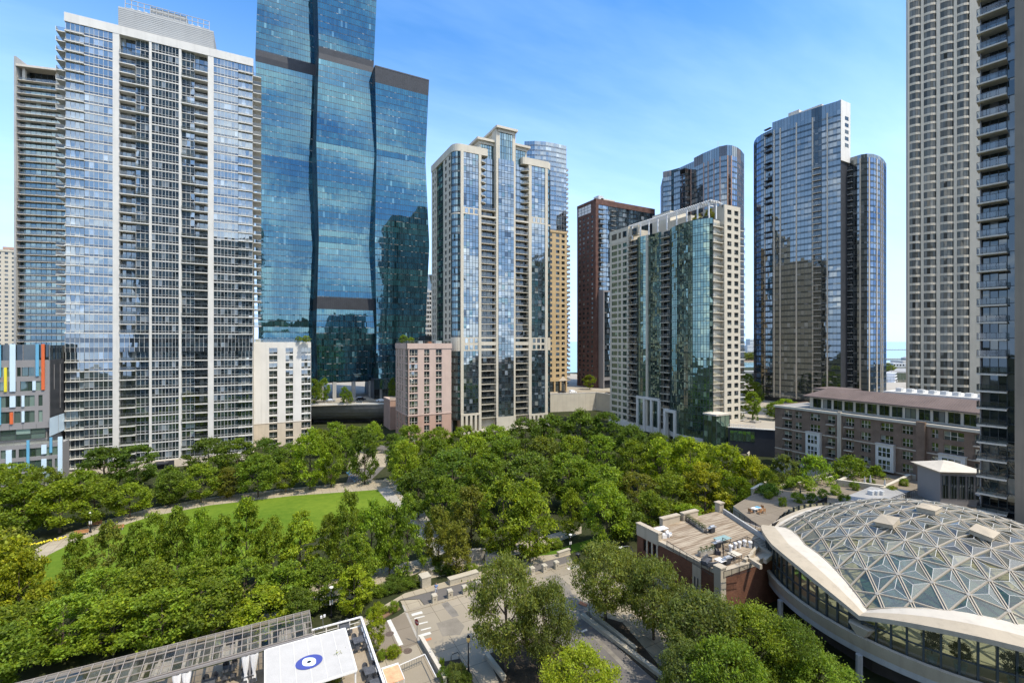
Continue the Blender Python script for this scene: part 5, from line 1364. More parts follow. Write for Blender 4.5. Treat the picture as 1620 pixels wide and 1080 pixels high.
        # buttress at corner A
        c0 = Vector((A[0], A[1], 0)); out = (c0 - Vector((cx, cy, 0))).normalized(); tg = Vector((-out.y, out.x, 0))
        m = MB(); zt_ = sz(A[0], A[1]); s_ = 1.7
        b = [c0 - out * 1.2 - tg * .35, c0 + out * .5 - tg * .25, c0 + out * .5 + tg * .25, c0 - out * 1.2 + tg * .35]; t = [c0 - out * 1.4 - tg * s_, c0 + out * .9 - tg * 1.0, c0 + out * .9 + tg * 1.0, c0 - out * 1.4 + tg * s_]
        m.hexa([p + Vector((0, 0, zf)) for p in b] + [p + Vector((0, 0, zt_ - .35)) for p in t], 'conc_ivory')
        m.build('corner_buttress', th)
    ps.done()
    # round floor slab with ivory fascia, undercroft
    ring = [(math.cos(2 * math.pi * k / 72), math.sin(2 * math.pi * k / 72)) for k in range(72)]
    m = MB(); ro, ri = 22.0, 21.6
    for k in range(72):
        a, b = ring[k], ring[(k + 1) % 72]
        o = lambda c, r, z: (cx + c[0] * r, cy + c[1] * r, z)
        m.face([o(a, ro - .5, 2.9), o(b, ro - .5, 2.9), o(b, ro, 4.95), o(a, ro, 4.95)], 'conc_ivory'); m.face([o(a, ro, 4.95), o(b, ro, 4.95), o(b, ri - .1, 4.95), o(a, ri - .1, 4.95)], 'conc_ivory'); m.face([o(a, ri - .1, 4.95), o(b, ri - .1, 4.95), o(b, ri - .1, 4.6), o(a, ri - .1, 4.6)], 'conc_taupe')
    m.build('fascia', th)
    m = MB(); m.prism([(cx + c[0] * 21.65, cy + c[1] * 21.65) for c in ring], 2.85, 4.6, 'conc_grey', 'pool_deck'); m.build('floor_slab', th)
    m = MB(); m.prism([(cx + c[0] * 19, cy + c[1] * 19) for c in ring[::4]], 0, 2.84, 'dark_void'); m.build('undercroft', th)  # near-black solid drum, the shade of the open void put into its colour
    m = MB()
    for k in range(0, 72, 6): x, y = cx + ring[k][0] * 21.8, cy + ring[k][1] * 21.8; m.tube([(x, y, 0), (x, y, 2.86)], .35, 'conc_grey', 8)
    m.build('column', th)
    m = MB(); m.face([(cx + 12 * math.cos(t * .5236) + (-1), cy + 7.5 * math.sin(t * .5236) + 1.5 + 1.2 * math.sin(t * 1.0472), 4.62) for t in range(12)], 'pool_water'); m.build('pool', th)
    m = MB(); m.face([(cx - 11 + 3.2 * math.cos(t * .5236), cy + 11 + 2 * math.sin(t * .5236), 4.63) for t in range(12)], 'pool_green'); m.build('green_rug', th)
    return cx, cy, V
DOME = dome()
# ================================================================== ground, water, streets
def gp(pts, z=0.0): return [G(a, b, z) for a, b in pts]
ground('ground', [(-900, -400), (900, -400), (900, 420), (330, 470), (-900, 620)], -0.03, 'rough_ground')
ground('lake', [(-30000, 300), (-30000, 60000), (60000, 60000), (60000, -30000), (500, -30000), (500, 300)], -2.0, 'lake_water')
ground('street', gp([(640, 967), (700, 950), (905, 890), (960, 905), (1010, 940), (1130, 1079), (1170, 1250), (480, 1250), (575, 1040), (590, 1000)]), 0.0, 'street_concrete')
ground('side_street', gp([(582, 996), (640, 969), (664, 1016), (630, 1031), (592, 1049), (566, 1062), (540, 1025)]), 0.006, 'road_brown')
ground('road', gp([(882, 985), (925, 978), (965, 1002), (1060, 1079), (1090, 1200), (900, 1200), (878, 1075), (872, 1040)]), 0.006, 'asphalt')
ground('pavement', gp([(930, 950), (990, 952), (1115, 1070), (1150, 1120), (1100, 1120), (985, 985), (928, 968)]), 0.10, 'path', .12)
ground('pavement', gp([(560, 985), (640, 938), (755, 905), (900, 866), (903, 877), (633, 948), (597, 978), (560, 1000)]), 0.012, 'path')
ground('dark_walkway', gp([(633, 948.5), (900, 878), (906, 887), (672, 957), (664, 947)]), 0.02, 'walk_asphalt')
ground('ramp', gp([(633, 949.5), (663.5, 947.5), (671, 957), (641, 966)]), 0.014, 'path')
ground('kerb', gp([(641, 966.5), (671, 957.5), (906, 887.5), (908, 890), (672, 961), (642, 969)]), 0.09, 'street_concrete', .1)
ground('drain_channel', gp([(636, 957), (639, 956), (666, 1016), (662.5, 1017.5)]), 0.018, 'stone_dark')
ground('lawn', gp([(600, 774), (530, 777), (460, 783), (395, 790), (330, 798), (240, 815), (160, 839), (105, 861), (75, 876), (50, 897), (30, 930), (40, 965), (250, 935), (430, 880), (540, 835), (640, 800), (622, 782)]), 0.0, 'lawn')
ground('path', gp([(640, 757), (575, 760), (515, 767), (460, 772), (395, 779), (330, 787), (240, 803), (150, 827), (95, 848), (60, 866), (20, 890), (40, 905), (75, 878), (105, 863), (160, 841), (240, 816), (330, 799), (460, 784), (600, 774)]), 0.03, 'path', .05)
ground('path', gp([(598, 775), (625, 752), (632, 757), (668, 805), (712, 870), (690, 880)]), 0.015, 'stone_dark')
ground('path', gp([(607, 757), (611, 756), (700, 868), (693, 870)]), 0.022, 'path')
ground('plaza', gp([(545, 772), (562, 720), (575, 700), (618, 700), (612, 735), (578, 768)]), 0.010, 'walk_asphalt')
ground('plaza', gp([(548, 742), (560, 715), (610, 712), (610, 738)]), 0.016, 'path')
ground('path', gp([(300, 975), (470, 930), (600, 898), (660, 885), (680, 878), (690, 893), (640, 915), (560, 945), (400, 990), (320, 1000)]), 0.010, 'path')
ground('path', gp([(640, 930), (668, 917), (735, 903), (770, 892), (800, 882), (850, 868), (920, 843), (920, 832), (850, 850), (760, 872), (700, 885), (670, 900)]), 0.008, 'path')
ground('lawn_strip', gp([(850, 879), (905, 861), (950, 848), (965, 854), (940, 866), (902, 874)]), 0.03, 'lawn')
ground('path', gp([(1050, 835), (1130, 790), (1230, 760), (1240, 772), (1130, 808), (1060, 850)]), 0.006, 'lawn')
ground('planting_bed', gp([(588, 972), (628, 956), (634, 963), (600, 982)]), 0.10, 'soil_brown', .1)
ground('planting_bed', gp([(592, 1031), (634, 1022), (637, 1031), (596, 1047)]), 0.10, 'soil_brown', .1)
ground('planting_bed', gp([(920, 972), (960, 965), (1100, 1079), (1040, 1079)]), 0.08, 'mulch', .1)
ground('planting_bed', gp([(770, 1036), (850, 1000), (905, 1030), (960, 1100), (800, 1100)]), 0.08, 'mulch', .1)
ground('planting_bed', gp([(694, 1048), (728, 1042), (752, 1085), (702, 1090)]), 0.08, 'mulch', .1)
# painted crossing bars, worn
def paint(pts, m='paint_worn', z=.012): ground('crossing_marking', gp(pts), z, m)
paint([(650.5, 970.5), (667, 966), (669, 969.5), (652, 974)])
for k in range(5):
    t = k / 4.6; x = 655 + 12 * t; y = 977 + 21 * t
    ground('crossing_marking', gp([(x, y), (x + 16, y - 4), (x + 17, y - 2.4), (x + 1, y + 1.6)]), .010, 'street_concrete' if k % 2 else 'paint_worn')
paint([(661.5, 1004), (680.5, 998.5), (682.5, 1002), (663, 1007.5)])
ground('tactile_pad', gp([(667, 1012), (682, 1007.5), (683, 1011), (668, 1016)]), .016, 'red_brick_pad')
ground('tactile_pad', gp([(918, 951), (930, 956), (927, 960), (915, 955)]), .11, 'red_brick_pad')
paint([(612, 981), (618, 979), (638, 1019), (631, 1021)], 'paint_worn', .012)
paint([(897, 898), (915, 893), (917, 896), (899, 901)])
paint([(918, 998), (927, 994), (930, 996), (921, 1000)], 'paint_worn', .014)
for px, py in ((616.5, 1002), (645, 1029)):
    x, y = G(px, py); m = MB(); m.prism([(x + .55 * math.cos(a * .5236), y + .55 * math.sin(a * .5236)) for a in range(12)], .002, .022, 'manhole'); o = m.build('manhole_cover', None, (x, y, 0)); tag(o, 'round iron manhole cover ' + ('in the brown side street' if px < 630 else 'in the pavement near the stop sign'), 'manhole')
for z_, mt, pts in ((.005, 'tyre_smear', [(698, 954), (708, 951), (722, 966), (726, 973), (716, 976), (706, 965)]), (.005, 'road_patch', [(690, 985), (722, 976), (735, 990), (728, 1003), (700, 1006)]), (.004, 'road_patch', [(860, 912), (880, 907), (902, 925), (905, 940), (888, 944)]), (.005, 'tyre_smear', [(876, 915), (884, 913), (930, 968), (938, 985), (926, 980)]), (.004, 'road_patch', [(740, 945), (790, 931), (800, 940), (752, 956)]), (.011, 'tyre_smear', [(930, 1000), (936, 998), (1010, 1070), (1004, 1074)]), (.011, 'tyre_smear', [(945, 995), (950, 993), (1030, 1064), (1024, 1067)])):
    ground('worn_patch', gp(pts), z_, mt)
# upper street deck with retaining walls
UP = [PD(330, 206), PD(492, 209), PD(560, 213), PD(640, 216), PD(700, 236), PD(872, 251), PD(943, 258), PD(966, 248), PD(1000, 246), PD(1130, 190), PD(1150, 158), PD(1240, 152), PD(1330, 152), PD(1560, 180), PD(1900, 250), PD(1500, 330), PD(1290, 330), PD(1150, 330), PD(900, 420), PD(400, 430), PD(200, 330)]
ground('upper_street', UP, ZUP, 'upper_paving')
ground('upper_road', [PD(300, 222), PD(640, 226), PD(640, 234), PD(300, 230)], ZUP + .01, 'street_concrete')
ground('upper_road', [PD(872, 258), PD(943, 265), PD(1000, 258), PD(1000, 268), PD(943, 276), PD(872, 270)], ZUP + .01, 'street_concrete')
ground('harbour_apron', [PD(1300, 330), PD(1600, 330), PD(1700, 410), PD(1300, 410)], .03, 'upper_paving')
def retaining():
    pts = [PD(868, 250.4), PD(943, 257.6), PD(972, 246.8)]
    t = thing('retaining_wall', 'blank beige concrete retaining wall below the upper street, left of the green glass building', 'wall', (pts[1][0], pts[1][1], 0))
    m = MB()
    for i in range(2):
        q = Wall(pts[i], pts[i + 1]); q.box(m, 0, q.L + .3, 0, ZUP + .7, -.5, .1, 'cream', True)
        for k in range(1, 4): q.box(m, 0, q.L, k * 2.4, k * 2.4 + .06, .1, .13, 'beige')
    m.build('wall', t); m = MB()
    for i in range(2): q = Wall(pts[i], pts[i + 1]); q.box(m, 0, q.L + .3, ZUP + .7, ZUP + .95, -.6, .2, 'cream_pale', True)
    m.build('coping', t)
    m = MB(); q = Wall(pts[1], pts[2])
    for k in range(4): q.box(m, q.L * .80, q.L * .92, 1.2 + k * 2.2, 2.3 + k * 2.2, .09, .14, 'g_dark')
    m.build('vent', t)
    A, B = PD(488, 212), PD(624, 214.5); w = Wall(A, B)
    t = thing('curved_wall', 'dark metal bowl-shaped wall under the drive in front of the blue glass tower', 'wall', (A[0], A[1], 0)); m = MB(); prof = [(0, 9.0), (-.3, 7.2), (-1.0, 5.4), (-2.2, 3.8), (-3.8, 2.4), (-5.6, 1.4), (-7, 1.0)]
    n = 34
    for k in range(n):
        u0, u1 = w.L * k / n, w.L * (k + 1) / n
        for j in range(len(prof) - 1):
            (p0, z0), (p1, z1) = prof[j], prof[j + 1]; m.face([w.P(u0, p1, z1), w.P(u1, p1, z1), w.P(u1, p0, z0), w.P(u0, p0, z0)], 'bowl_metal')
    m.build('metal_cladding', t, smooth=False)
    m = MB(); w.box(m, 0, w.L, 9.0, 9.55, -1.5, .25, 'cream_pale', True); m.build('coping', t)
    m = MB()
    for a, b, z in ((.12, .24, 3.9), (.26, .38, 3.7), (.30, .42, 5.3), (.45, .58, 4.1), (.08, .26, 2.5), (.55, .72, 2.4)): w.box(m, w.L * a, w.L * b, z, z + .12, -2.0 if z > 3 else -4.4, -1.2 if z > 4.2 else (-1.9 if z > 3 else -3.5), 'rail', True)
    m.build('slot_light', t)
    m = MB(); w.box(m, 0, w.L, 0, 9, -9, -7, 'dark_void', True); m.build('back_wall', t)
    for a, b, lab in ((.02, .17, 'left'), (.33, .52, 'middle'), (.60, .80, 'right')):
        u0, u1 = w.L * a, w.L * b; c = w.P((u0 + u1) / 2, -4, ZUP); o = MB(); w.box(o, u0, u1, ZUP, ZUP + .8, -4.8, -3.2, 'stone_dark', True); w.box(o, u0 + .2, u1 - .2, ZUP + .8, ZUP + .95, -4.6, -3.4, 'mulch', True)
        tag(o.build('planter', None, c), f'long stone planter on the drive before the blue glass tower, {lab} one of the three', 'planter', 'planters on the drive')
retaining()

# ================================================================== trees
def leafset(seed, W, H, z0, nclump, nleaf, leaf, shape, flat=1.0, sig=.55, core=.5):
    r = random.Random(seed); m = MB(); zc = (H + z0) / 2; hz = (H - z0) / 2; rx = W / 2
    cl = []
    while len(cl) < nclump:
        th = r.uniform(0, 2 * math.pi); v = r.uniform(-1, 1); rad = r.uniform(core, 1.0) ** .6
        if shape == 'cone': k = (1 - (v + 1) / 2) ** .62 * .98 + .10
        elif shape == 'egg': k = math.sqrt(max(0, 1 - v * v)) * (1.0 - .24 * v)
        else: k = math.sqrt(max(0, 1 - abs(v) ** 2.1)) * (1 - .10 * v)
        lob = 1 + .20 * math.sin(th * 3 + seed) * math.cos(v * 4 + seed * 1.7) + .12 * math.sin(th * 5 + v * 7 + seed)
        cl.append((rx * k * rad * lob * math.cos(th), rx * k * rad * lob * math.sin(th), zc + v * hz * (.94 + .1 * r.random())))
    for (cx, cy, cz) in cl:
        s = sig * r.uniform(.55, 1.3)
        for _ in range(int(nleaf * r.uniform(.6, 1.4))):
            x, y, z = cx + r.gauss(0, s), cy + r.gauss(0, s), cz + r.gauss(0, s * .95 * flat)
            a = leaf * r.uniform(.6, 1.3); yaw = r.uniform(0, 6.283); pit = r.gauss(.0, .85); rol = r.gauss(0, .85)
            ux, uy, uz = math.cos(yaw) * math.cos(pit), math.sin(yaw) * math.cos(pit), math.sin(pit)
            vx, vy, vz = -math.sin(yaw) * math.cos(rol), math.cos(yaw) * math.cos(rol), math.sin(rol)
            b = a * .62
            m.v += [(x - ux * a, y - uy * a, z - uz * a), (x + vx * b, y + vy * b, z + vz * b), (x + ux * a, y + uy * a, z + uz * a), (x - vx * b, y - vy * b, z - vz * b)]
            n = len(m.v) - 4; m.f.append((n, n + 1, n + 2, n + 3)); m.m.append(0)
    m.ms = ['leaves']; return m
def trunkset(seed, H, z0, W, r0=.22):
    r = random.Random(seed + 99); m = MB(); top = z0 + (H - z0) * .75
    m.tube([(0, 0, -.1), (.03, .02, z0 * .6), (.05, -.04, z0 + (H - z0) * .35), (0, .02, top)], [r0, r0 * .8, r0 * .55, r0 * .15], 'bark', 7)
    for k in range(7):
        a = k * 2.4 + seed; zb = z0 * .8 + (H - z0) * (.02 + .075 * k); l = W * .36 * r.uniform(.7, 1.1)
        m.tube([(0, 0, zb), (l * .5 * math.cos(a), l * .5 * math.sin(a), zb + l * .4), (l * math.cos(a), l * math.sin(a), zb + l * .95)], [r0 * .42, r0 * .28, r0 * .08], 'bark', 5)
    return m
PROTO = {}
NOMH = {'near': 8.0, 'shrub': 1.3}; NOMW = {'broad': 8, 'upright': 6.4, 'cone': 6.6, 'layered': 8.2, 'near': 8.2, 'shrub': 1.6}
def proto(kind, k, crown, trunk):
    me = []; rs = sorted(math.hypot(v[0], v[1]) for v in crown.v); zs_ = sorted(v[2] for v in crown.v); rad = rs[int(len(rs) * .95)]; zt_ = zs_[int(len(zs_) * .997)]
    NW = NOMW[kind] / 2 / rad; NZ = NOMH.get(kind, 12.0) / zt_
    for q in (crown, trunk): q.v = [(v[0] * NW, v[1] * NW, v[2] * NZ) for v in q.v]
    for nm, mb in (('crown', crown), ('trunk', trunk)):
        o = mb.build(nm); me.append(o.data); bpy.data.objects.remove(o)
    PROTO.setdefault(kind, []).append(me)
for s in range(4): proto('broad', s, leafset(s + 1, 8, 12, 2.0, 84, 96, .24, 'round', .8, .46), trunkset(s, 12, 3.0, 8))
for s in range(4): proto('upright', s, leafset(s + 11, 7, 12, 1.2, 96, 84, .22, 'egg', .85, .40), trunkset(s + 5, 12, 2.2, 6))
for s in range(2): proto('cone', s, leafset(s + 21, 7, 12, 1.0, 100, 78, .21, 'cone', .7, .38), trunkset(s + 8, 12, 2.0, 6))
for s in range(3): proto('layered', s, leafset(s + 31, 8, 12, 2.4, 80, 96, .23, 'round', .7, .48), trunkset(s + 11, 12, 3.0, 8))
for s in range(3): proto('near', s, leafset(s + 41, 8, 8, 2.0, 170, 105, .125, 'round', .75, .40, .35), trunkset(s + 15, 8, 2.6, 8, .2))
for s in range(2): proto('shrub', s, leafset(s + 51, 1.6, 1.3, .05, 60, 60, .06, 'round', .8, .13, .55), trunkset(s + 18, 1.0, .2, .8, .03))
TINT = {'mid': (0.199, 0.274, 0.028), 'bright': (0.279, 0.364, 0.028), 'dark': (0.135, 0.202, 0.028), 'olive': (0.205, 0.23, 0.036), 'yellow': (0.331, 0.364, 0.028), 'fresh': (0.239, 0.33, 0.032), 'grey': (0.188, 0.23, 0.055), 'lime': (0.308, 0.386, 0.028)}
WORD = {'mid': 'mid-green', 'bright': 'bright-green', 'dark': 'dark-green', 'olive': 'olive-green', 'yellow': 'yellow-green', 'fresh': 'fresh-green', 'grey': 'grey-green', 'lime': 'lime-green'}
FORM = {'broad': 'rounded', 'upright': 'oval', 'cone': 'pointed', 'layered': 'layered', 'near': 'open', 'shrub': 'clipped'}
ORD = 'first second third fourth fifth sixth seventh eighth ninth tenth eleventh twelfth thirteenth fourteenth fifteenth sixteenth seventeenth eighteenth nineteenth twentieth'.split()
def plant(kind, tint, x, y, z, H, W, label, cat='tree', group=None, name='tree'):
    i = R.randrange(len(PROTO[kind])); cm, tm = PROTO[kind][i]
    t = bpy.data.objects.new(name, None); COL.objects.link(t); t.location = (x, y, z); t.rotation_euler = (0, 0, R.uniform(0, 6.28)); t.empty_display_size = .5
    W *= R.uniform(.84, 1.0); H *= R.uniform(.95, 1.07); sx = W / NOMW[kind]; sz = H / NOMH.get(kind, 12.0); t.scale = (sx, sx, sz)
    tag(t, label, cat, group)
    c = bpy.data.objects.new('foliage' if cat == 'shrub' else 'crown', cm); COL.objects.link(c); c.parent = t
    b = TINT[tint]; k = R.uniform(.85, 1.18); w = R.uniform(-.10, .05); c.color = (b[0] * k * (1 + w), b[1] * k, b[2] * k * (1 - w), 1)
    s = bpy.data.objects.new('stem' if cat == 'shrub' else 'trunk', tm); COL.objects.link(s); s.parent = t
    return t
def row(where, items, z=0.0, cat='tree', group=None):
    """items: (px, py_top, py_base, width_px, kind, tint); numbered from the left of the photo"""
    items = sorted(items)
    for i, (px, yt, yb, wp, kind, tint) in enumerate(items):
        d = (CZ - z) * F / (yb - 540); x, y = PD(px, d); H = CZ - (yt - 540) / F * d - z; W = wp / F * d
        pos = 'leftmost' if i == 0 else ('rightmost' if i == len(items) - 1 else ORD[i] + ' from left')
        plant(kind, tint, x, y, z, H, W, f'{WORD[tint]} {FORM[kind]} {cat}, {pos} in {where}' if len(items) > 1 else f'{WORD[tint]} {FORM[kind]} {cat} {where}', cat, group, 'tree' if cat == 'tree' else 'shrub')
b, u, c, l, n = 'broad', 'upright', 'cone', 'layered', 'near'
row('the back row by the grid tower and school', [(20, 732, 800, 70, b, 'fresh'), (70, 738, 805, 62, b, 'mid'), (128, 742, 800, 56, b, 'fresh'), (165, 706, 782, 72, l, 'dark'), (215, 709, 778, 62, l, 'dark'), (268, 740, 790, 44, u, 'mid'), (330, 690, 765, 66, l, 'dark'), (375, 692, 762, 62, l, 'dark'), (420, 694, 758, 62, l, 'dark'), (457, 700, 752, 50, b, 'mid')], group='park trees')
row('the front row along the far lawn path', [(-12, 745, 860, 90, b, 'mid'), (38, 768, 852, 86, b, 'fresh'), (95, 765, 842, 80, b, 'bright'), (150, 762, 830, 76, b, 'fresh'), (205, 768, 818, 66, b, 'bright'), (268, 752, 800, 46, u, 'dark'), (318, 733, 795, 60, b, 'fresh'), (362, 738, 788, 46, u, 'olive'), (408, 722, 786, 66, b, 'mid'), (452, 730, 778, 48, b, 'fresh'), (491, 684, 775, 64, u, 'bright'), (524, 690, 770, 44, u, 'mid')], group='park trees')
row('the row below the dark bowl-shaped wall', [(505, 678, 722, 34, b, 'mid'), (530, 668, 715, 42, u, 'fresh'), (558, 672, 712, 36, b, 'mid'), (590, 668, 714, 38, u, 'fresh'), (622, 684, 716, 34, b, 'dark'), (650, 670, 728, 54, b, 'mid'), (692, 676, 732, 50, b, 'fresh')], group='park trees')
row('the plaza cluster between white and pink blocks', [(548, 690, 748, 32, u, 'mid'), (577, 676, 765, 48, u, 'dark'), (632, 694, 764, 44, u, 'dark')], group='park trees')
row('the far edge of the park grove', [(735, 672, 735, 56, b, 'mid'), (782, 670, 732, 60, b, 'fresh'), (832, 661, 728, 60, b, 'dark'), (872, 654, 722, 62, b, 'dark'), (918, 649, 720, 60, u, 'dark'), (958, 652, 722, 58, b, 'dark'), (1000, 672, 735, 56, b, 'dark'), (1040, 682, 746, 52, b, 'dark'), (1078, 692, 756, 50, b, 'dark'), (1115, 700, 764, 46, b, 'mid')], group='park trees')
row('the second line of the grove', [(642, 700, 778, 62, b, 'fresh'), (690, 692, 772, 70, b, 'mid'), (745, 690, 768, 68, b, 'fresh'), (800, 692, 770, 72, l, 'mid'), (858, 688, 768, 70, b, 'olive'), (905, 690, 768, 62, b, 'mid'), (950, 688, 772, 60, u, 'fresh'), (1000, 696, 778, 62, b, 'mid'), (1045, 698, 778, 64, b, 'lime'), (1092, 696, 782, 66, b, 'bright'), (1150, 706, 792, 72, b, 'lime'), (1190, 726, 800, 56, b, 'yellow')], group='park trees')
row('the third line of the grove', [(662, 738, 818, 66, b, 'dark'), (715, 716, 806, 84, l, 'dark'), (775, 722, 806, 78, l, 'mid'), (838, 720, 808, 84, l, 'dark'), (900, 718, 804, 80, l, 'mid'), (958, 738, 818, 80, b, 'fresh'), (1008, 746, 822, 70, b, 'olive'), (1060, 748, 826, 74, b, 'mid'), (1115, 736, 824, 82, u, 'yellow'), (1165, 752, 818, 66, b, 'lime'), (1215, 768, 828, 46, b, 'dark')], group='park trees')
row('the near line of the grove by the paths', [(700, 752, 842, 70, b, 'mid'), (745, 772, 868, 74, u, 'olive'), (796, 760, 884, 92, u, 'mid'), (838, 768, 888, 86, u, 'fresh'), (903, 776, 852, 44, u, 'bright'), (960, 768, 868, 84, b, 'fresh'), (985, 786, 862, 56, b, 'dark'), (1030, 782, 850, 66, b, 'mid'), (1090, 800, 850, 60, b, 'bright')], group='park trees')
row('the pair behind the stone seat walls', [(694, 796, 892, 56, u, 'olive'), (722, 830, 908, 48, u, 'olive')])
row('the long line just below the lawn', [(120, 846, 944, 56, c, 'mid'), (172, 828, 940, 56, u, 'olive'), (214, 830, 938, 50, c, 'mid'), (245, 813, 935, 54, u, 'fresh'), (280, 797, 933, 60, c, 'mid'), (315, 812, 930, 54, u, 'fresh'), (350, 818, 928, 56, u, 'fresh'), (390, 792, 925, 66, c, 'bright'), (430, 816, 922, 58, u, 'fresh'), (475, 806, 919, 66, c, 'bright'), (520, 812, 916, 52, c, 'mid'), (550, 782, 914, 60, u, 'mid'), (588, 796, 911, 58, u, 'fresh'), (616, 800, 909, 50, u, 'mid'), (645, 786, 907, 54, c, 'mid')], group='upright park trees')
row('the second line below the lawn', [(8, 842, 936, 84, b, 'olive'), (60, 925, 1000, 70, b, 'mid'), (160, 896, 992, 92, b, 'fresh'), (232, 886, 986, 92, u, 'mid'), (312, 884, 988, 88, u, 'fresh'), (386, 888, 992, 96, b, 'mid'), (455, 884, 986, 84, u, 'fresh'), (505, 880, 966, 60, u, 'mid'), (565, 850, 948, 60, u, 'mid')], group='upright park trees')
row('the line just beyond the glass pergola', [(-30, 850, 1010, 120, b, 'yellow'), (30, 880, 1012, 90, b, 'yellow'), (25, 960, 1062, 110, b, 'mid'), (100, 948, 1044, 112, b, 'fresh'), (180, 946, 1036, 106, b, 'bright'), (256, 936, 1030, 112, b, 'fresh'), (334, 926, 1022, 112, b, 'mid'), (412, 930, 1012, 94, b, 'bright'), (470, 936, 1000, 60, b, 'dark'), (-10, 1000, 1110, 120, b, 'mid')], group='trees beyond the pergola')
row('standing alone by the pavement corner, left of the street', [(560, 893, 972, 60, u, 'lime')])
row('beside the two shrubs and the terrace railing', [(592, 962, 1032, 34, u, 'lime')])
row('the trio left of the brick house', [(800, 888, 1062, 122, n, 'grey'), (868, 920, 1072, 100, n, 'grey'), (958, 858, 986, 108, n, 'grey')])
row('the group before the brick house and dome', [(1034, 884, 1012, 108, n, 'grey'), (1112, 942, 1070, 140, n, 'grey'), (1192, 966, 1082, 136, n, 'fresh'), (1250, 990, 1098, 120, n, 'dark'), (1296, 1036, 1125, 110, n, 'mid'), (1150, 1010, 1150, 140, n, 'mid'), (1090, 1012, 1120, 90, n, 'grey')], group='street trees before the dome')
row('at the bottom edge beside the road bend', [(916, 1030, 1140, 140, n, 'lime')])
row('the low hedge left of the stone gate pier', [(586, 931, 944, 26, 'shrub', 'dark'), (600, 926, 941, 28, 'shrub', 'mid'), (615, 922, 937, 28, 'shrub', 'dark'), (630, 919, 934, 26, 'shrub', 'dark'), (645, 915, 929, 26, 'shrub', 'mid'), (657, 911, 925, 22, 'shrub', 'dark'), (575, 938, 952, 26, 'shrub', 'mid'), (640, 906, 918, 26, 'shrub', 'dark'), (622, 909, 922, 26, 'shrub', 'dark')], cat='shrub', group='gate hedge')
row('the clump before the brown brick low-rise', [(1242, 716, 800, 50, b, 'grey'), (1290, 722, 806, 62, b, 'fresh'), (1345, 724, 800, 64, b, 'mid'), (1385, 738, 796, 40, u, 'mid'), (1265, 752, 820, 56, b, 'fresh'), (1215, 742, 815, 40, b, 'mid')], group='courtyard trees')
row('the group on the upper street by the lake', [(1183, 590, 632, 26, b, 'mid'), (1193, 604, 648, 32, l, 'dark'), (1190, 622, 662, 30, l, 'mid'), (1226, 636, 664, 34, b, 'mid'), (1243, 632, 660, 34, b, 'fresh'), (1218, 606, 626, 36, b, 'dark')], ZUP, group='upper street trees')
row('the row before the blue glass tower', [(497, 602, 640, 26, u, 'mid'), (512, 598, 636, 24, u, 'mid'), (545, 612, 640, 14, b, 'fresh'), (554, 618, 640, 9, u, 'fresh'), (621, 600, 640, 16, u, 'dark')], ZUP, group='drive trees')
row('in front of the dark brown brick tower', [(933, 594, 616, 22, b, 'mid')], ZUP)
# clipped shrubs
row('the bed beside the side street', [(597, 951, 966, 14, 'shrub', 'bright'), (607, 956, 970, 16, 'shrub', 'bright'), (623, 950, 967, 18, 'shrub', 'bright'), (586, 962, 976, 16, 'shrub', 'fresh'), (604, 1028, 1044, 16, 'shrub', 'mid'), (622, 1020, 1038, 23, 'shrub', 'bright')], cat='shrub', group='clipped shrubs')
row('the planter behind the street lamp', [(703, 1054, 1076, 22, 'shrub', 'dark'), (716, 1048, 1066, 20, 'shrub', 'grey'), (728, 1050, 1072, 24, 'shrub', 'grey'), (722, 1062, 1086, 26, 'shrub', 'grey'), (738, 1064, 1086, 20, 'shrub', 'dark'), (699, 1040, 1058, 10, 'shrub', 'fresh')], cat='shrub', group='planter shrubs')
row('the planting by the stone seat walls', [(700, 892, 905, 30, 'shrub', 'dark'), (714, 895, 908, 26, 'shrub', 'dark'), (692, 880, 893, 22, 'shrub', 'mid'), (745, 892, 903, 24, 'shrub', 'mid'), (858, 860, 872, 26, 'shrub', 'fresh'), (878, 852, 866, 26, 'shrub', 'mid')], cat='shrub', group='park shrubs')

for (px, d, zt, W, H, tn, lab) in ((472, 172, 37.6, 2.6, 2.4, 'mid', 'green bush on the roof edge of the low white block, left of two'), (484, 171, 37.6, 3.4, 2.6, 'fresh', 'green bush on the roof edge of the low white block, right of two'), (638, 181, 37.2, 3.6, 3.4, 'mid', 'green bush on the roof terrace of the low pink block, left of two'), (650, 181, 37.2, 2.6, 2.4, 'fresh', 'green bush on the roof terrace of the low pink block, right of two'), (1104, 174, 80.8, 4.2, 4.6, 'olive', 'roof garden bush under the trellis of the green glass building, left of two'), (1122, 168, 80.8, 4.0, 5.0, 'olive', 'roof garden bush under the trellis of the green glass building, right of two')):
    x, y = PD(px, d); plant('upright', tn, x, y, zt, H, W, lab, 'shrub', 'roof bushes', 'shrub')
row('the beds on the courtyard terraces', [(1238, 786, 800, 16, 'shrub', 'mid'), (1262, 778, 794, 20, 'shrub', 'fresh'), (1284, 780, 796, 18, 'shrub', 'dark'), (1302, 772, 788, 18, 'shrub', 'mid'), (1322, 768, 782, 16, 'shrub', 'fresh'), (1352, 762, 775, 16, 'shrub', 'mid'), (1378, 757, 768, 14, 'shrub', 'dark'), (1412, 768, 780, 16, 'shrub', 'mid'), (1430, 757, 768, 14, 'shrub', 'fresh'), (1216, 776, 788, 14, 'shrub', 'mid'), (1336, 782, 796, 18, 'shrub', 'mid')], 6.2, 'shrub', 'courtyard shrubs')
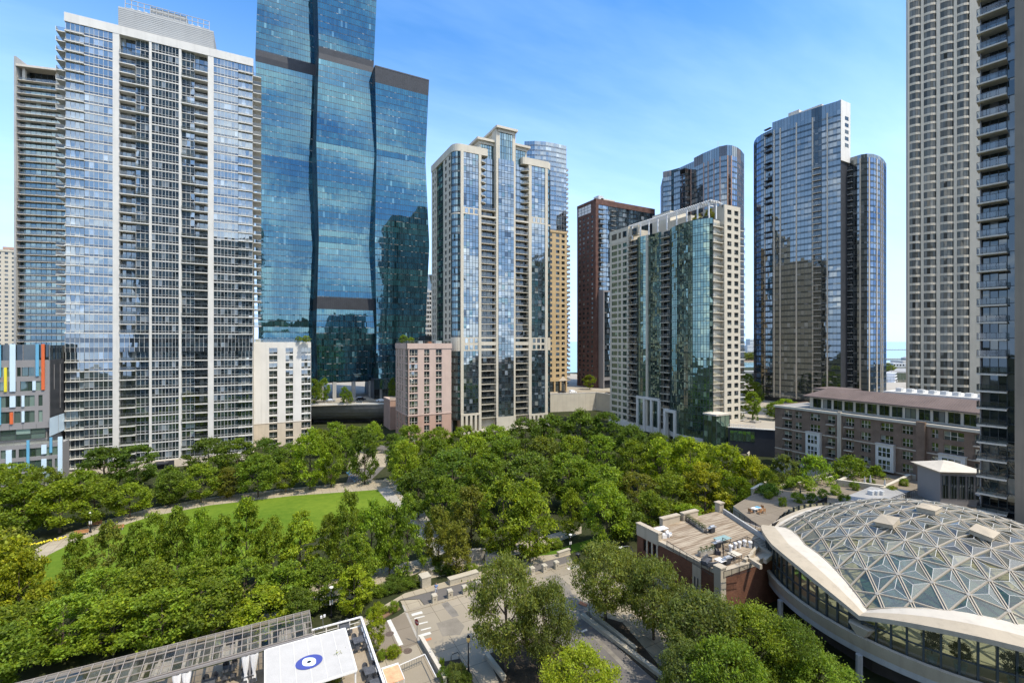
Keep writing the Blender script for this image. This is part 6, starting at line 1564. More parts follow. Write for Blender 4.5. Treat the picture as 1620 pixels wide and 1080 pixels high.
# ================================================================== street things
def bollards():
    spots = [(687, 952.5), (711.6, 945.2), (735, 938.6), (756.8, 932), (779, 925.5), (801, 919), (822, 913), (841.5, 908), (861, 903.8), (880, 898.6)]
    root = None
    for i, (px, py) in enumerate(spots):
        x, y = G(px, py); lab = f'square pale stone bollard, {ORD[i] + " from left" if i else "leftmost"} along the dark walkway'
        if i == 0:
            root = thing('stone_bollard', lab, 'bollard', (x, y, .02), 'stone bollards along the walkway')
            m = MB(); s = .36; m.box(x - s, x + s, y - s, y + s, .02, 1.05, 'stone'); m.box(x - s - .03, x + s + .03, y - s - .03, y + s + .03, .02, .14, 'stone'); m.build('post', root)
            m = MB(); m.hexa([(x - s - .06, y - s - .06, 1.05), (x + s + .06, y - s - .06, 1.05), (x + s + .06, y + s + .06, 1.05), (x - s - .06, y + s + .06, 1.05), (x - s, y - s, 1.22), (x + s, y - s, 1.22), (x + s, y + s, 1.22), (x - s, y + s, 1.22)], 'coping'); m.build('cap', root)
            m = MB(); m.box(x - .08, x + .08, y - s - .03, y - s - .005, .55, .72, 'manhole'); m.build('plate', root)
        else: copy_tree(root, (x, y, .02), 0, 1, lab)
bollards()
def lamp(px, pyb, H, label, kind='acorn', z=0.0):
    x, y = G(px, pyb, z); t = thing('street_lamp', label, 'street lamp', (x, y, z)); m = MB()
    m.lathe(x, y, [(.22, z), (.22, z + .35), (.13, z + .5), (.085, z + .9), (.06, z + H - .75)], 'black', 10); m.build('pole', t)
    m = MB()
    if kind == 'acorn':
        m.lathe(x, y, [(.10, z + H - .75), (.20, z + H - .6), (.24, z + H - .35), (.20, z + H - .15)], 'lamp_glow', 12); m.build('globe', t); m = MB(); m.lathe(x, y, [(.22, z + H - .15), (.12, z + H - .04), (.02, z + H + .12)], 'black', 10); m.build('cap', t)
    else:
        m.lathe(x, y, [(.07, z + H - .75), (.10, z + H - .4), (.30, z + H - .30), (.30, z + H - .2), (.1, z + H - .1)], 'white_paint', 12); m.build('head', t)
        m = MB(); m.box(x - .22, x + .22, y - .05, y - .02, z + H * .40, z + H * .55, 'white_paint'); m.build('small_sign', t)
lamp(741, 1067, 4.5, 'black street lamp with an amber globe beside the evergreen planter')
lamp(902.5, 872, 3.3, 'thin park lamp with a flat white head on the small lawn', 'disc')
lamp(524, 976, 4.4, 'dark park lamp with a flat white head, right end of the glass pergola', 'disc')
lamp(143, 842, 4.2, 'dark park lamp with a flat head at the left end of the lawn path', 'disc')
def cobra():
    x, y = G(1001, 905); t = thing('street_light', 'grey curved-arm street light at the left corner of the brick house', 'street light', (x, y, 0)); m = MB(); h = ZZ(862, 38 * F / 365)
    m.tube([(x, y, 0), (x, y, h * .8)], [.12, .09], 'rail', 8); m.build('pole', t); m = MB(); m.tube([(x, y, h * .8), (x - .3, y + .05, h * .95), (x - 1.2, y + .1, h + .1), (x - 2.1, y + .1, h + .15)], [.07, .06, .05, .05], 'rail', 6); m.build('arm', t); m = MB(); m.hexa([(x - 2.9, y - .05, h + .08), (x - 2.0, y - .05, h + .08), (x - 2.0, y + .25, h + .08), (x - 2.9, y + .25, h + .08), (x - 2.8, y, h + .25), (x - 2.1, y, h + .25), (x - 2.1, y + .2, h + .25), (x - 2.8, y + .2, h + .25)], 'white_paint'); m.build('lamp_head', t)
cobra()
def stop(px, pt, pb, yaw, label):
    x, y = G(px, pb); H = ZZ(pt, DEP(x, y)); t = thing('stop_sign', label, 'street sign', (x, y, 0)); m = MB(); m.tube([(x, y, 0), (x, y, H)], .04, 'rail', 6); m.build('post', t)
    m = MB(); r = .40; cx, cz = x, H - .42; dx, dy = math.cos(yaw), math.sin(yaw); ox, oy = -dy * .06, dx * .06
    for s, mt in ((0, 'red_paint'), (1, 'rail')):
        k = .02 * (1 if s == 0 else -1); m.face([(cx + ox + dx * r * math.cos(a) + oy * 0 - dy * k, y + oy + dy * r * math.cos(a) + dx * k, cz + r * math.sin(a)) for a in [math.pi / 8 + j * math.pi / 4 for j in range(8)]], mt)
    m.build('sign_plate', t)
    try:
        cu = bpy.data.curves.new('lettering', 'FONT'); cu.body = 'STOP'; cu.size = .30; cu.align_x = 'CENTER'; cu.align_y = 'CENTER'; cu.extrude = .004; cu.materials.append(MATS['white_paint'])
        tmp = bpy.data.objects.new('lettering_curve', cu); COL.objects.link(tmp); bpy.context.view_layer.update(); me = bpy.data.meshes.new_from_object(tmp); bpy.data.objects.remove(tmp); o = bpy.data.objects.new('lettering', me); COL.objects.link(o); o.parent = t; o.location = (ox - dy * .03, oy + dx * .03, cz); o.rotation_euler = (math.pi / 2, 0, yaw + math.pi)
    except Exception: pass
stop(659.8, 978, 1016.5, math.radians(115), 'stop sign seen edge-on at the worn crossing, left of the street lamp')
stop(944.5, 942, 979, math.radians(20), 'stop sign under the street tree at the right kerb')
def signpost():
    x, y = G(932, 976); t = thing('sign_post', 'plain grey pole beside the stop sign at the right kerb', 'pole', (x, y, 0)); m = MB(); m.tube([(x, y, 0), (x, y, 5.2)], .07, 'rail', 8); m.build('pole', t); m = MB(); m.box(x - .2, x + .2, y - .1, y - .07, 2.6, 3.1, 'white_paint'); m.build('plate', t)
signpost()
# stone seat walls and low walls of the park entrance
def wall_thing(a, b, z, h, th_, label, mat='stone', cap='coping', za=0.0, cat='wall', name='stone_wall'):
    A, B = G(a[0], a[1], z), G(b[0], b[1], z); w = Wall(A, B); t = thing(name, label, cat, (A[0], A[1], z)); m = MB(); w.box(m, 0, w.L, z, z + h, -th_, 0, mat, True); m.build('wall', t); m = MB(); w.box(m, -.06, w.L + .06, z + h, z + h + .12, -th_ - .06, .06, cap, True); m.build('coping', t)
wall_thing((712, 926), (757, 913), 0, .8, 1.0, 'pale stone seat wall at the park entrance, facing the street')
wall_thing((682, 909), (722, 894), 0, .7, .6, 'pale stone wall behind the entrance hedge, under the small olive trees')
wall_thing((668, 931), (682, 927), 0, 1.5, 1.6, 'squared stone gate pier left of the park entrance')
wall_thing((741, 886), (768, 884), 0, 1.6, .7, 'rough stone screen wall, left of two by the entrance', 'stone_dark', 'stone_dark')
wall_thing((768, 894), (800, 892), 0, 1.6, .7, 'rough stone screen wall, right of two by the entrance', 'stone_dark', 'stone_dark')
wall_thing((884, 881), (902, 875), 0, .7, .5, 'short stone wall with a corner post at the right end of the walkway')
wall_thing((919, 977), (1052, 1080), 0, .45, .5, 'long low kerb wall of the planting bed right of the road')
wall_thing((930, 972), (1004, 1032), .1, .5, .4, 'inner stone edging wall of the planting bed right of the road', 'stone')
wall_thing((767, 1040), (795, 1078), 0, .5, .4, 'low stone edging wall of the bed under the big street tree')
wall_thing((664, 1016), (702, 1082), 0, .7, .35, 'narrow grey parapet running to the bottom edge, left of the lamp planter', 'conc_grey', 'conc_taupe')
# litter bin, bike rack
x, y = G(914, 884); t = thing('litter_bin', 'black litter bin at the right end of the dark walkway', 'bin', (x, y, 0)); m = MB(); m.lathe(x, y, [(.32, 0), (.36, .3), (.38, .9)], 'black', 12); m.build('drum', t); m = MB(); m.lathe(x, y, [(.42, .9), (.42, .98), (.25, 1.1)], 'charcoal', 12); m.build('lid', t)
x, y = G(720, 1046); m = MB(); m.tube([(x - .5, y, 0), (x - .5, y, .8), (x - .35, y, 1.0), (x + .35, y, 1.0), (x + .5, y, .8), (x + .5, y, 0)], .04, 'black', 6); tag(m.build('bike_rack', None, (x, y, 0)), 'black hoop bike rack behind the evergreen planter', 'bike rack')

# people: one skinned body each, clothes as children
def person(px, pyb, z, yaw, label, top, legs, hair='hair', bag=False, seat=False):
    x, y = G(px, pyb, z); t = thing('person', label, 'person', (x, y, z)); t.rotation_euler = (0, 0, yaw)
    def skin(name, verts, edges, rad, mat, root=0):
        me = bpy.data.meshes.new(name); me.from_pydata(verts, edges, []); o = bpy.data.objects.new(name, me); COL.objects.link(o); o.parent = t
        o.modifiers.new('skin', 'SKIN'); sv = me.skin_vertices[0].data
        for i, r in enumerate(rad): sv[i].radius = (r, r * (.8 if i in () else 1)); sv[i].use_root = (i == root)
        o.modifiers.new('sub', 'SUBSURF').levels = 1; o.modifiers['sub'].render_levels = 2; me.materials.append(MATS[mat]); return o
    V = [(0, 0, .95), (0, 0, 1.15), (0, 0, 1.38), (0, -.01, 1.50), (0, -.02, 1.62), (0, -.02, 1.72),
         (-.17, 0, 1.42), (-.24, .05, 1.16), (-.22, -.06, .94), (-.22, -.09, .84), (.17, 0, 1.42), (.24, -.06, 1.16), (.22, -.16, .96), (.22, -.18, .86),
         (-.09, 0, .90), (-.10, -.10, .50), (-.10, .03, .09), (-.10, -.12, .04), (.09, 0, .90), (.10, .06, .50), (.10, .16, .10), (.10, .03, .04)]
    E = [(0, 1), (1, 2), (2, 3), (3, 4), (4, 5), (2, 6), (6, 7), (7, 8), (8, 9), (2, 10), (10, 11), (11, 12), (12, 13), (0, 14), (14, 15), (15, 16), (16, 17), (0, 18), (18, 19), (19, 20), (20, 21)]
    rd = [.14, .13, .14, .06, .09, .07, .07, .05, .04, .035, .07, .05, .04, .035, .09, .065, .045, .04, .09, .065, .045, .04]
    skin('body', V, E, rd, 'skin')
    skin('shirt', [V[0], V[1], V[2], V[6], V[7], V[10], V[11]], [(0, 1), (1, 2), (2, 3), (3, 4), (2, 5), (5, 6)], [.165, .155, .165, .09, .07, .09, .07], top)
    skin('trousers', [(0, 0, .96), V[14], V[15], (-.10, .02, .14), V[18], V[19], (.10, .15, .16)], [(0, 1), (1, 2), (2, 3), (0, 4), (4, 5), (5, 6)], [.17, .115, .085, .065, .115, .085, .065], legs)
    skin('hair', [(0, .01, 1.66), (0, .0, 1.75)], [(0, 1)], [.095, .085], hair)
    if bag: skin('bag', [(.26, .02, .80), (.26, .02, 1.0)], [(0, 1)], [.11, .09], 'dark_cloth')
    return t
person(690, 939.5, .02, math.radians(-20), 'person in a blue shirt and pale trousers walking on the dark walkway', 'shirt_blue', 'trousers')
person(360, 786, .03, math.radians(70), 'person in dark clothes on the far lawn path', 'dark_cloth', 'dark_cloth')
person(1213, 626, ZUP, math.radians(30), 'distant person in dark clothes on the pale upper plaza', 'dark_cloth', 'dark_cloth')
person(553, 745, .02, math.radians(60), 'person in black by the blue bicycles on the plaza', 'dark_cloth', 'dark_cloth', bag=True)

# shared blue bicycles at the plaza
def bicycle(x, y, z, yaw, label, src=[]):
    if src: return copy_tree(src[0], (x, y, z), yaw, 1, label)
    t = thing('bicycle', label, 'bicycle', (x, y, z), 'blue hire bicycles'); src.append(t); t.rotation_euler = (0, 0, yaw); LOC[t.name] = (0, 0, 0)
    for cx in (-.52, .52):
        m = MB(); m.tube([(cx + .33 * math.cos(a * .449), 0, .34 + .33 * math.sin(a * .449)) for a in range(15)], .03, 'tyre', 5, False); m.build('wheel', t)
    m = MB()
    for a, b_ in (((-.52, 0, .34), (-.12, 0, .34)), ((-.12, 0, .34), (.38, 0, .82)), ((-.12, 0, .34), (-.25, 0, .92)), ((-.52, 0, .34), (-.22, 0, .80)), ((.52, 0, .34), (.36, 0, 1.0))): m.tube([a, b_], .045, 'bike_blue', 6)
    m.build('frame', t); m = MB(); m.tube([(.34, -.28, 1.02), (.38, 0, 1.02), (.34, .28, 1.02)], .03, 'black', 6); m.build('handlebar', t); m = MB(); m.box(-.38, -.12, -.08, .08, .92, 1.0, 'black'); m.build('saddle', t)
    m = MB(); m.box(-.75, -.35, -.04, .04, .66, .74, 'bike_blue'); m.build('mudguard', t)
for i, (px, py) in enumerate(((551, 750), (554, 753), (557, 757), (560, 760), (563, 763))):
    x, y = G(px, py); bicycle(x, y, .02, .5, f'blue hire bicycle parked on the plaza, {ORD[i]} from the back of the row')

# cars on the upper streets
def car(px, d, yaw, paint, label, suv=False, z=ZUP):
    x, y = PD(px, d); t = thing('parked_car', label, 'car', (x, y, z)); t.rotation_euler = (0, 0, yaw); LOC[t.name] = (0, 0, 0); h = 1.75 if suv else 1.42; W = .92
    prof = [(-2.3, .35), (-2.32, .75), (-2.0, .95), (-1.5, 1.0), (-1.0 if not suv else -1.9, h - .05), (-.3, h), (.5, h - .03), (1.25, 1.0), (2.1, .86), (2.3, .6), (2.28, .35)]
    m = MB(); n = len(prof)
    for s in (-1, 1): m.face([(p[0], s * (W if p[1] < 1.02 else W - .16), p[1]) for p in prof], paint)
    for i in range(n):
        a, b_ = prof[i], prof[(i + 1) % n]; wa, wb = [(W if p[1] < 1.02 else W - .16) for p in (a, b_)]; m.face([(a[0], -wa, a[1]), (b_[0], -wb, b_[1]), (b_[0], wb, b_[1]), (a[0], wa, a[1])], paint)
    m.build('body', t); m = MB(); r0 = -1.45 if not suv else -1.8
    for s in (-1, 1): m.face([(r0 + .25, s * (W - .05), 1.04), (1.12, s * (W - .05), 1.04), (.45, s * (W - .13), h - .12), (-.35, s * (W - .13), h - .1), (r0 + .55 if not suv else -1.6, s * (W - .13), h - .14)], 'car_glass')
    m.face([(1.27, -.78, 1.02), (1.27, .78, 1.02), (.58, .70, h - .07), (.58, -.70, h - .07)], 'car_glass'); m.build('windows', t)
    for cx in (-1.4, 1.4):
        for s in (-1, 1): m = MB(); m.tube([(cx, s * .72, .33), (cx, s * .94, .33)], .33, 'tyre', 12); o = m.build('wheel', t); m = MB(); m.tube([(cx, s * .945, .33), (cx, s * .96, .33)], .2, 'car_silver', 10); m.build('hubcap', o)
    for s in (-.62, .62): m = MB(); m.box(2.22, 2.33, s - .18, s + .18, .6, .76, 'white_paint'); m.build('headlight', t)
car(523, 224, 0, 'car_silver', 'silver car on the drive left of the blue tower entrance'); car(571, 229, .1, 'car_black', 'black tall car waiting in front of the blue tower columns', True); car(603, 224, 0, 'car_white', 'white car on the drive near the pink block')
car(889, 262, 0, 'car_black', 'black car below the tan tower, left of the white van'); car(906, 262, 0, 'car_white', 'white tall car on the upper street below the tan tower', True); car(962, 254, 0, 'car_black', 'black car on the upper street beside the green glass building')

# ================================================================== restaurant terrace, bottom left
TZ = 4.0
def terrace():
    t = thing('restaurant_terrace', 'raised restaurant terrace with tiled floor and white railing at the bottom left', 'terrace', (10, 57, 0))
    m = MB(); m.prism([(-32, 34), (10.2, 34), (10.2, 57.9), (-32, 57.9)], 0, TZ - .02, 'conc_grey', 'deck_tile'); m.build('deck', t)
    m = MB()
    for A, B in (((10.1, 34), (10.1, 57.7)), ((10.1, 57.7), (4.6, 57.7))):
        w = Wall(A, B); w.box(m, 0, w.L, TZ + 1.0, TZ + 1.1, -.12, .12, 'white_paint', True); w.box(m, 0, w.L, TZ - .2, TZ + .05, -.1, .1, 'white_paint', True); w.box(m, 0, w.L, TZ + .5, TZ + .54, -.03, .03, 'white_paint', True)
        for k in range(int(w.L / 1.3) + 1): w.box(m, k * 1.3 - .05, k * 1.3 + .05, TZ, TZ + 1.0, -.05, .05, 'white_paint', True)
        w.quad(m, 0, w.L, TZ + .1, TZ + .98, 0, 'balustrade')
    m.build('railing', t)
    # pergola
    x1, n1, n0 = 4.37, 57.2, 53.3; x0 = x1 - 26; z1, z0 = 7.6, 7.15
    p = thing('glass_pergola', 'long sloping glass-roofed pergola with thin white rafters along the terrace', 'pergola', (x1, n0, TZ)); g = MB(); r = MB(); k = 32
    for i in range(k):
        a, b_ = x0 + (x1 - x0) * i / k, x0 + (x1 - x0) * (i + 1) / k
        for j in range(4):
            f0, f1 = j / 4, (j + 1) / 4; g.face([(a, n0 + (n1 - n0) * f0, z0 + (z1 - z0) * f0), (b_, n0 + (n1 - n0) * f0, z0 + (z1 - z0) * f0), (b_, n0 + (n1 - n0) * f1, z0 + (z1 - z0) * f1), (a, n0 + (n1 - n0) * f1, z0 + (z1 - z0) * f1)], 'pergola_glass')
    g.build('glass_roof', p)
    for i in range(k + 1): a = x0 + (x1 - x0) * i / k; r.beam((a, n0, z0 + .06), (a, n1, z1 + .06), .06, .08, 'pergola_bar')
    for j in range(5): f = j / 4; r.beam((x0, n0 + (n1 - n0) * f, z0 + (z1 - z0) * f + .05), (x1, n0 + (n1 - n0) * f, z0 + (z1 - z0) * f + .05), .05, .08, 'pergola_bar')
    r.build('rafters', p)
    bm = MB(); bm.box(x0, x1, n0 - .15, n0 + .1, z0 - .28, z0 - .06, 'panel_grey'); bm.box(x0, x1, n1 - .1, n1 + .1, z1 - .3, z1 - .08, 'conc_taupe'); bm.build('beam', p)
    under = MB()
    for i in range(24): a = x0 + (x1 - x0) * (i + .5) / 24; under.box(a - .11, a + .11, n0 + .4, n1 - .4, 6.55, 6.68, 'cream_pale')
    for i in range(0, 24, 5): a = x0 + (x1 - x0) * (i + 1.1) / 24; under.face([(a, n0 + 1.2, 6.5), (a + 1.3, n0 + 1.1, 6.5), (a + 1.4, n1 - .8, 6.52), (a + .1, n1 - .7, 6.52)], 'canopy_cloth')
    under.build('ceiling_slats', p)
    for e in (4.2, -1.4, -7, -12.6, -18.2):
        for nn in (n0, n1): q = MB(); q.box(e - .09, e + .09, nn - .09, nn + .09, TZ, (z0 if nn == n0 else z1) - .28, 'panel_grey'); q.build('post', p)
        for s in (-.28, .28):
            cu = MB(); pr = [(.42, z0 - .3), (.34, 6.2), (.22, 5.4), (.13, 5.0), (.2, 4.5), (.26, TZ + .02)]
            n = 18; base = len(cu.v); a_ = cu.mi('cloth')
            for (rr, zz) in pr:
                for q in range(n): th = 2 * math.pi * q / n; w_ = rr * (1 + .22 * math.cos(th * 5)); cu.v.append((e + s * 1.3 + w_ * math.cos(th) * .9, n0 - .05 + w_ * math.sin(th) * .5, zz))
            for i in range(len(pr) - 1):
                for q in range(n): cu.f.append((base + i * n + q, base + i * n + (q + 1) % n, base + (i + 1) * n + (q + 1) % n, base + (i + 1) * n + q)); cu.m.append(a_)
            cu.build('curtain', p, smooth=True)
    # white canopy with an eye emblem
    c = thing('shade_canopy', 'large flat white shade canopy with a blue eye emblem', 'canopy', (7.6, 53.1, TZ)); m = MB(); cx0, cx1, cn0, cn1, cz = -.05, 7.6, 45.7, 53.0, 7.0
    gx, gy = 14, 14
    for i in range(gx):
        for j in range(gy):
            def pt(i, j): u, v = i / gx, j / gy; return (cx0 + (cx1 - cx0) * u, cn0 + (cn1 - cn0) * v, cz)
            m.face([pt(i, j), pt(i + 1, j), pt(i + 1, j + 1), pt(i, j + 1)], 'canopy_cloth')
    m.build('cloth', c)
    m = MB()
    for k in range(1, 6): u = cx0 + (cx1 - cx0) * k / 6; m.beam((u, cn0 + .05, cz + .022), (u, cn1 - .05, cz + .022), .03, .03, 'cloth')
    m.build('seam', c)
    m = MB()
    for a, b_ in (((cx0, cn0), (cx1, cn0)), ((cx1, cn0), (cx1, cn1)), ((cx1, cn1), (cx0, cn1)), ((cx0, cn1), (cx0, cn0))): m.beam((a[0], a[1], cz - .06), (b_[0], b_[1], cz - .06), .14, .16, 'white_paint')
    for ee in (cx0 + .1, cx1 - .1):
        for nn in (cn0 + .1, cn1 - .1): m.box(ee - .07, ee + .07, nn - .07, nn + .07, TZ, cz - .14, 'white_paint')
    m.build('frame', c)
    ex, en = G(489, 1045.5, cz + .08); em = MB(); zz = cz + .045
    f = [(ex + 1.22 * math.cos(a) , en + 1.05 * math.sin(a), zz) for a in [k * math.pi / 20 for k in range(40)]]
    em.face(f, 'blue_emblem'); e = em.build('emblem', c)
    wv = []
    for k in range(40):
        a = k * math.pi / 20; q = abs(math.cos(a - math.radians(120))); rr = .60 * (1 + .30 * q ** 6); wv.append((ex + rr * math.cos(a), en + rr * math.sin(a), zz + .004))
    m = MB(); m.face(wv, 'pale_emblem'); m.build('emblem_white', c); m = MB(); m.face([(ex + .19 * math.cos(a), en + .19 * math.sin(a), zz + .008) for a in [k * math.pi / 10 for k in range(20)]], 'black'); m.build('emblem_pupil', c)
    # tables and chairs
    T, Cc = [], []
    def table(x, y, lab):
        if T: return copy_tree(T[0], (x, y, TZ), 0, 1, lab)
        t = thing('terrace_table', lab, 'table', (x, y, TZ), 'dark terrace tables'); T.append(t); m = MB(); m.box(x - .55, x + .55, y - .55, y + .55, TZ + .70, TZ + .75, 'grey_wicker'); m.build('table_top', t)
        for i in (-1, 1):
            for j in (-1, 1): m = MB(); m.box(x + i * .48 - .03, x + i * .48 + .03, y + j * .48 - .03, y + j * .48 + .03, TZ, TZ + .70, 'grey_wicker'); m.build('leg', t)
    def chair(x, y, rz, lab):
        if Cc: return copy_tree(Cc[0], (x, y, TZ), rz, 1, lab)
        t = thing('terrace_chair', lab, 'chair', (x, y, TZ), 'dark terrace chairs'); t.rotation_euler = (0, 0, rz); LOC[t.name] = (0, 0, 0); Cc.append(t)
        m = MB(); m.prism([(-.26, -.24), (.26, -.24), (.26, .26), (-.26, .26)], .40, .46, 'grey_wicker'); m.build('seat', t)
        m = MB(); n = 9
        for k in range(n):
            a0, a1 = math.pi * k / n, math.pi * (k + 1) / n; f0 = lambda a, z: (.29 * math.cos(a), .02 + .27 * math.sin(a), z); h0, h1 = .64 + .24 * math.sin(a0), .64 + .24 * math.sin(a1); m.face([f0(a0, .44), f0(a1, .44), f0(a1, h1), f0(a0, h0)], 'grey_wicker')
        m.build('backrest', t)
        for i in (-1, 1):
            for j in (-1, 1): m = MB(); m.box(i * .22 - .02, i * .22 + .02, j * .2 - .02, j * .2 + .02, 0, .40, 'grey_wicker'); m.build('leg', t)
    spots = [(567, 1011, 'by the railing, beside the lime tree', 'beside the lime tree'), (585, 1059, 'by the railing, middle of three', 'at the middle of the railing'), (595, 1078, 'by the railing at the bottom edge', 'by the railing at the bottom edge'), (545, 989, 'in the far corner behind the white canopy', 'behind the white canopy'), (392, 1064, 'under the edge beam, left of the white canopy', 'left of the white canopy'), (330, 1078, 'under the pergola at the bottom edge', 'under the pergola at the bottom edge'), (362, 1056, 'in the pergola shade between the curtains', 'between the pergola curtains')]
    for px, py, lab, sh in spots:
        x, y = G(px, py, TZ + .75); table(x, y, 'dark grey wicker table ' + lab)
        for k, (dx, dy, rz, wd) in enumerate(((-.35, .95, 0, 'far left'), (.5, .95, 0, 'far right'), (-.35, -.95, math.pi, 'near left'), (.5, -.95, math.pi, 'near right'))): chair(x + dx * .9, y + dy, rz, f'dark wicker tub chair {wd} of the table {sh}')
    # orange-white awning sheet and its frame beyond the railing
    x, y = G(620, 1064, 2.6); a = thing('awning', 'small faded orange and white flat awning outside the terrace railing', 'awning', (x, y, 0)); m = MB(); m.box(x - .8, x + .9, y - 1.5, y + .95, 2.6, 2.66, 'orange_fade'); m.build('sheet', a); m = MB()
    for q in ((x - .8, y - 1.5), (x + .9, y - 1.5), (x + .9, y + .95), (x - .8, y + .95)): m.box(q[0] - .03, q[0] + .03, q[1] - .03, q[1] + .03, 0, 2.6, 'white_paint')
    m.box(x - .88, x - .8, y - 1.55, y + 1.0, 2.58, 2.70, 'white_paint'); m.box(x + .9, x + .98, y - 1.55, y + 1.0, 2.58, 2.70, 'white_paint'); m.box(x - .88, x + .98, y + .95, y + 1.2, 2.58, 2.70, 'white_paint'); m.build('frame', a)
    A, B = G(632, 1066, 0), G(672, 1048, 0); w = Wall(A, B); r_ = thing('ramp_railing', 'white metal railing of the ramp at the bottom edge, right of the orange awning', 'railing', (A[0], A[1], 0)); m = MB(); w.box(m, 0, w.L, 1.0, 1.08, -.04, .04, 'white_paint', True)
    for k in range(int(w.L / .3)): w.box(m, k * .3, k * .3 + .03, .1, 1.0, -.02, .02, 'rail', True)
    v = Wall(B, G(690, 1085, 0)); v.box(m, 0, v.L, 1.0, 1.08, -.04, .04, 'white_paint', True); m.build('rails', r_)
    x, y = G(512, 1000, TZ + 1); s = thing('floodlight', 'small white floodlight on a thin pole between pergola and canopy', 'light', (x, y, TZ)); m = MB(); m.tube([(x, y, TZ), (x - .1, y, TZ + 2.8)], .035, 'rail', 6); m.build('pole', s); m = MB(); m.box(x - .35, x - .15, y - .08, y + .08, TZ + 2.7, TZ + 2.95, 'white_paint'); m.box(x - .02, x + .2, y - .08, y + .08, TZ + 2.75, TZ + 3.0, 'white_paint'); m.build('lamp_head', s)
terrace()
x, y = G(528, 1078, TZ); plant('shrub', 'olive', x, y, TZ, 2.9, 2.6, 'thin olive tree in a pot on the terrace, in front of the white canopy', 'tree', None, 'potted_tree')

# ================================================================== roof deck furniture
def deck_things():
    z = DZ
    def gp3(px, py): return G(px, py, z)
    def grill(px, py, lab):
        x, y = gp3(px, py); t = thing('barbecue_grill', lab, 'grill', (x, y, z), 'barbecue grills'); m = MB(); m.box(x - .45, x + .45, y - .3, y + .3, z + .1, z + .85, 'charcoal'); m.build('cabinet', t); m = MB(); m.tube([(x - .45, y, z + .92), (x + .45, y, z + .92)], .28, 'car_silver', 10); m.build('hood', t); m = MB(); m.box(x - .95, x - .46, y - .25, y + .25, z + .82, z + .87, 'car_silver'); m.box(x + .46, x + .95, y - .25, y + .25, z + .82, z + .87, 'car_silver'); m.build('side_shelf', t)
    grill(1126, 842, 'steel barbecue grill at the middle fence of the roof deck'); grill(1150, 892, 'steel barbecue grill by the stone corner pier of the roof deck'); grill(1135, 866, 'steel barbecue grill under the teal glass table corner')
    def trough(a, b_, lab, h=.55):
        A, B = gp3(*a), gp3(*b_); w = Wall(A, B); t = thing('planter_box', lab, 'planter', (A[0], A[1], z), 'deck planters'); m = MB(); w.box(m, 0, w.L, z + .12, z + h, -.3, .3, 'stone_dark', True); m.build('box', t)
        f = leafset(int(a[0]), 1.6, 1.3, .05, 40, 40, .05, 'round', .8, .13); k = max(1, int(w.L / .9)); o = MB(); 
        for i in range(k):
            cx, cy = w.xy(w.L * (i + .5) / k); o.ms = ['leaves']; n0 = len(o.v); o.v += [(v[0] * .55 + cx, v[1] * .55 + cy, v[2] * .5 + z + h - .1) for v in f.v[::1]]; o.f += [tuple(q + n0 for q in ff) for ff in f.f]; o.m += [0] * len(f.f)
        g = o.build('plants', t); g.color = (.07, .12, .03, 1)
    trough((1086, 822), (1116, 842), 'long timber planter of flowers along the middle fence of the roof deck'); trough((1054, 828), (1074, 822), 'grey planter trough against the parapet at the back of the roof deck'); trough((1106, 880), (1132, 874), 'planter of leafy plants beside the grey sofa on the roof deck', .7)
    def table(px, py, mt, lab, rx=.7, ry=.7):
        x, y = gp3(px, py); t = thing('deck_table', lab, 'table', (x, y, z), 'deck tables'); m = MB(); m.box(x - rx, x + rx, y - ry, y + ry, z + .68, z + .73, mt); m.build('table_top', t)
        for i in (-1, 1):
            for j in (-1, 1): m = MB(); m.box(x + i * rx * .85 - .04, x + i * rx * .85 + .04, y + j * ry * .85 - .04, y + j * ry * .85 + .04, z, z + .68, 'rail'); m.build('leg', t)
    table(1143, 858, 'teal_glaze', 'teal topped table in the middle of the roof deck', 1.3, .7); table(1162, 883, 'cream', 'cream square table near the stone corner pier of the roof deck', .8, .7); table(1140, 893, 'white_paint', 'round white table by the corner planter of the roof deck', .6, .6); table(1046, 842, 'white_paint', 'white bench table left corner of the roof deck', 1.1, .6)
    def seat(px, py, w_, rz, mt, lab, cat='chair', name='deck_chair'):
        x, y = gp3(px, py); t = thing(name, lab, cat, (x, y, z), 'deck seats'); t.rotation_euler = (0, 0, rz); LOC[t.name] = (0, 0, 0); m = MB(); m.box(-w_, w_, -.35, .35, .16, .42, mt); m.build('seat', t); m = MB(); m.box(-w_, w_, .25, .38, .42, .85, mt); m.build('backrest', t)
        for s in (-1, 1): m = MB(); m.box(s * w_ - .06, s * w_ + .06, -.35, .38, .0, .6, mt); m.build('armrest', t)
    seat(1118, 890, 1.0, .3, 'grey_wicker', 'grey outdoor sofa beside the leafy planter on the roof deck', 'sofa', 'outdoor_sofa'); seat(1128, 897, .8, 2.6, 'grey_wicker', 'grey outdoor sofa near the stone corner pier of the roof deck', 'sofa', 'outdoor_sofa')
    seat(1058, 848, .35, .2, 'white_paint', 'white deck chair in the left corner of the roof deck'); seat(1050, 850, .35, 1.2, 'white_paint', 'second white deck chair against the left parapet of the roof deck'); seat(1135, 876, .35, 1.0, 'dark_cloth', 'black deck chair between planter and teal table on the roof deck')
    # white vent pots near the dome
    for i, (px, py) in enumerate(((1156, 872), (1163, 868), (1170, 866), (1178, 864), (1187, 866))):
        x, y = gp3(px, py); m = MB(); m.lathe(x, y, [(.22, z), (.22, z + .7), (.32, z + .75), (.30, z + .95), (.1, z + 1.05)], 'white_paint', 10); tag(m.build('roof_vent', None, (x, y, z)), f'white roof vent pot beside the dome, {ORD[i]} from the left', 'vent', 'roof vents')
deck_things()

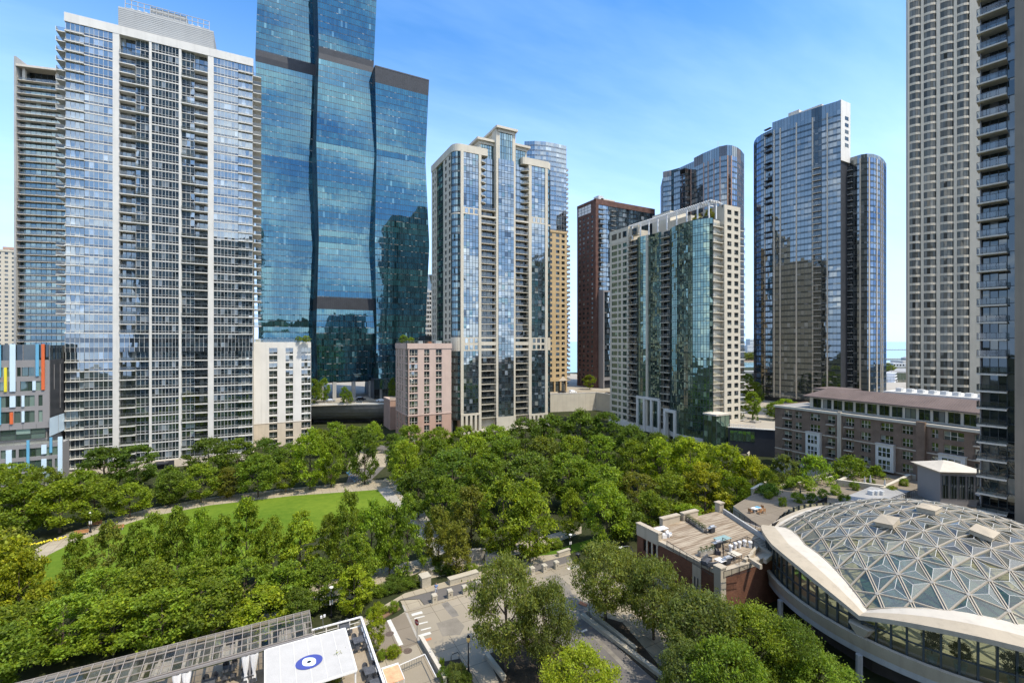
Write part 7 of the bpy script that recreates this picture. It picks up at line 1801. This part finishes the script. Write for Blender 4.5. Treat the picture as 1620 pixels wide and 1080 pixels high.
# ------------------------------------------------------------------ courtyard terraces between brick house and low-rise
def courtyard():
    zc = 6.2
    A = [G(1160, 800, zc), G(1205, 773, zc), G(1330, 742, zc), G(1420, 735, zc), G(1545, 760, zc), G(1545, 830, zc), G(1420, 800, zc), G(1290, 815, zc), G(1222, 848, zc)]
    t = thing('courtyard_terrace', 'raised brick-paved terraces with beige parapets behind the glass dome', 'terrace', (A[0][0], A[0][1], 0)); m = MB(); m.prism(A[::-1], 0, zc, 'beige', 'red_brick_pad'); 
    m = MB(); m.prism(A, 0, zc, 'beige', 'road_brown'); m.build('deck', t)
    m = MB()
    for a, b_, h in (((1190, 780), (1212, 768), .9), ((1325, 768), (1398, 778), 1.3), ((1395, 779), (1440, 757), 1.0), ((1325, 768), (1360, 752), 1.0), ((1440, 757), (1490, 768), 1.0), ((1262, 770), (1318, 760), .9)):
        w = Wall(G(*a, zc), G(*b_, zc)); w.box(m, 0, w.L, zc - .5, zc + h, -.25, .25, 'conc_ivory', True); w.box(m, -.05, w.L + .05, zc + h, zc + h + .12, -.32, .32, 'cream', True)
    m.build('parapet', t)
    f = MB(); w = Wall(G(1222, 846, zc), G(1308, 800, zc))
    w.box(f, 0, w.L, zc + 1.75, zc + 1.85, -.04, .04, 'black_rail', True)
    for k in range(int(w.L / .12)): w.box(f, k * .12, k * .12 + .05, zc, zc + 1.8, -.02, .02, 'black_rail', True)
    q = thing('privacy_fence', 'dark slatted fence between the patio and the glass dome', 'fence', (w.A.x, w.A.y, zc)); f.build('slats', q); pm = MB()
    for k in range(7): u = w.L * k / 6; w.box(pm, u - .06, u + .06, zc, zc + 1.95, -.07, .07, 'black_rail', True)
    pm.build('post', q)
    f = MB(); w = Wall(G(1395, 800, zc + .5), G(1490, 765, zc + .5)); q = thing('railing', 'black railing along the roof edge behind the dome', 'railing', (w.A.x, w.A.y, zc)); w.box(f, 0, w.L, zc + 1.3, zc + 1.38, -.04, .04, 'black_rail', True)
    for k in range(int(w.L / .9)): w.box(f, k * .9, k * .9 + .06, zc, zc + 1.3, -.03, .03, 'black_rail', True)
    f.build('rails', q)
    r = MB(); r.prism([G(1330, 792, zc + .4), G(1385, 770, zc + .4), G(1440, 780, zc + .4), G(1400, 806, zc + .4)], zc - 1, zc + .9, 'conc_grey', 'roof_grey'); q = thing('plant_roof', 'low grey roof with fan units behind the dome', 'roof', (*G(1385, 790, zc), zc)); r.build('slab', q); r = MB()
    for px in (1378, 1386, 1394): x, y = G(px, 778, zc + 1.4); r.box(x - .45, x + .45, y - .45, y + .45, zc + .9, zc + 1.7, 'hvac')
    r.build('fan_units', q)
    # patio set
    x, y = G(1196, 803, zc + .7); q = thing('patio_table', 'white patio table with a blue cloth among wooden chairs', 'table', (x, y, zc)); m = MB(); m.box(x - 1.0, x + 1.0, y - .5, y + .5, zc + .68, zc + .74, 'white_paint'); m.box(x + .1, x + .9, y - .4, y + .4, zc + .745, zc + .80, 'sky_blue'); m.build('table_top', q); m = MB()
    for i in (-1, 1):
        for j in (-1, 1): m.box(x + i * .9 - .04, x + i * .9 + .04, y + j * .4 - .04, y + j * .4 + .04, zc, zc + .68, 'white_paint')
    m.build('leg', q)
    for i, (dx, dy, rz) in enumerate(((-1.6, 0, 1.57), (1.6, 0, -1.57), (-.5, -1.0, math.pi), (.6, -1.0, math.pi))):
        q = thing('patio_chair', f'wooden patio chair {("left of", "right of", "at the near left of", "at the near right of")[i]} the white patio table', 'chair', (x + dx, y + dy, zc), 'wooden patio chairs'); q.rotation_euler = (0, 0, rz); LOC[q.name] = (0, 0, 0); m = MB(); m.box(-.3, .3, -.3, .3, .36, .42, 'wood_warm'); m.build('seat', q); m = MB(); m.box(-.3, .3, .26, .31, .42, .9, 'wood_warm'); m.build('backrest', q)
        for a in (-1, 1):
            for b_ in (-1, 1): m = MB(); m.box(a * .26 - .03, a * .26 + .03, b_ * .26 - .03, b_ * .26 + .03, 0, .36, 'wood_warm'); m.build('leg', q)
    for i, (px, py) in enumerate(((1368, 772), (1377, 770), (1400, 776), (1442, 752), (1266, 792))):
        x, y = G(px, py, zc); q = thing('closed_parasol', f'folded {"dark" if i == 4 else "white"} parasol on the courtyard terrace, {ORD[i]} from the front' if i < 4 else 'folded dark parasol among the courtyard trees', 'parasol', (x, y, zc), 'folded parasols'); m = MB(); m.tube([(x, y, zc), (x, y, zc + 2.6)], .04, 'rail', 6); m.build('pole', q); m = MB(); m.lathe(x, y, [(.22, zc + .9), (.25, zc + 1.2), (.14, zc + 2.0), (.03, zc + 2.65)], 'charcoal' if i == 4 else 'canopy_cloth', 8); m.build('canopy', q)
    for i, px in enumerate((1444, 1452, 1460, 1470, 1478)):
        x, y = G(px, 757 - i * .5, zc); q = thing('sun_lounger', f'pale blue covered lounger in the row behind the dome, {ORD[i]} from the left', 'lounger', (x, y, zc), 'pool loungers'); m = MB(); m.box(x - .3, x + .3, y - .9, y + .5, zc + .25, zc + .36, 'ice_blue' if i % 2 else 'sky_blue'); m.build('seat', q); m = MB(); m.hexa([(x - .3, y + .5, zc + .3), (x + .3, y + .5, zc + .3), (x + .3, y + .6, zc + .3), (x - .3, y + .6, zc + .3), (x - .3, y + .95, zc + .9), (x + .3, y + .95, zc + .9), (x + .3, y + 1.05, zc + .9), (x - .3, y + 1.05, zc + .9)], 'ice_blue'); m.build('backrest', q)
    # pavilion with pale roof and vaulted sail canopies
    C = PD(1487, 90); x, y = C; p = thing('pavilion', 'dark pavilion with a pale low-pitched roof, left of the dark balcony tower', 'pavilion', (x, y, zc)); R2 = lambda a, b_, z: (*CW(DEP0[0] + a, DEP0[1] + b_), z)
    r0, d0 = x * CS - y * SN, x * SN + y * CS; DEP0 = (r0, d0); m = MB(); W_, D_ = 8, 7
    m.hexa([R2(0, 0, 12.5), R2(W_, -1, 12.5), R2(W_ + 1, D_, 12.5), R2(1, D_, 12.5), R2(0, 0, 12.9), R2(W_, -1, 12.9), R2(W_ + 1, D_, 12.9), R2(1, D_, 12.9)], 'conc_ivory'); ap = R2(W_ / 2, D_ / 2, 14.2); cn = [R2(-.4, -.4, 12.91), R2(W_ + .4, -1.4, 12.91), R2(W_ + 1.4, D_ + .4, 12.91), R2(.6, D_ + .4, 12.91)]
    for i in range(4): m.face([cn[i], cn[(i + 1) % 4], ap], 'conc_taupe')
    m.build('roof', p); m = MB()
    for q0, q1 in ((R2(.38, .38, 0), R2(W_ - .4, -.62, 0)),):
        w_ = Wall(q0, q1)
        for k in range(5): w_.win(m, .4 + k * w_.L / 5, w_.L / 5 * (k + 1) - .1, 7.6, 12.0, 2, [(.6, 'g_dark'), (.4, 'g_dark')], 'mullion_dark', .12, .1, .02)
    m.build('window', p); m = MB(); m.hexa([R2(.4, .4, 0), R2(W_ - .4, -.6, 0), R2(W_ + .4, D_ - .4, 0), R2(1.4, D_ - .4, 0), R2(.4, .4, 12.5), R2(W_ - .4, -.6, 12.5), R2(W_ + .4, D_ - .4, 12.5), R2(1.4, D_ - .4, 12.5)], 'panel_grey'); m.build('wall', p)
    for i, (px, py, s) in enumerate(((1568, 783, 1.0), (1575, 790, .9), (1602, 786, 1.2), (1612, 792, 1.0))):
        x, y = G(px, py, 9.0); q = thing('sail_canopy', 'small white sail canopy by the foot of the dark balcony tower, ' + ('upper of left pair', 'lower of left pair', 'larger right one', 'rightmost', 'beside the pavilion roof', 'under the pavilion')[i], 'canopy', (x, y, zc), 'white sail canopies'); m = MB(); k = 8
        for a in range(k): t0, t1 = math.pi * a / k, math.pi * (a + 1) / k; f = lambda t, v: (*CW(x * CS - y * SN + 1.8 * s * math.cos(t) + v * .2, x * SN + y * CS + v), 8.6 + .8 * s * math.sin(t)); m.face([f(t0, 0), f(t1, 0), f(t1, 1.8), f(t0, 1.8)], 'canopy_cloth')
        m.build('sail', q); m = MB()
        for e in (-1.7, 1.7):
            xx, yy = CW(x * CS - y * SN + e * s, x * SN + y * CS + .5); m.tube([(xx, yy, zc - 1), (xx, yy, 8.7)], .06, 'black', 6)
        m.build('post', q)
    # black railed galleries at the tower foot
    A, B = PD(1500, 78), PD(1640, 66); w = Wall(A, B); q = thing('gallery', 'black railed glass gallery at the foot of the dark balcony tower', 'gallery', (A[0], A[1], 0)); m = MB()
    for z in (3.2, 6.0, 8.4): w.box(m, 0, w.L, z, z + .25, -4, .3, 'charcoal', True); rail_front(m, w, 0, w.L, z + .25, .25, 1.05, False, 'black_rail', 1.4)
    w.win(m, 0, w.L, 0, 8.4, 10, [(.34, 'g_dark'), (.33, 'g_dark'), (.33, 'g_dark')], 'mullion_dark', .14, .1, -1.6); m.build('glazing', q)
courtyard()

# ------------------------------------------------------------------ inside the dome: potted trees, chairs
def in_dome():
    cx, cy, V = DOME; A, B = V[0], V[1]; w = Wall(A, B)
    for i, (u, s) in enumerate(((6.2, 1.0), (8.2, .9), (11.5, 1.15), (13.6, 1.0), (18.5, 1.1), (20.5, 1.0))):
        x, y = w.xy(u, 0); k_ = 20.2 / math.hypot(x - cx, y - cy); x, y = cx + (x - cx) * k_, cy + (y - cy) * k_; t = thing('potted_tree', f'potted tree behind the curved pool windows, {ORD[i]} from the left', 'potted tree', (x, y, 4.6), 'potted trees in the dome'); m = MB(); m.lathe(x, y, [(.38, 4.6), (.5, 5.3), (.55, 5.5)], 'teal_glaze', 12); m.build('pot', t)
        cm, tm = PROTO['shrub'][i % 2]
        o = bpy.data.objects.new('crown', cm); COL.objects.link(o); o.parent = t; o.location = (0, 0, 1.5); o.scale = (1.2 * s, 1.2 * s, 1.3 * s); o.color = (.03, .055, .02, 1); m = MB(); m.tube([(x, y, 5.4), (x + .05, y, 6.4)], .06, 'bark', 6); m.build('trunk', t)
in_dome()

# ------------------------------------------------------------------ sunken garden and stairs by the green glass building
def garden():
    A, B = PD(1152, 157.5), PD(1238, 151.5); w = Wall(A, B)
    t = thing('retaining_wall', 'dark retaining wall with white balustrade below the upper plaza by the glass stair box', 'wall', (A[0], A[1], 0)); m = MB(); w.box(m, 0, w.L, 0, ZUP - .1, -.6, 0, 'charcoal', True); w.win(m, .5, w.L * .5, 4.6, 8, 6, [(1, 'g_green')], 'mullion_dark', .1, .1, .05); m.build('wall', t); m = MB(); w.box(m, 0, w.L, ZUP - .1, ZUP + .15, -.7, .3, 'cream_pale', True); w.box(m, 0, w.L * .5, ZUP + 1.0, ZUP + 1.1, 0, .1, 'white_paint', True)
    for k in range(16): u = w.L * .5 * k / 15; w.box(m, u - .05, u + .05, ZUP + .15, ZUP + 1.0, 0, .1, 'white_paint', True)
    m.build('balustrade', t)
    a, b_ = G(1176, 720, 0), G(1205, 690, 4.4); s = thing('stairway', 'pale concrete flight of stairs climbing beside the glass stair box', 'stairs', (a[0], a[1], 0)); m = MB(); k = 16; dx, dy = (b_[0] - a[0]) / k, (b_[1] - a[1]) / k; l = math.hypot(dx, dy); nx, ny = dy / l * 1.4, -dx / l * 1.4
    for i in range(k): p = (a[0] + dx * i, a[1] + dy * i); m.hexa([(p[0] - nx, p[1] - ny, 0), (p[0] + nx, p[1] + ny, 0), (p[0] + nx + dx, p[1] + ny + dy, 0), (p[0] - nx + dx, p[1] - ny + dy, 0)] + [(q[0], q[1], 4.4 * (i + 1) / k) for q in ((p[0] - nx, p[1] - ny), (p[0] + nx, p[1] + ny), (p[0] + nx + dx, p[1] + ny + dy), (p[0] - nx + dx, p[1] - ny + dy))], 'path')
    m.build('flight', s); m = MB(); m.beam((a[0] - nx, a[1] - ny, .5), (b_[0] - nx, b_[1] - ny, 4.9), .3, 1.0, 'cream'); m.beam((a[0] + nx, a[1] + ny, .5), (b_[0] + nx, b_[1] + ny, 4.9), .3, 1.0, 'cream'); m.build('side_wall', s)
    for i, (px, py) in enumerate(((1173, 664), (1195, 668))):
        x, y = G(px, py, ZUP); q = plant('cone', 'dark', x, y, ZUP, 7 if i else 6, 2.0, f'narrow dark conifer in a planter on the upper plaza, {"right" if i else "left"} of two', 'tree', 'plaza conifers', 'conifer')
        m = MB(); m.box(x - 1.6, x + 1.6, y - 1.2, y + 1.2, ZUP, ZUP + .7, 'stone_dark'); tag(m.build('planter', None, (x, y, ZUP)), f'square stone planter under the {"right" if i else "left"} plaza conifer', 'planter')
garden()

# ------------------------------------------------------------------ playground arch in the grove
x, y = G(752, 782); t = thing('play_frame', 'blue and orange playground climbing arch in the grove', 'playground', (x, y, 0)); m = MB(); m.tube([(x - 2, y, 0), (x - 1.8, y, 2.0), (x - .6, y, 2.8), (x + .6, y, 2.8), (x + 1.8, y, 2.0), (x + 2, y, 0)], .10, 'wood_warm', 6); m.build('arch', t); m = MB(); m.box(x - 3.6, x - 2.2, y - .4, y + .4, 1.0, 2.2, 'sky_blue'); m.box(x - 3.5, x - 3.4, y - .3, y + .3, 0, 1.0, 'sky_blue'); m.build('slide', t)
# benches by the lawn path
for i, (px, py) in enumerate(((128, 846), (185, 838), (150, 832))):
    x, y = G(px, py); t = thing('park_bench', f'wooden park bench at the left end of the lawn path, {ORD[i]} of three', 'bench', (x, y, 0), 'park benches'); m = MB(); m.box(x - 1.1, x + 1.1, y - .3, y + .3, .42, .5, 'wood_warm'); m.build('seat', t); m = MB(); m.box(x - 1.1, x + 1.1, y + .28, y + .34, .5, .95, 'wood_warm'); m.build('backrest', t)
    for s in (-.9, .9): m = MB(); m.box(x + s - .06, x + s + .06, y - .28, y + .28, 0, .42, 'stone_dark'); m.build('leg', t)
x, y = G(72, 858); m = MB()
for k in range(40): a, b_ = R.uniform(-3, 3), R.uniform(-.5, .5); m.lathe(x + a, y + b_ + a * .3, [(.10, .05), (.16, .28), (.03, .36)], 'yellow', 6)
o = m.build('flower_bed', None, (x, y, 0)); tag(o, 'bed of yellow flowers at the left end of the lawn', 'flowers', None, 'stuff')

# ================================================================== lake side far away
def farside():
    def strip(name, pts, z, h, mat, lab, cat): m = MB(); m.prism([PD(a, b_) for a, b_ in pts], z, z + h, mat); c = PD(*pts[0]); return tag(m.build(name, None, (c[0], c[1], z)), lab, cat)
    strip('breakwater', [(1380, 2150), (1500, 2150), (1500, 2200), (1380, 2200)], -2, 3.0, 'rock', 'thin far breakwater line on the open lake', 'breakwater')
    strip('breakwater', [(1380, 1010), (1500, 1010), (1500, 1022), (1380, 1022)], -2, 3.0, 'rock', 'nearer breakwater line on the lake, in front of the far one', 'breakwater')
    strip('peninsula', [(1403, 560), (1500, 560), (1500, 640), (1420, 640)], -2, 3.4, 'rock', 'rocky harbour mole reaching out from behind the beige tower', 'mole').__setitem__('kind', 'structure')
    x, y = PD(1432, 700); t = thing('harbour_building', 'long low grey harbour building on the lake', 'building', (x, y, 0)); w = Wall(PD(1413, 690), PD(1470, 690)); m = MB(); w.box(m, 0, w.L, -2, 6.0, -30, 0, 'far_building', True); m.build('wall', t); m = MB(); w.box(m, w.L * .30, w.L, 6, 9, -25, -2, 'conc_grey', True); m.build('roof', t); m = MB()
    for k in range(12): w.box(m, w.L * (k + .2) / 12, w.L * (k + .7) / 12, 2, 4, 0, .2, 'g_dark')
    m.build('window', t)
    x, y = PD(1433, 850); t = thing('crib_house', 'small grey crib house far out on the lake beside the beige tower', 'building', (x, y, -2)); m = MB(); m.lathe(x, y, [(9, -2), (9, 3), (7, 3.2), (7, 8), (2, 10)], 'rock', 10); m.build('wall', t)
    for i, (px, d, s, tn) in enumerate(((1405, 585, 12, 'grey'), (1411, 590, 9, 'grey'), (1397, 580, 10, 'dark'))): x, y = PD(px, d); plant('broad', tn, x, y, 0, s * .9, s, f'distant round tree on the harbour mole, {ORD[i]} from the near end', 'tree', 'harbour trees')
    # white excursion boat and moored yachts
    x, y = PD(1410, 440); t = thing('excursion_boat', 'white multi-deck excursion boat moored in the harbour', 'boat', (x, y, -2)); t.rotation_euler = (0, 0, .3); LOC[t.name] = (0, 0, 0); m = MB()
    m.prism([(-14, -4), (10, -4), (16, 0), (10, 4), (-14, 4)], 0, 2.5, 'car_white'); m.build('hull', t)
    for k, (l, h) in enumerate(((12, 2.5), (10, 5.2), (7, 7.9))):
        m = MB(); m.box(-l, l * .7, -3.6, 3.6, h, h + 2.5, 'car_white'); m.box(-l - .4, l * .7 + .4, -3.8, 3.8, h + 2.5, h + 2.7, 'white_paint'); o = m.build('deck', t); m = MB()
        for q in range(8): m.box(-l + 1 + q * l * 1.6 / 8, -l + 2.0 + q * l * 1.6 / 8, -3.68, -3.61, h + .9, h + 1.9, 'car_glass')
        m.build('window', o)
    m = MB(); m.tube([(0, 0, 10.6), (0, 0, 16)], .12, 'rail', 5); m.build('mast', t)
    for i in range(14):
        px = 1404 + (i % 7) * 5.2; d = 372 + (i // 7) * 40 + (i % 3) * 6; x, y = PD(px, d)
        t = thing('moored_boat', f'small white boat at the harbour docks, {ORD[i % 7]} from the left in the {"near" if i < 7 else "far"} row', 'boat', (x, y, -1.6), 'moored boats'); LOC[t.name] = (0, 0, 0); t.rotation_euler = (0, 0, 1.0 + .1 * (i % 3)); m = MB(); m.prism([(-3.5, -1.1), (2, -1.2), (4.4, 0), (2, 1.2), (-3.5, 1.1)], 0, 1.1, 'car_white'); m.build('hull', t); m = MB(); m.box(-1.5, 1.2, -.8, .8, 1.1, 2.0, 'car_white'); m.box(-1.3, 1.25, -.82, .82, 1.4, 1.75, 'car_glass'); m.build('cabin', t)
        if i % 2: m = MB(); m.tube([(.5, 0, 1.1), (.5, 0, 10)], .07, 'rail', 5); m.build('mast', t)
    w = Wall(PD(1400, 432), PD(1440, 432)); m = MB(); w.box(m, 0, w.L, -2, 0, -2, 0, 'dock_wood', True)
    for k in range(20): u = w.L * k / 19; w.box(m, u, u + .35, -2, 2.4, -1, -.6, 'dock_wood', True)
    tag(m.build('dock', None, PD(1400, 432) + (-2,)), 'timber dock with piles in the harbour', 'dock')
    # far shore seen between the green building and the dark glass tower
    m = MB(); m.prism([PD(1150, 900), PD(1215, 900), PD(1225, 1200), PD(1140, 1200)], -2, .5, 'soil_brown'); m.prism([PD(1150, 880), PD(1215, 880), PD(1215, 899), PD(1150, 899)], -2, .2, 'path'); o = m.build('far_shore'); o['kind'] = 'structure'
    for i, (px, d, H, Wd) in enumerate(((1174, 1000, 34, 14), (1181, 1040, 26, 12), (1186, 980, 30, 10), (1190, 1100, 44, 10))):
        x, y = PD(px, d); a = Wall(PD(px - Wd / 2 * .7, d), PD(px + Wd / 2 * .7, d)); t = thing('lakeside_block', f'pale distant apartment block on the far shore, {ORD[i]} from the left', 'building', (x, y, 0), 'far shore blocks'); m = MB(); a.box(m, 0, a.L, 0, H, -20, 0, 'far_building', True); m.build('wall', t); m = MB()
        for k in range(int(H / 3.4)): a.box(m, .5, a.L - .5, k * 3.4 + 1.2, k * 3.4 + 2.6, 0, .1, 'g_grey')
        m.build('window', t)
    for i in range(6): x, y = PD(1172 + i * 4.2, 925 + 10 * (i % 2)); plant('broad', 'grey', x, y, 0, 13 + 3 * (i % 2), 19, f'distant round tree on the far shore, {ORD[i]} from the left', 'tree', 'far shore trees')
    A, B = PD(1150, 470), PD(1215, 462); w = Wall(A, B); m = MB(); w.box(m, 0, w.L, 6.5, 8.2, -12, 0, 'conc_grey', True)
    t = thing('road_bridge', 'grey elevated road bridge in front of the lake, left of the dark glass tower', 'bridge', (A[0], A[1], 0)); m.build('deck', t); m = MB()
    for k in range(5): u = w.L * (k + .5) / 5; w.box(m, u - 1, u + 1, -2, 6.5, -9, -3, 'conc_grey', True)
    m.build('pier', t)
farside()

# ------------------------------------------------------------------ buildings behind the viewpoint, seen as reflections in the glass
def behind(x0, x1, y0, y1, H, lab, mat, gl):
    t = thing('office_tower', lab, 'tower', (x0, y1, 0)); m = MB(); m.box(x0 + .4, x1 - .4, y0 + .4, y1 - .4, 0, H, 'charcoal'); m.build('core', t)
    w = Wall((x1, y1), (x0, y1)); m = MB(); n = int(H / 3.6)
    for i in range(n): w.win(m, 0, w.L, i * 3.6, (i + 1) * 3.6, int(w.L / 3.2), [(.35, mat), (.65, gl)], mat, .5, .3)
    m.build('facade', t)
    e = Wall((x1, y0), (x1, y1)); m = MB()
    for i in range(n): e.win(m, 0, e.L, i * 3.6, (i + 1) * 3.6, int(e.L / 3.2), [(.35, mat), (.65, gl)], mat, .5, .3)
    m.build('side_facade', t)
behind(68, 112, -140, -105, 112, 'grey tower behind the viewpoint, reflected dark in the middle stem of the blue glass tower', 'conc_grey', 'g_dark')
behind(146, 196, -200, -160, 228, 'very tall dark tower behind the viewpoint, reflected in the right stem of the blue tower', 'charcoal', 'g_dark')
behind(-92, -58, -160, -120, 300, 'very tall pale tower behind the viewpoint, reflected in the pale grid tower', 'conc_grey', 'g_dark')
behind(-52, -5, -34, -3, 105, 'dark tower holding the viewpoint, at its right-hand corner', 'conc_taupe', 'g_dark')

# ================================================================== light, sky, camera
SUN_AZ, SUN_EL = math.radians(150), math.radians(60)
sd = bpy.data.lights.new('sun', 'SUN'); sd.energy = 2.55; sd.angle = math.radians(.55); sd.color = (1, .93, .81)
so = bpy.data.objects.new('sun', sd); COL.objects.link(so)
sv = Vector((math.sin(SUN_AZ) * math.cos(SUN_EL), math.cos(SUN_AZ) * math.cos(SUN_EL), math.sin(SUN_EL)))
so.rotation_euler = sv.to_track_quat('Z', 'Y').to_euler(); so.location = (0, -60, 300)
wd = bpy.data.worlds.new('World'); scene.world = wd; wd.use_nodes = True; nt = wd.node_tree; nt.nodes.clear()
out = nt.nodes.new('ShaderNodeOutputWorld'); bg = nt.nodes.new('ShaderNodeBackground'); bg.inputs[1].default_value = .15
sky = nt.nodes.new('ShaderNodeTexSky'); sky.sky_type = 'NISHITA'; sky.sun_disc = False; sky.sun_elevation = SUN_EL; sky.sun_rotation = SUN_AZ; sky.altitude = 200; sky.air_density = 1.0; sky.dust_density = .9; sky.ozone_density = 3.0
tc = nt.nodes.new('ShaderNodeTexCoord'); sp = nt.nodes.new('ShaderNodeSeparateXYZ'); L(nt, tc.outputs['Generated'], sp.inputs[0])
# clouds on a flat layer overhead: direction divided by its height
hz = math_n(nt, 'MAXIMUM', sp.outputs[2], .03); zz = math_n(nt, 'ADD', hz, .12)
dx = math_n(nt, 'DIVIDE', sp.outputs[0], zz); dy = math_n(nt, 'DIVIDE', sp.outputs[1], zz)
cb = nt.nodes.new('ShaderNodeCombineXYZ'); L(nt, dx, cb.inputs[0]); L(nt, dy, cb.inputs[1])
n1 = N(nt, 'ShaderNodeTexNoise', Scale=1.7, Detail=8.0, Roughness=.58); L(nt, cb.outputs[0], n1.inputs['Vector'])
south = N(nt, 'ShaderNodeMapRange'); south.inputs[1].default_value = .25; south.inputs[2].default_value = -.35; south.inputs[3].default_value = 0; south.inputs[4].default_value = .11; L(nt, sp.outputs[1], south.inputs[0])
nn = math_n(nt, 'ADD', n1.outputs[0], south.outputs[0])
smask = N(nt, 'ShaderNodeMapRange'); smask.inputs[1].default_value = .15; smask.inputs[2].default_value = -.15; L(nt, sp.outputs[1], smask.inputs[0])
cr = N(nt, 'ShaderNodeMapRange'); cr.inputs[1].default_value = .56; cr.inputs[2].default_value = .72; cr.inputs[3].default_value = 0; cr.inputs[4].default_value = .85; L(nt, nn, cr.inputs[0])
hs = nt.nodes.new('ShaderNodeHueSaturation'); hs.inputs['Saturation'].default_value = 1.33; L(nt, sky.outputs[0], hs.inputs['Color'])
# thin high haze, thicker towards the horizon and in faint streaks
hzr = N(nt, 'ShaderNodeMapRange'); hzr.interpolation_type = 'SMOOTHSTEP'; hzr.inputs[1].default_value = .0; hzr.inputs[2].default_value = .66; hzr.inputs[3].default_value = .86; hzr.inputs[4].default_value = .0; L(nt, sp.outputs[2], hzr.inputs[0])
mp = N(nt, 'ShaderNodeMapping'); mp.inputs['Scale'].default_value = (.5, 1.5, 1); mp.inputs['Rotation'].default_value = (0, 0, .6); L(nt, cb.outputs[0], mp.inputs[0])
n2 = N(nt, 'ShaderNodeTexNoise', Scale=.9, Detail=6.0, Roughness=.6); L(nt, mp.outputs[0], n2.inputs['Vector'])
st = N(nt, 'ShaderNodeMapRange'); st.inputs[1].default_value = .42; st.inputs[2].default_value = .75; st.inputs[3].default_value = .0; st.inputs[4].default_value = .55; L(nt, n2.outputs[0], st.inputs[0])
hf = math_n(nt, 'ADD', math_n(nt, 'MULTIPLY', st.outputs[0], .55), hzr.outputs[0], True)
c = mixc(nt, hf, hs.outputs[0], (2.9, 4.1, 6.35, 1))
c = mixc(nt, math_n(nt, 'MULTIPLY', cr.outputs[0], smask.outputs[0]), c, (8.6, 9.0, 9.6, 1))
L(nt, c, bg.inputs[0]); L(nt, bg.outputs[0], out.inputs[0])

cd_ = bpy.data.cameras.new('camera'); cam = bpy.data.objects.new('camera', cd_); COL.objects.link(cam)
cd_.sensor_width = 36; cd_.lens = F / 1620 * 36; cd_.clip_end = 90000; cd_.clip_start = .3
cam.location = (0, 0, CZ); cam.rotation_euler = (math.pi / 2, 0, -math.atan2(SN, CS)); scene.camera = cam
scene.view_settings.view_transform = 'Standard'; scene.view_settings.look = 'None'; scene.view_settings.exposure = 1.03; scene.view_settings.gamma = 1
scene.render.engine = 'CYCLES'; scene.cycles.max_bounces = 8; scene.cycles.transparent_max_bounces = 12; scene.cycles.diffuse_bounces = 5; scene.cycles.glossy_bounces = 3
scene.cycles.sample_clamp_indirect = 4; scene.cycles.use_denoising = True
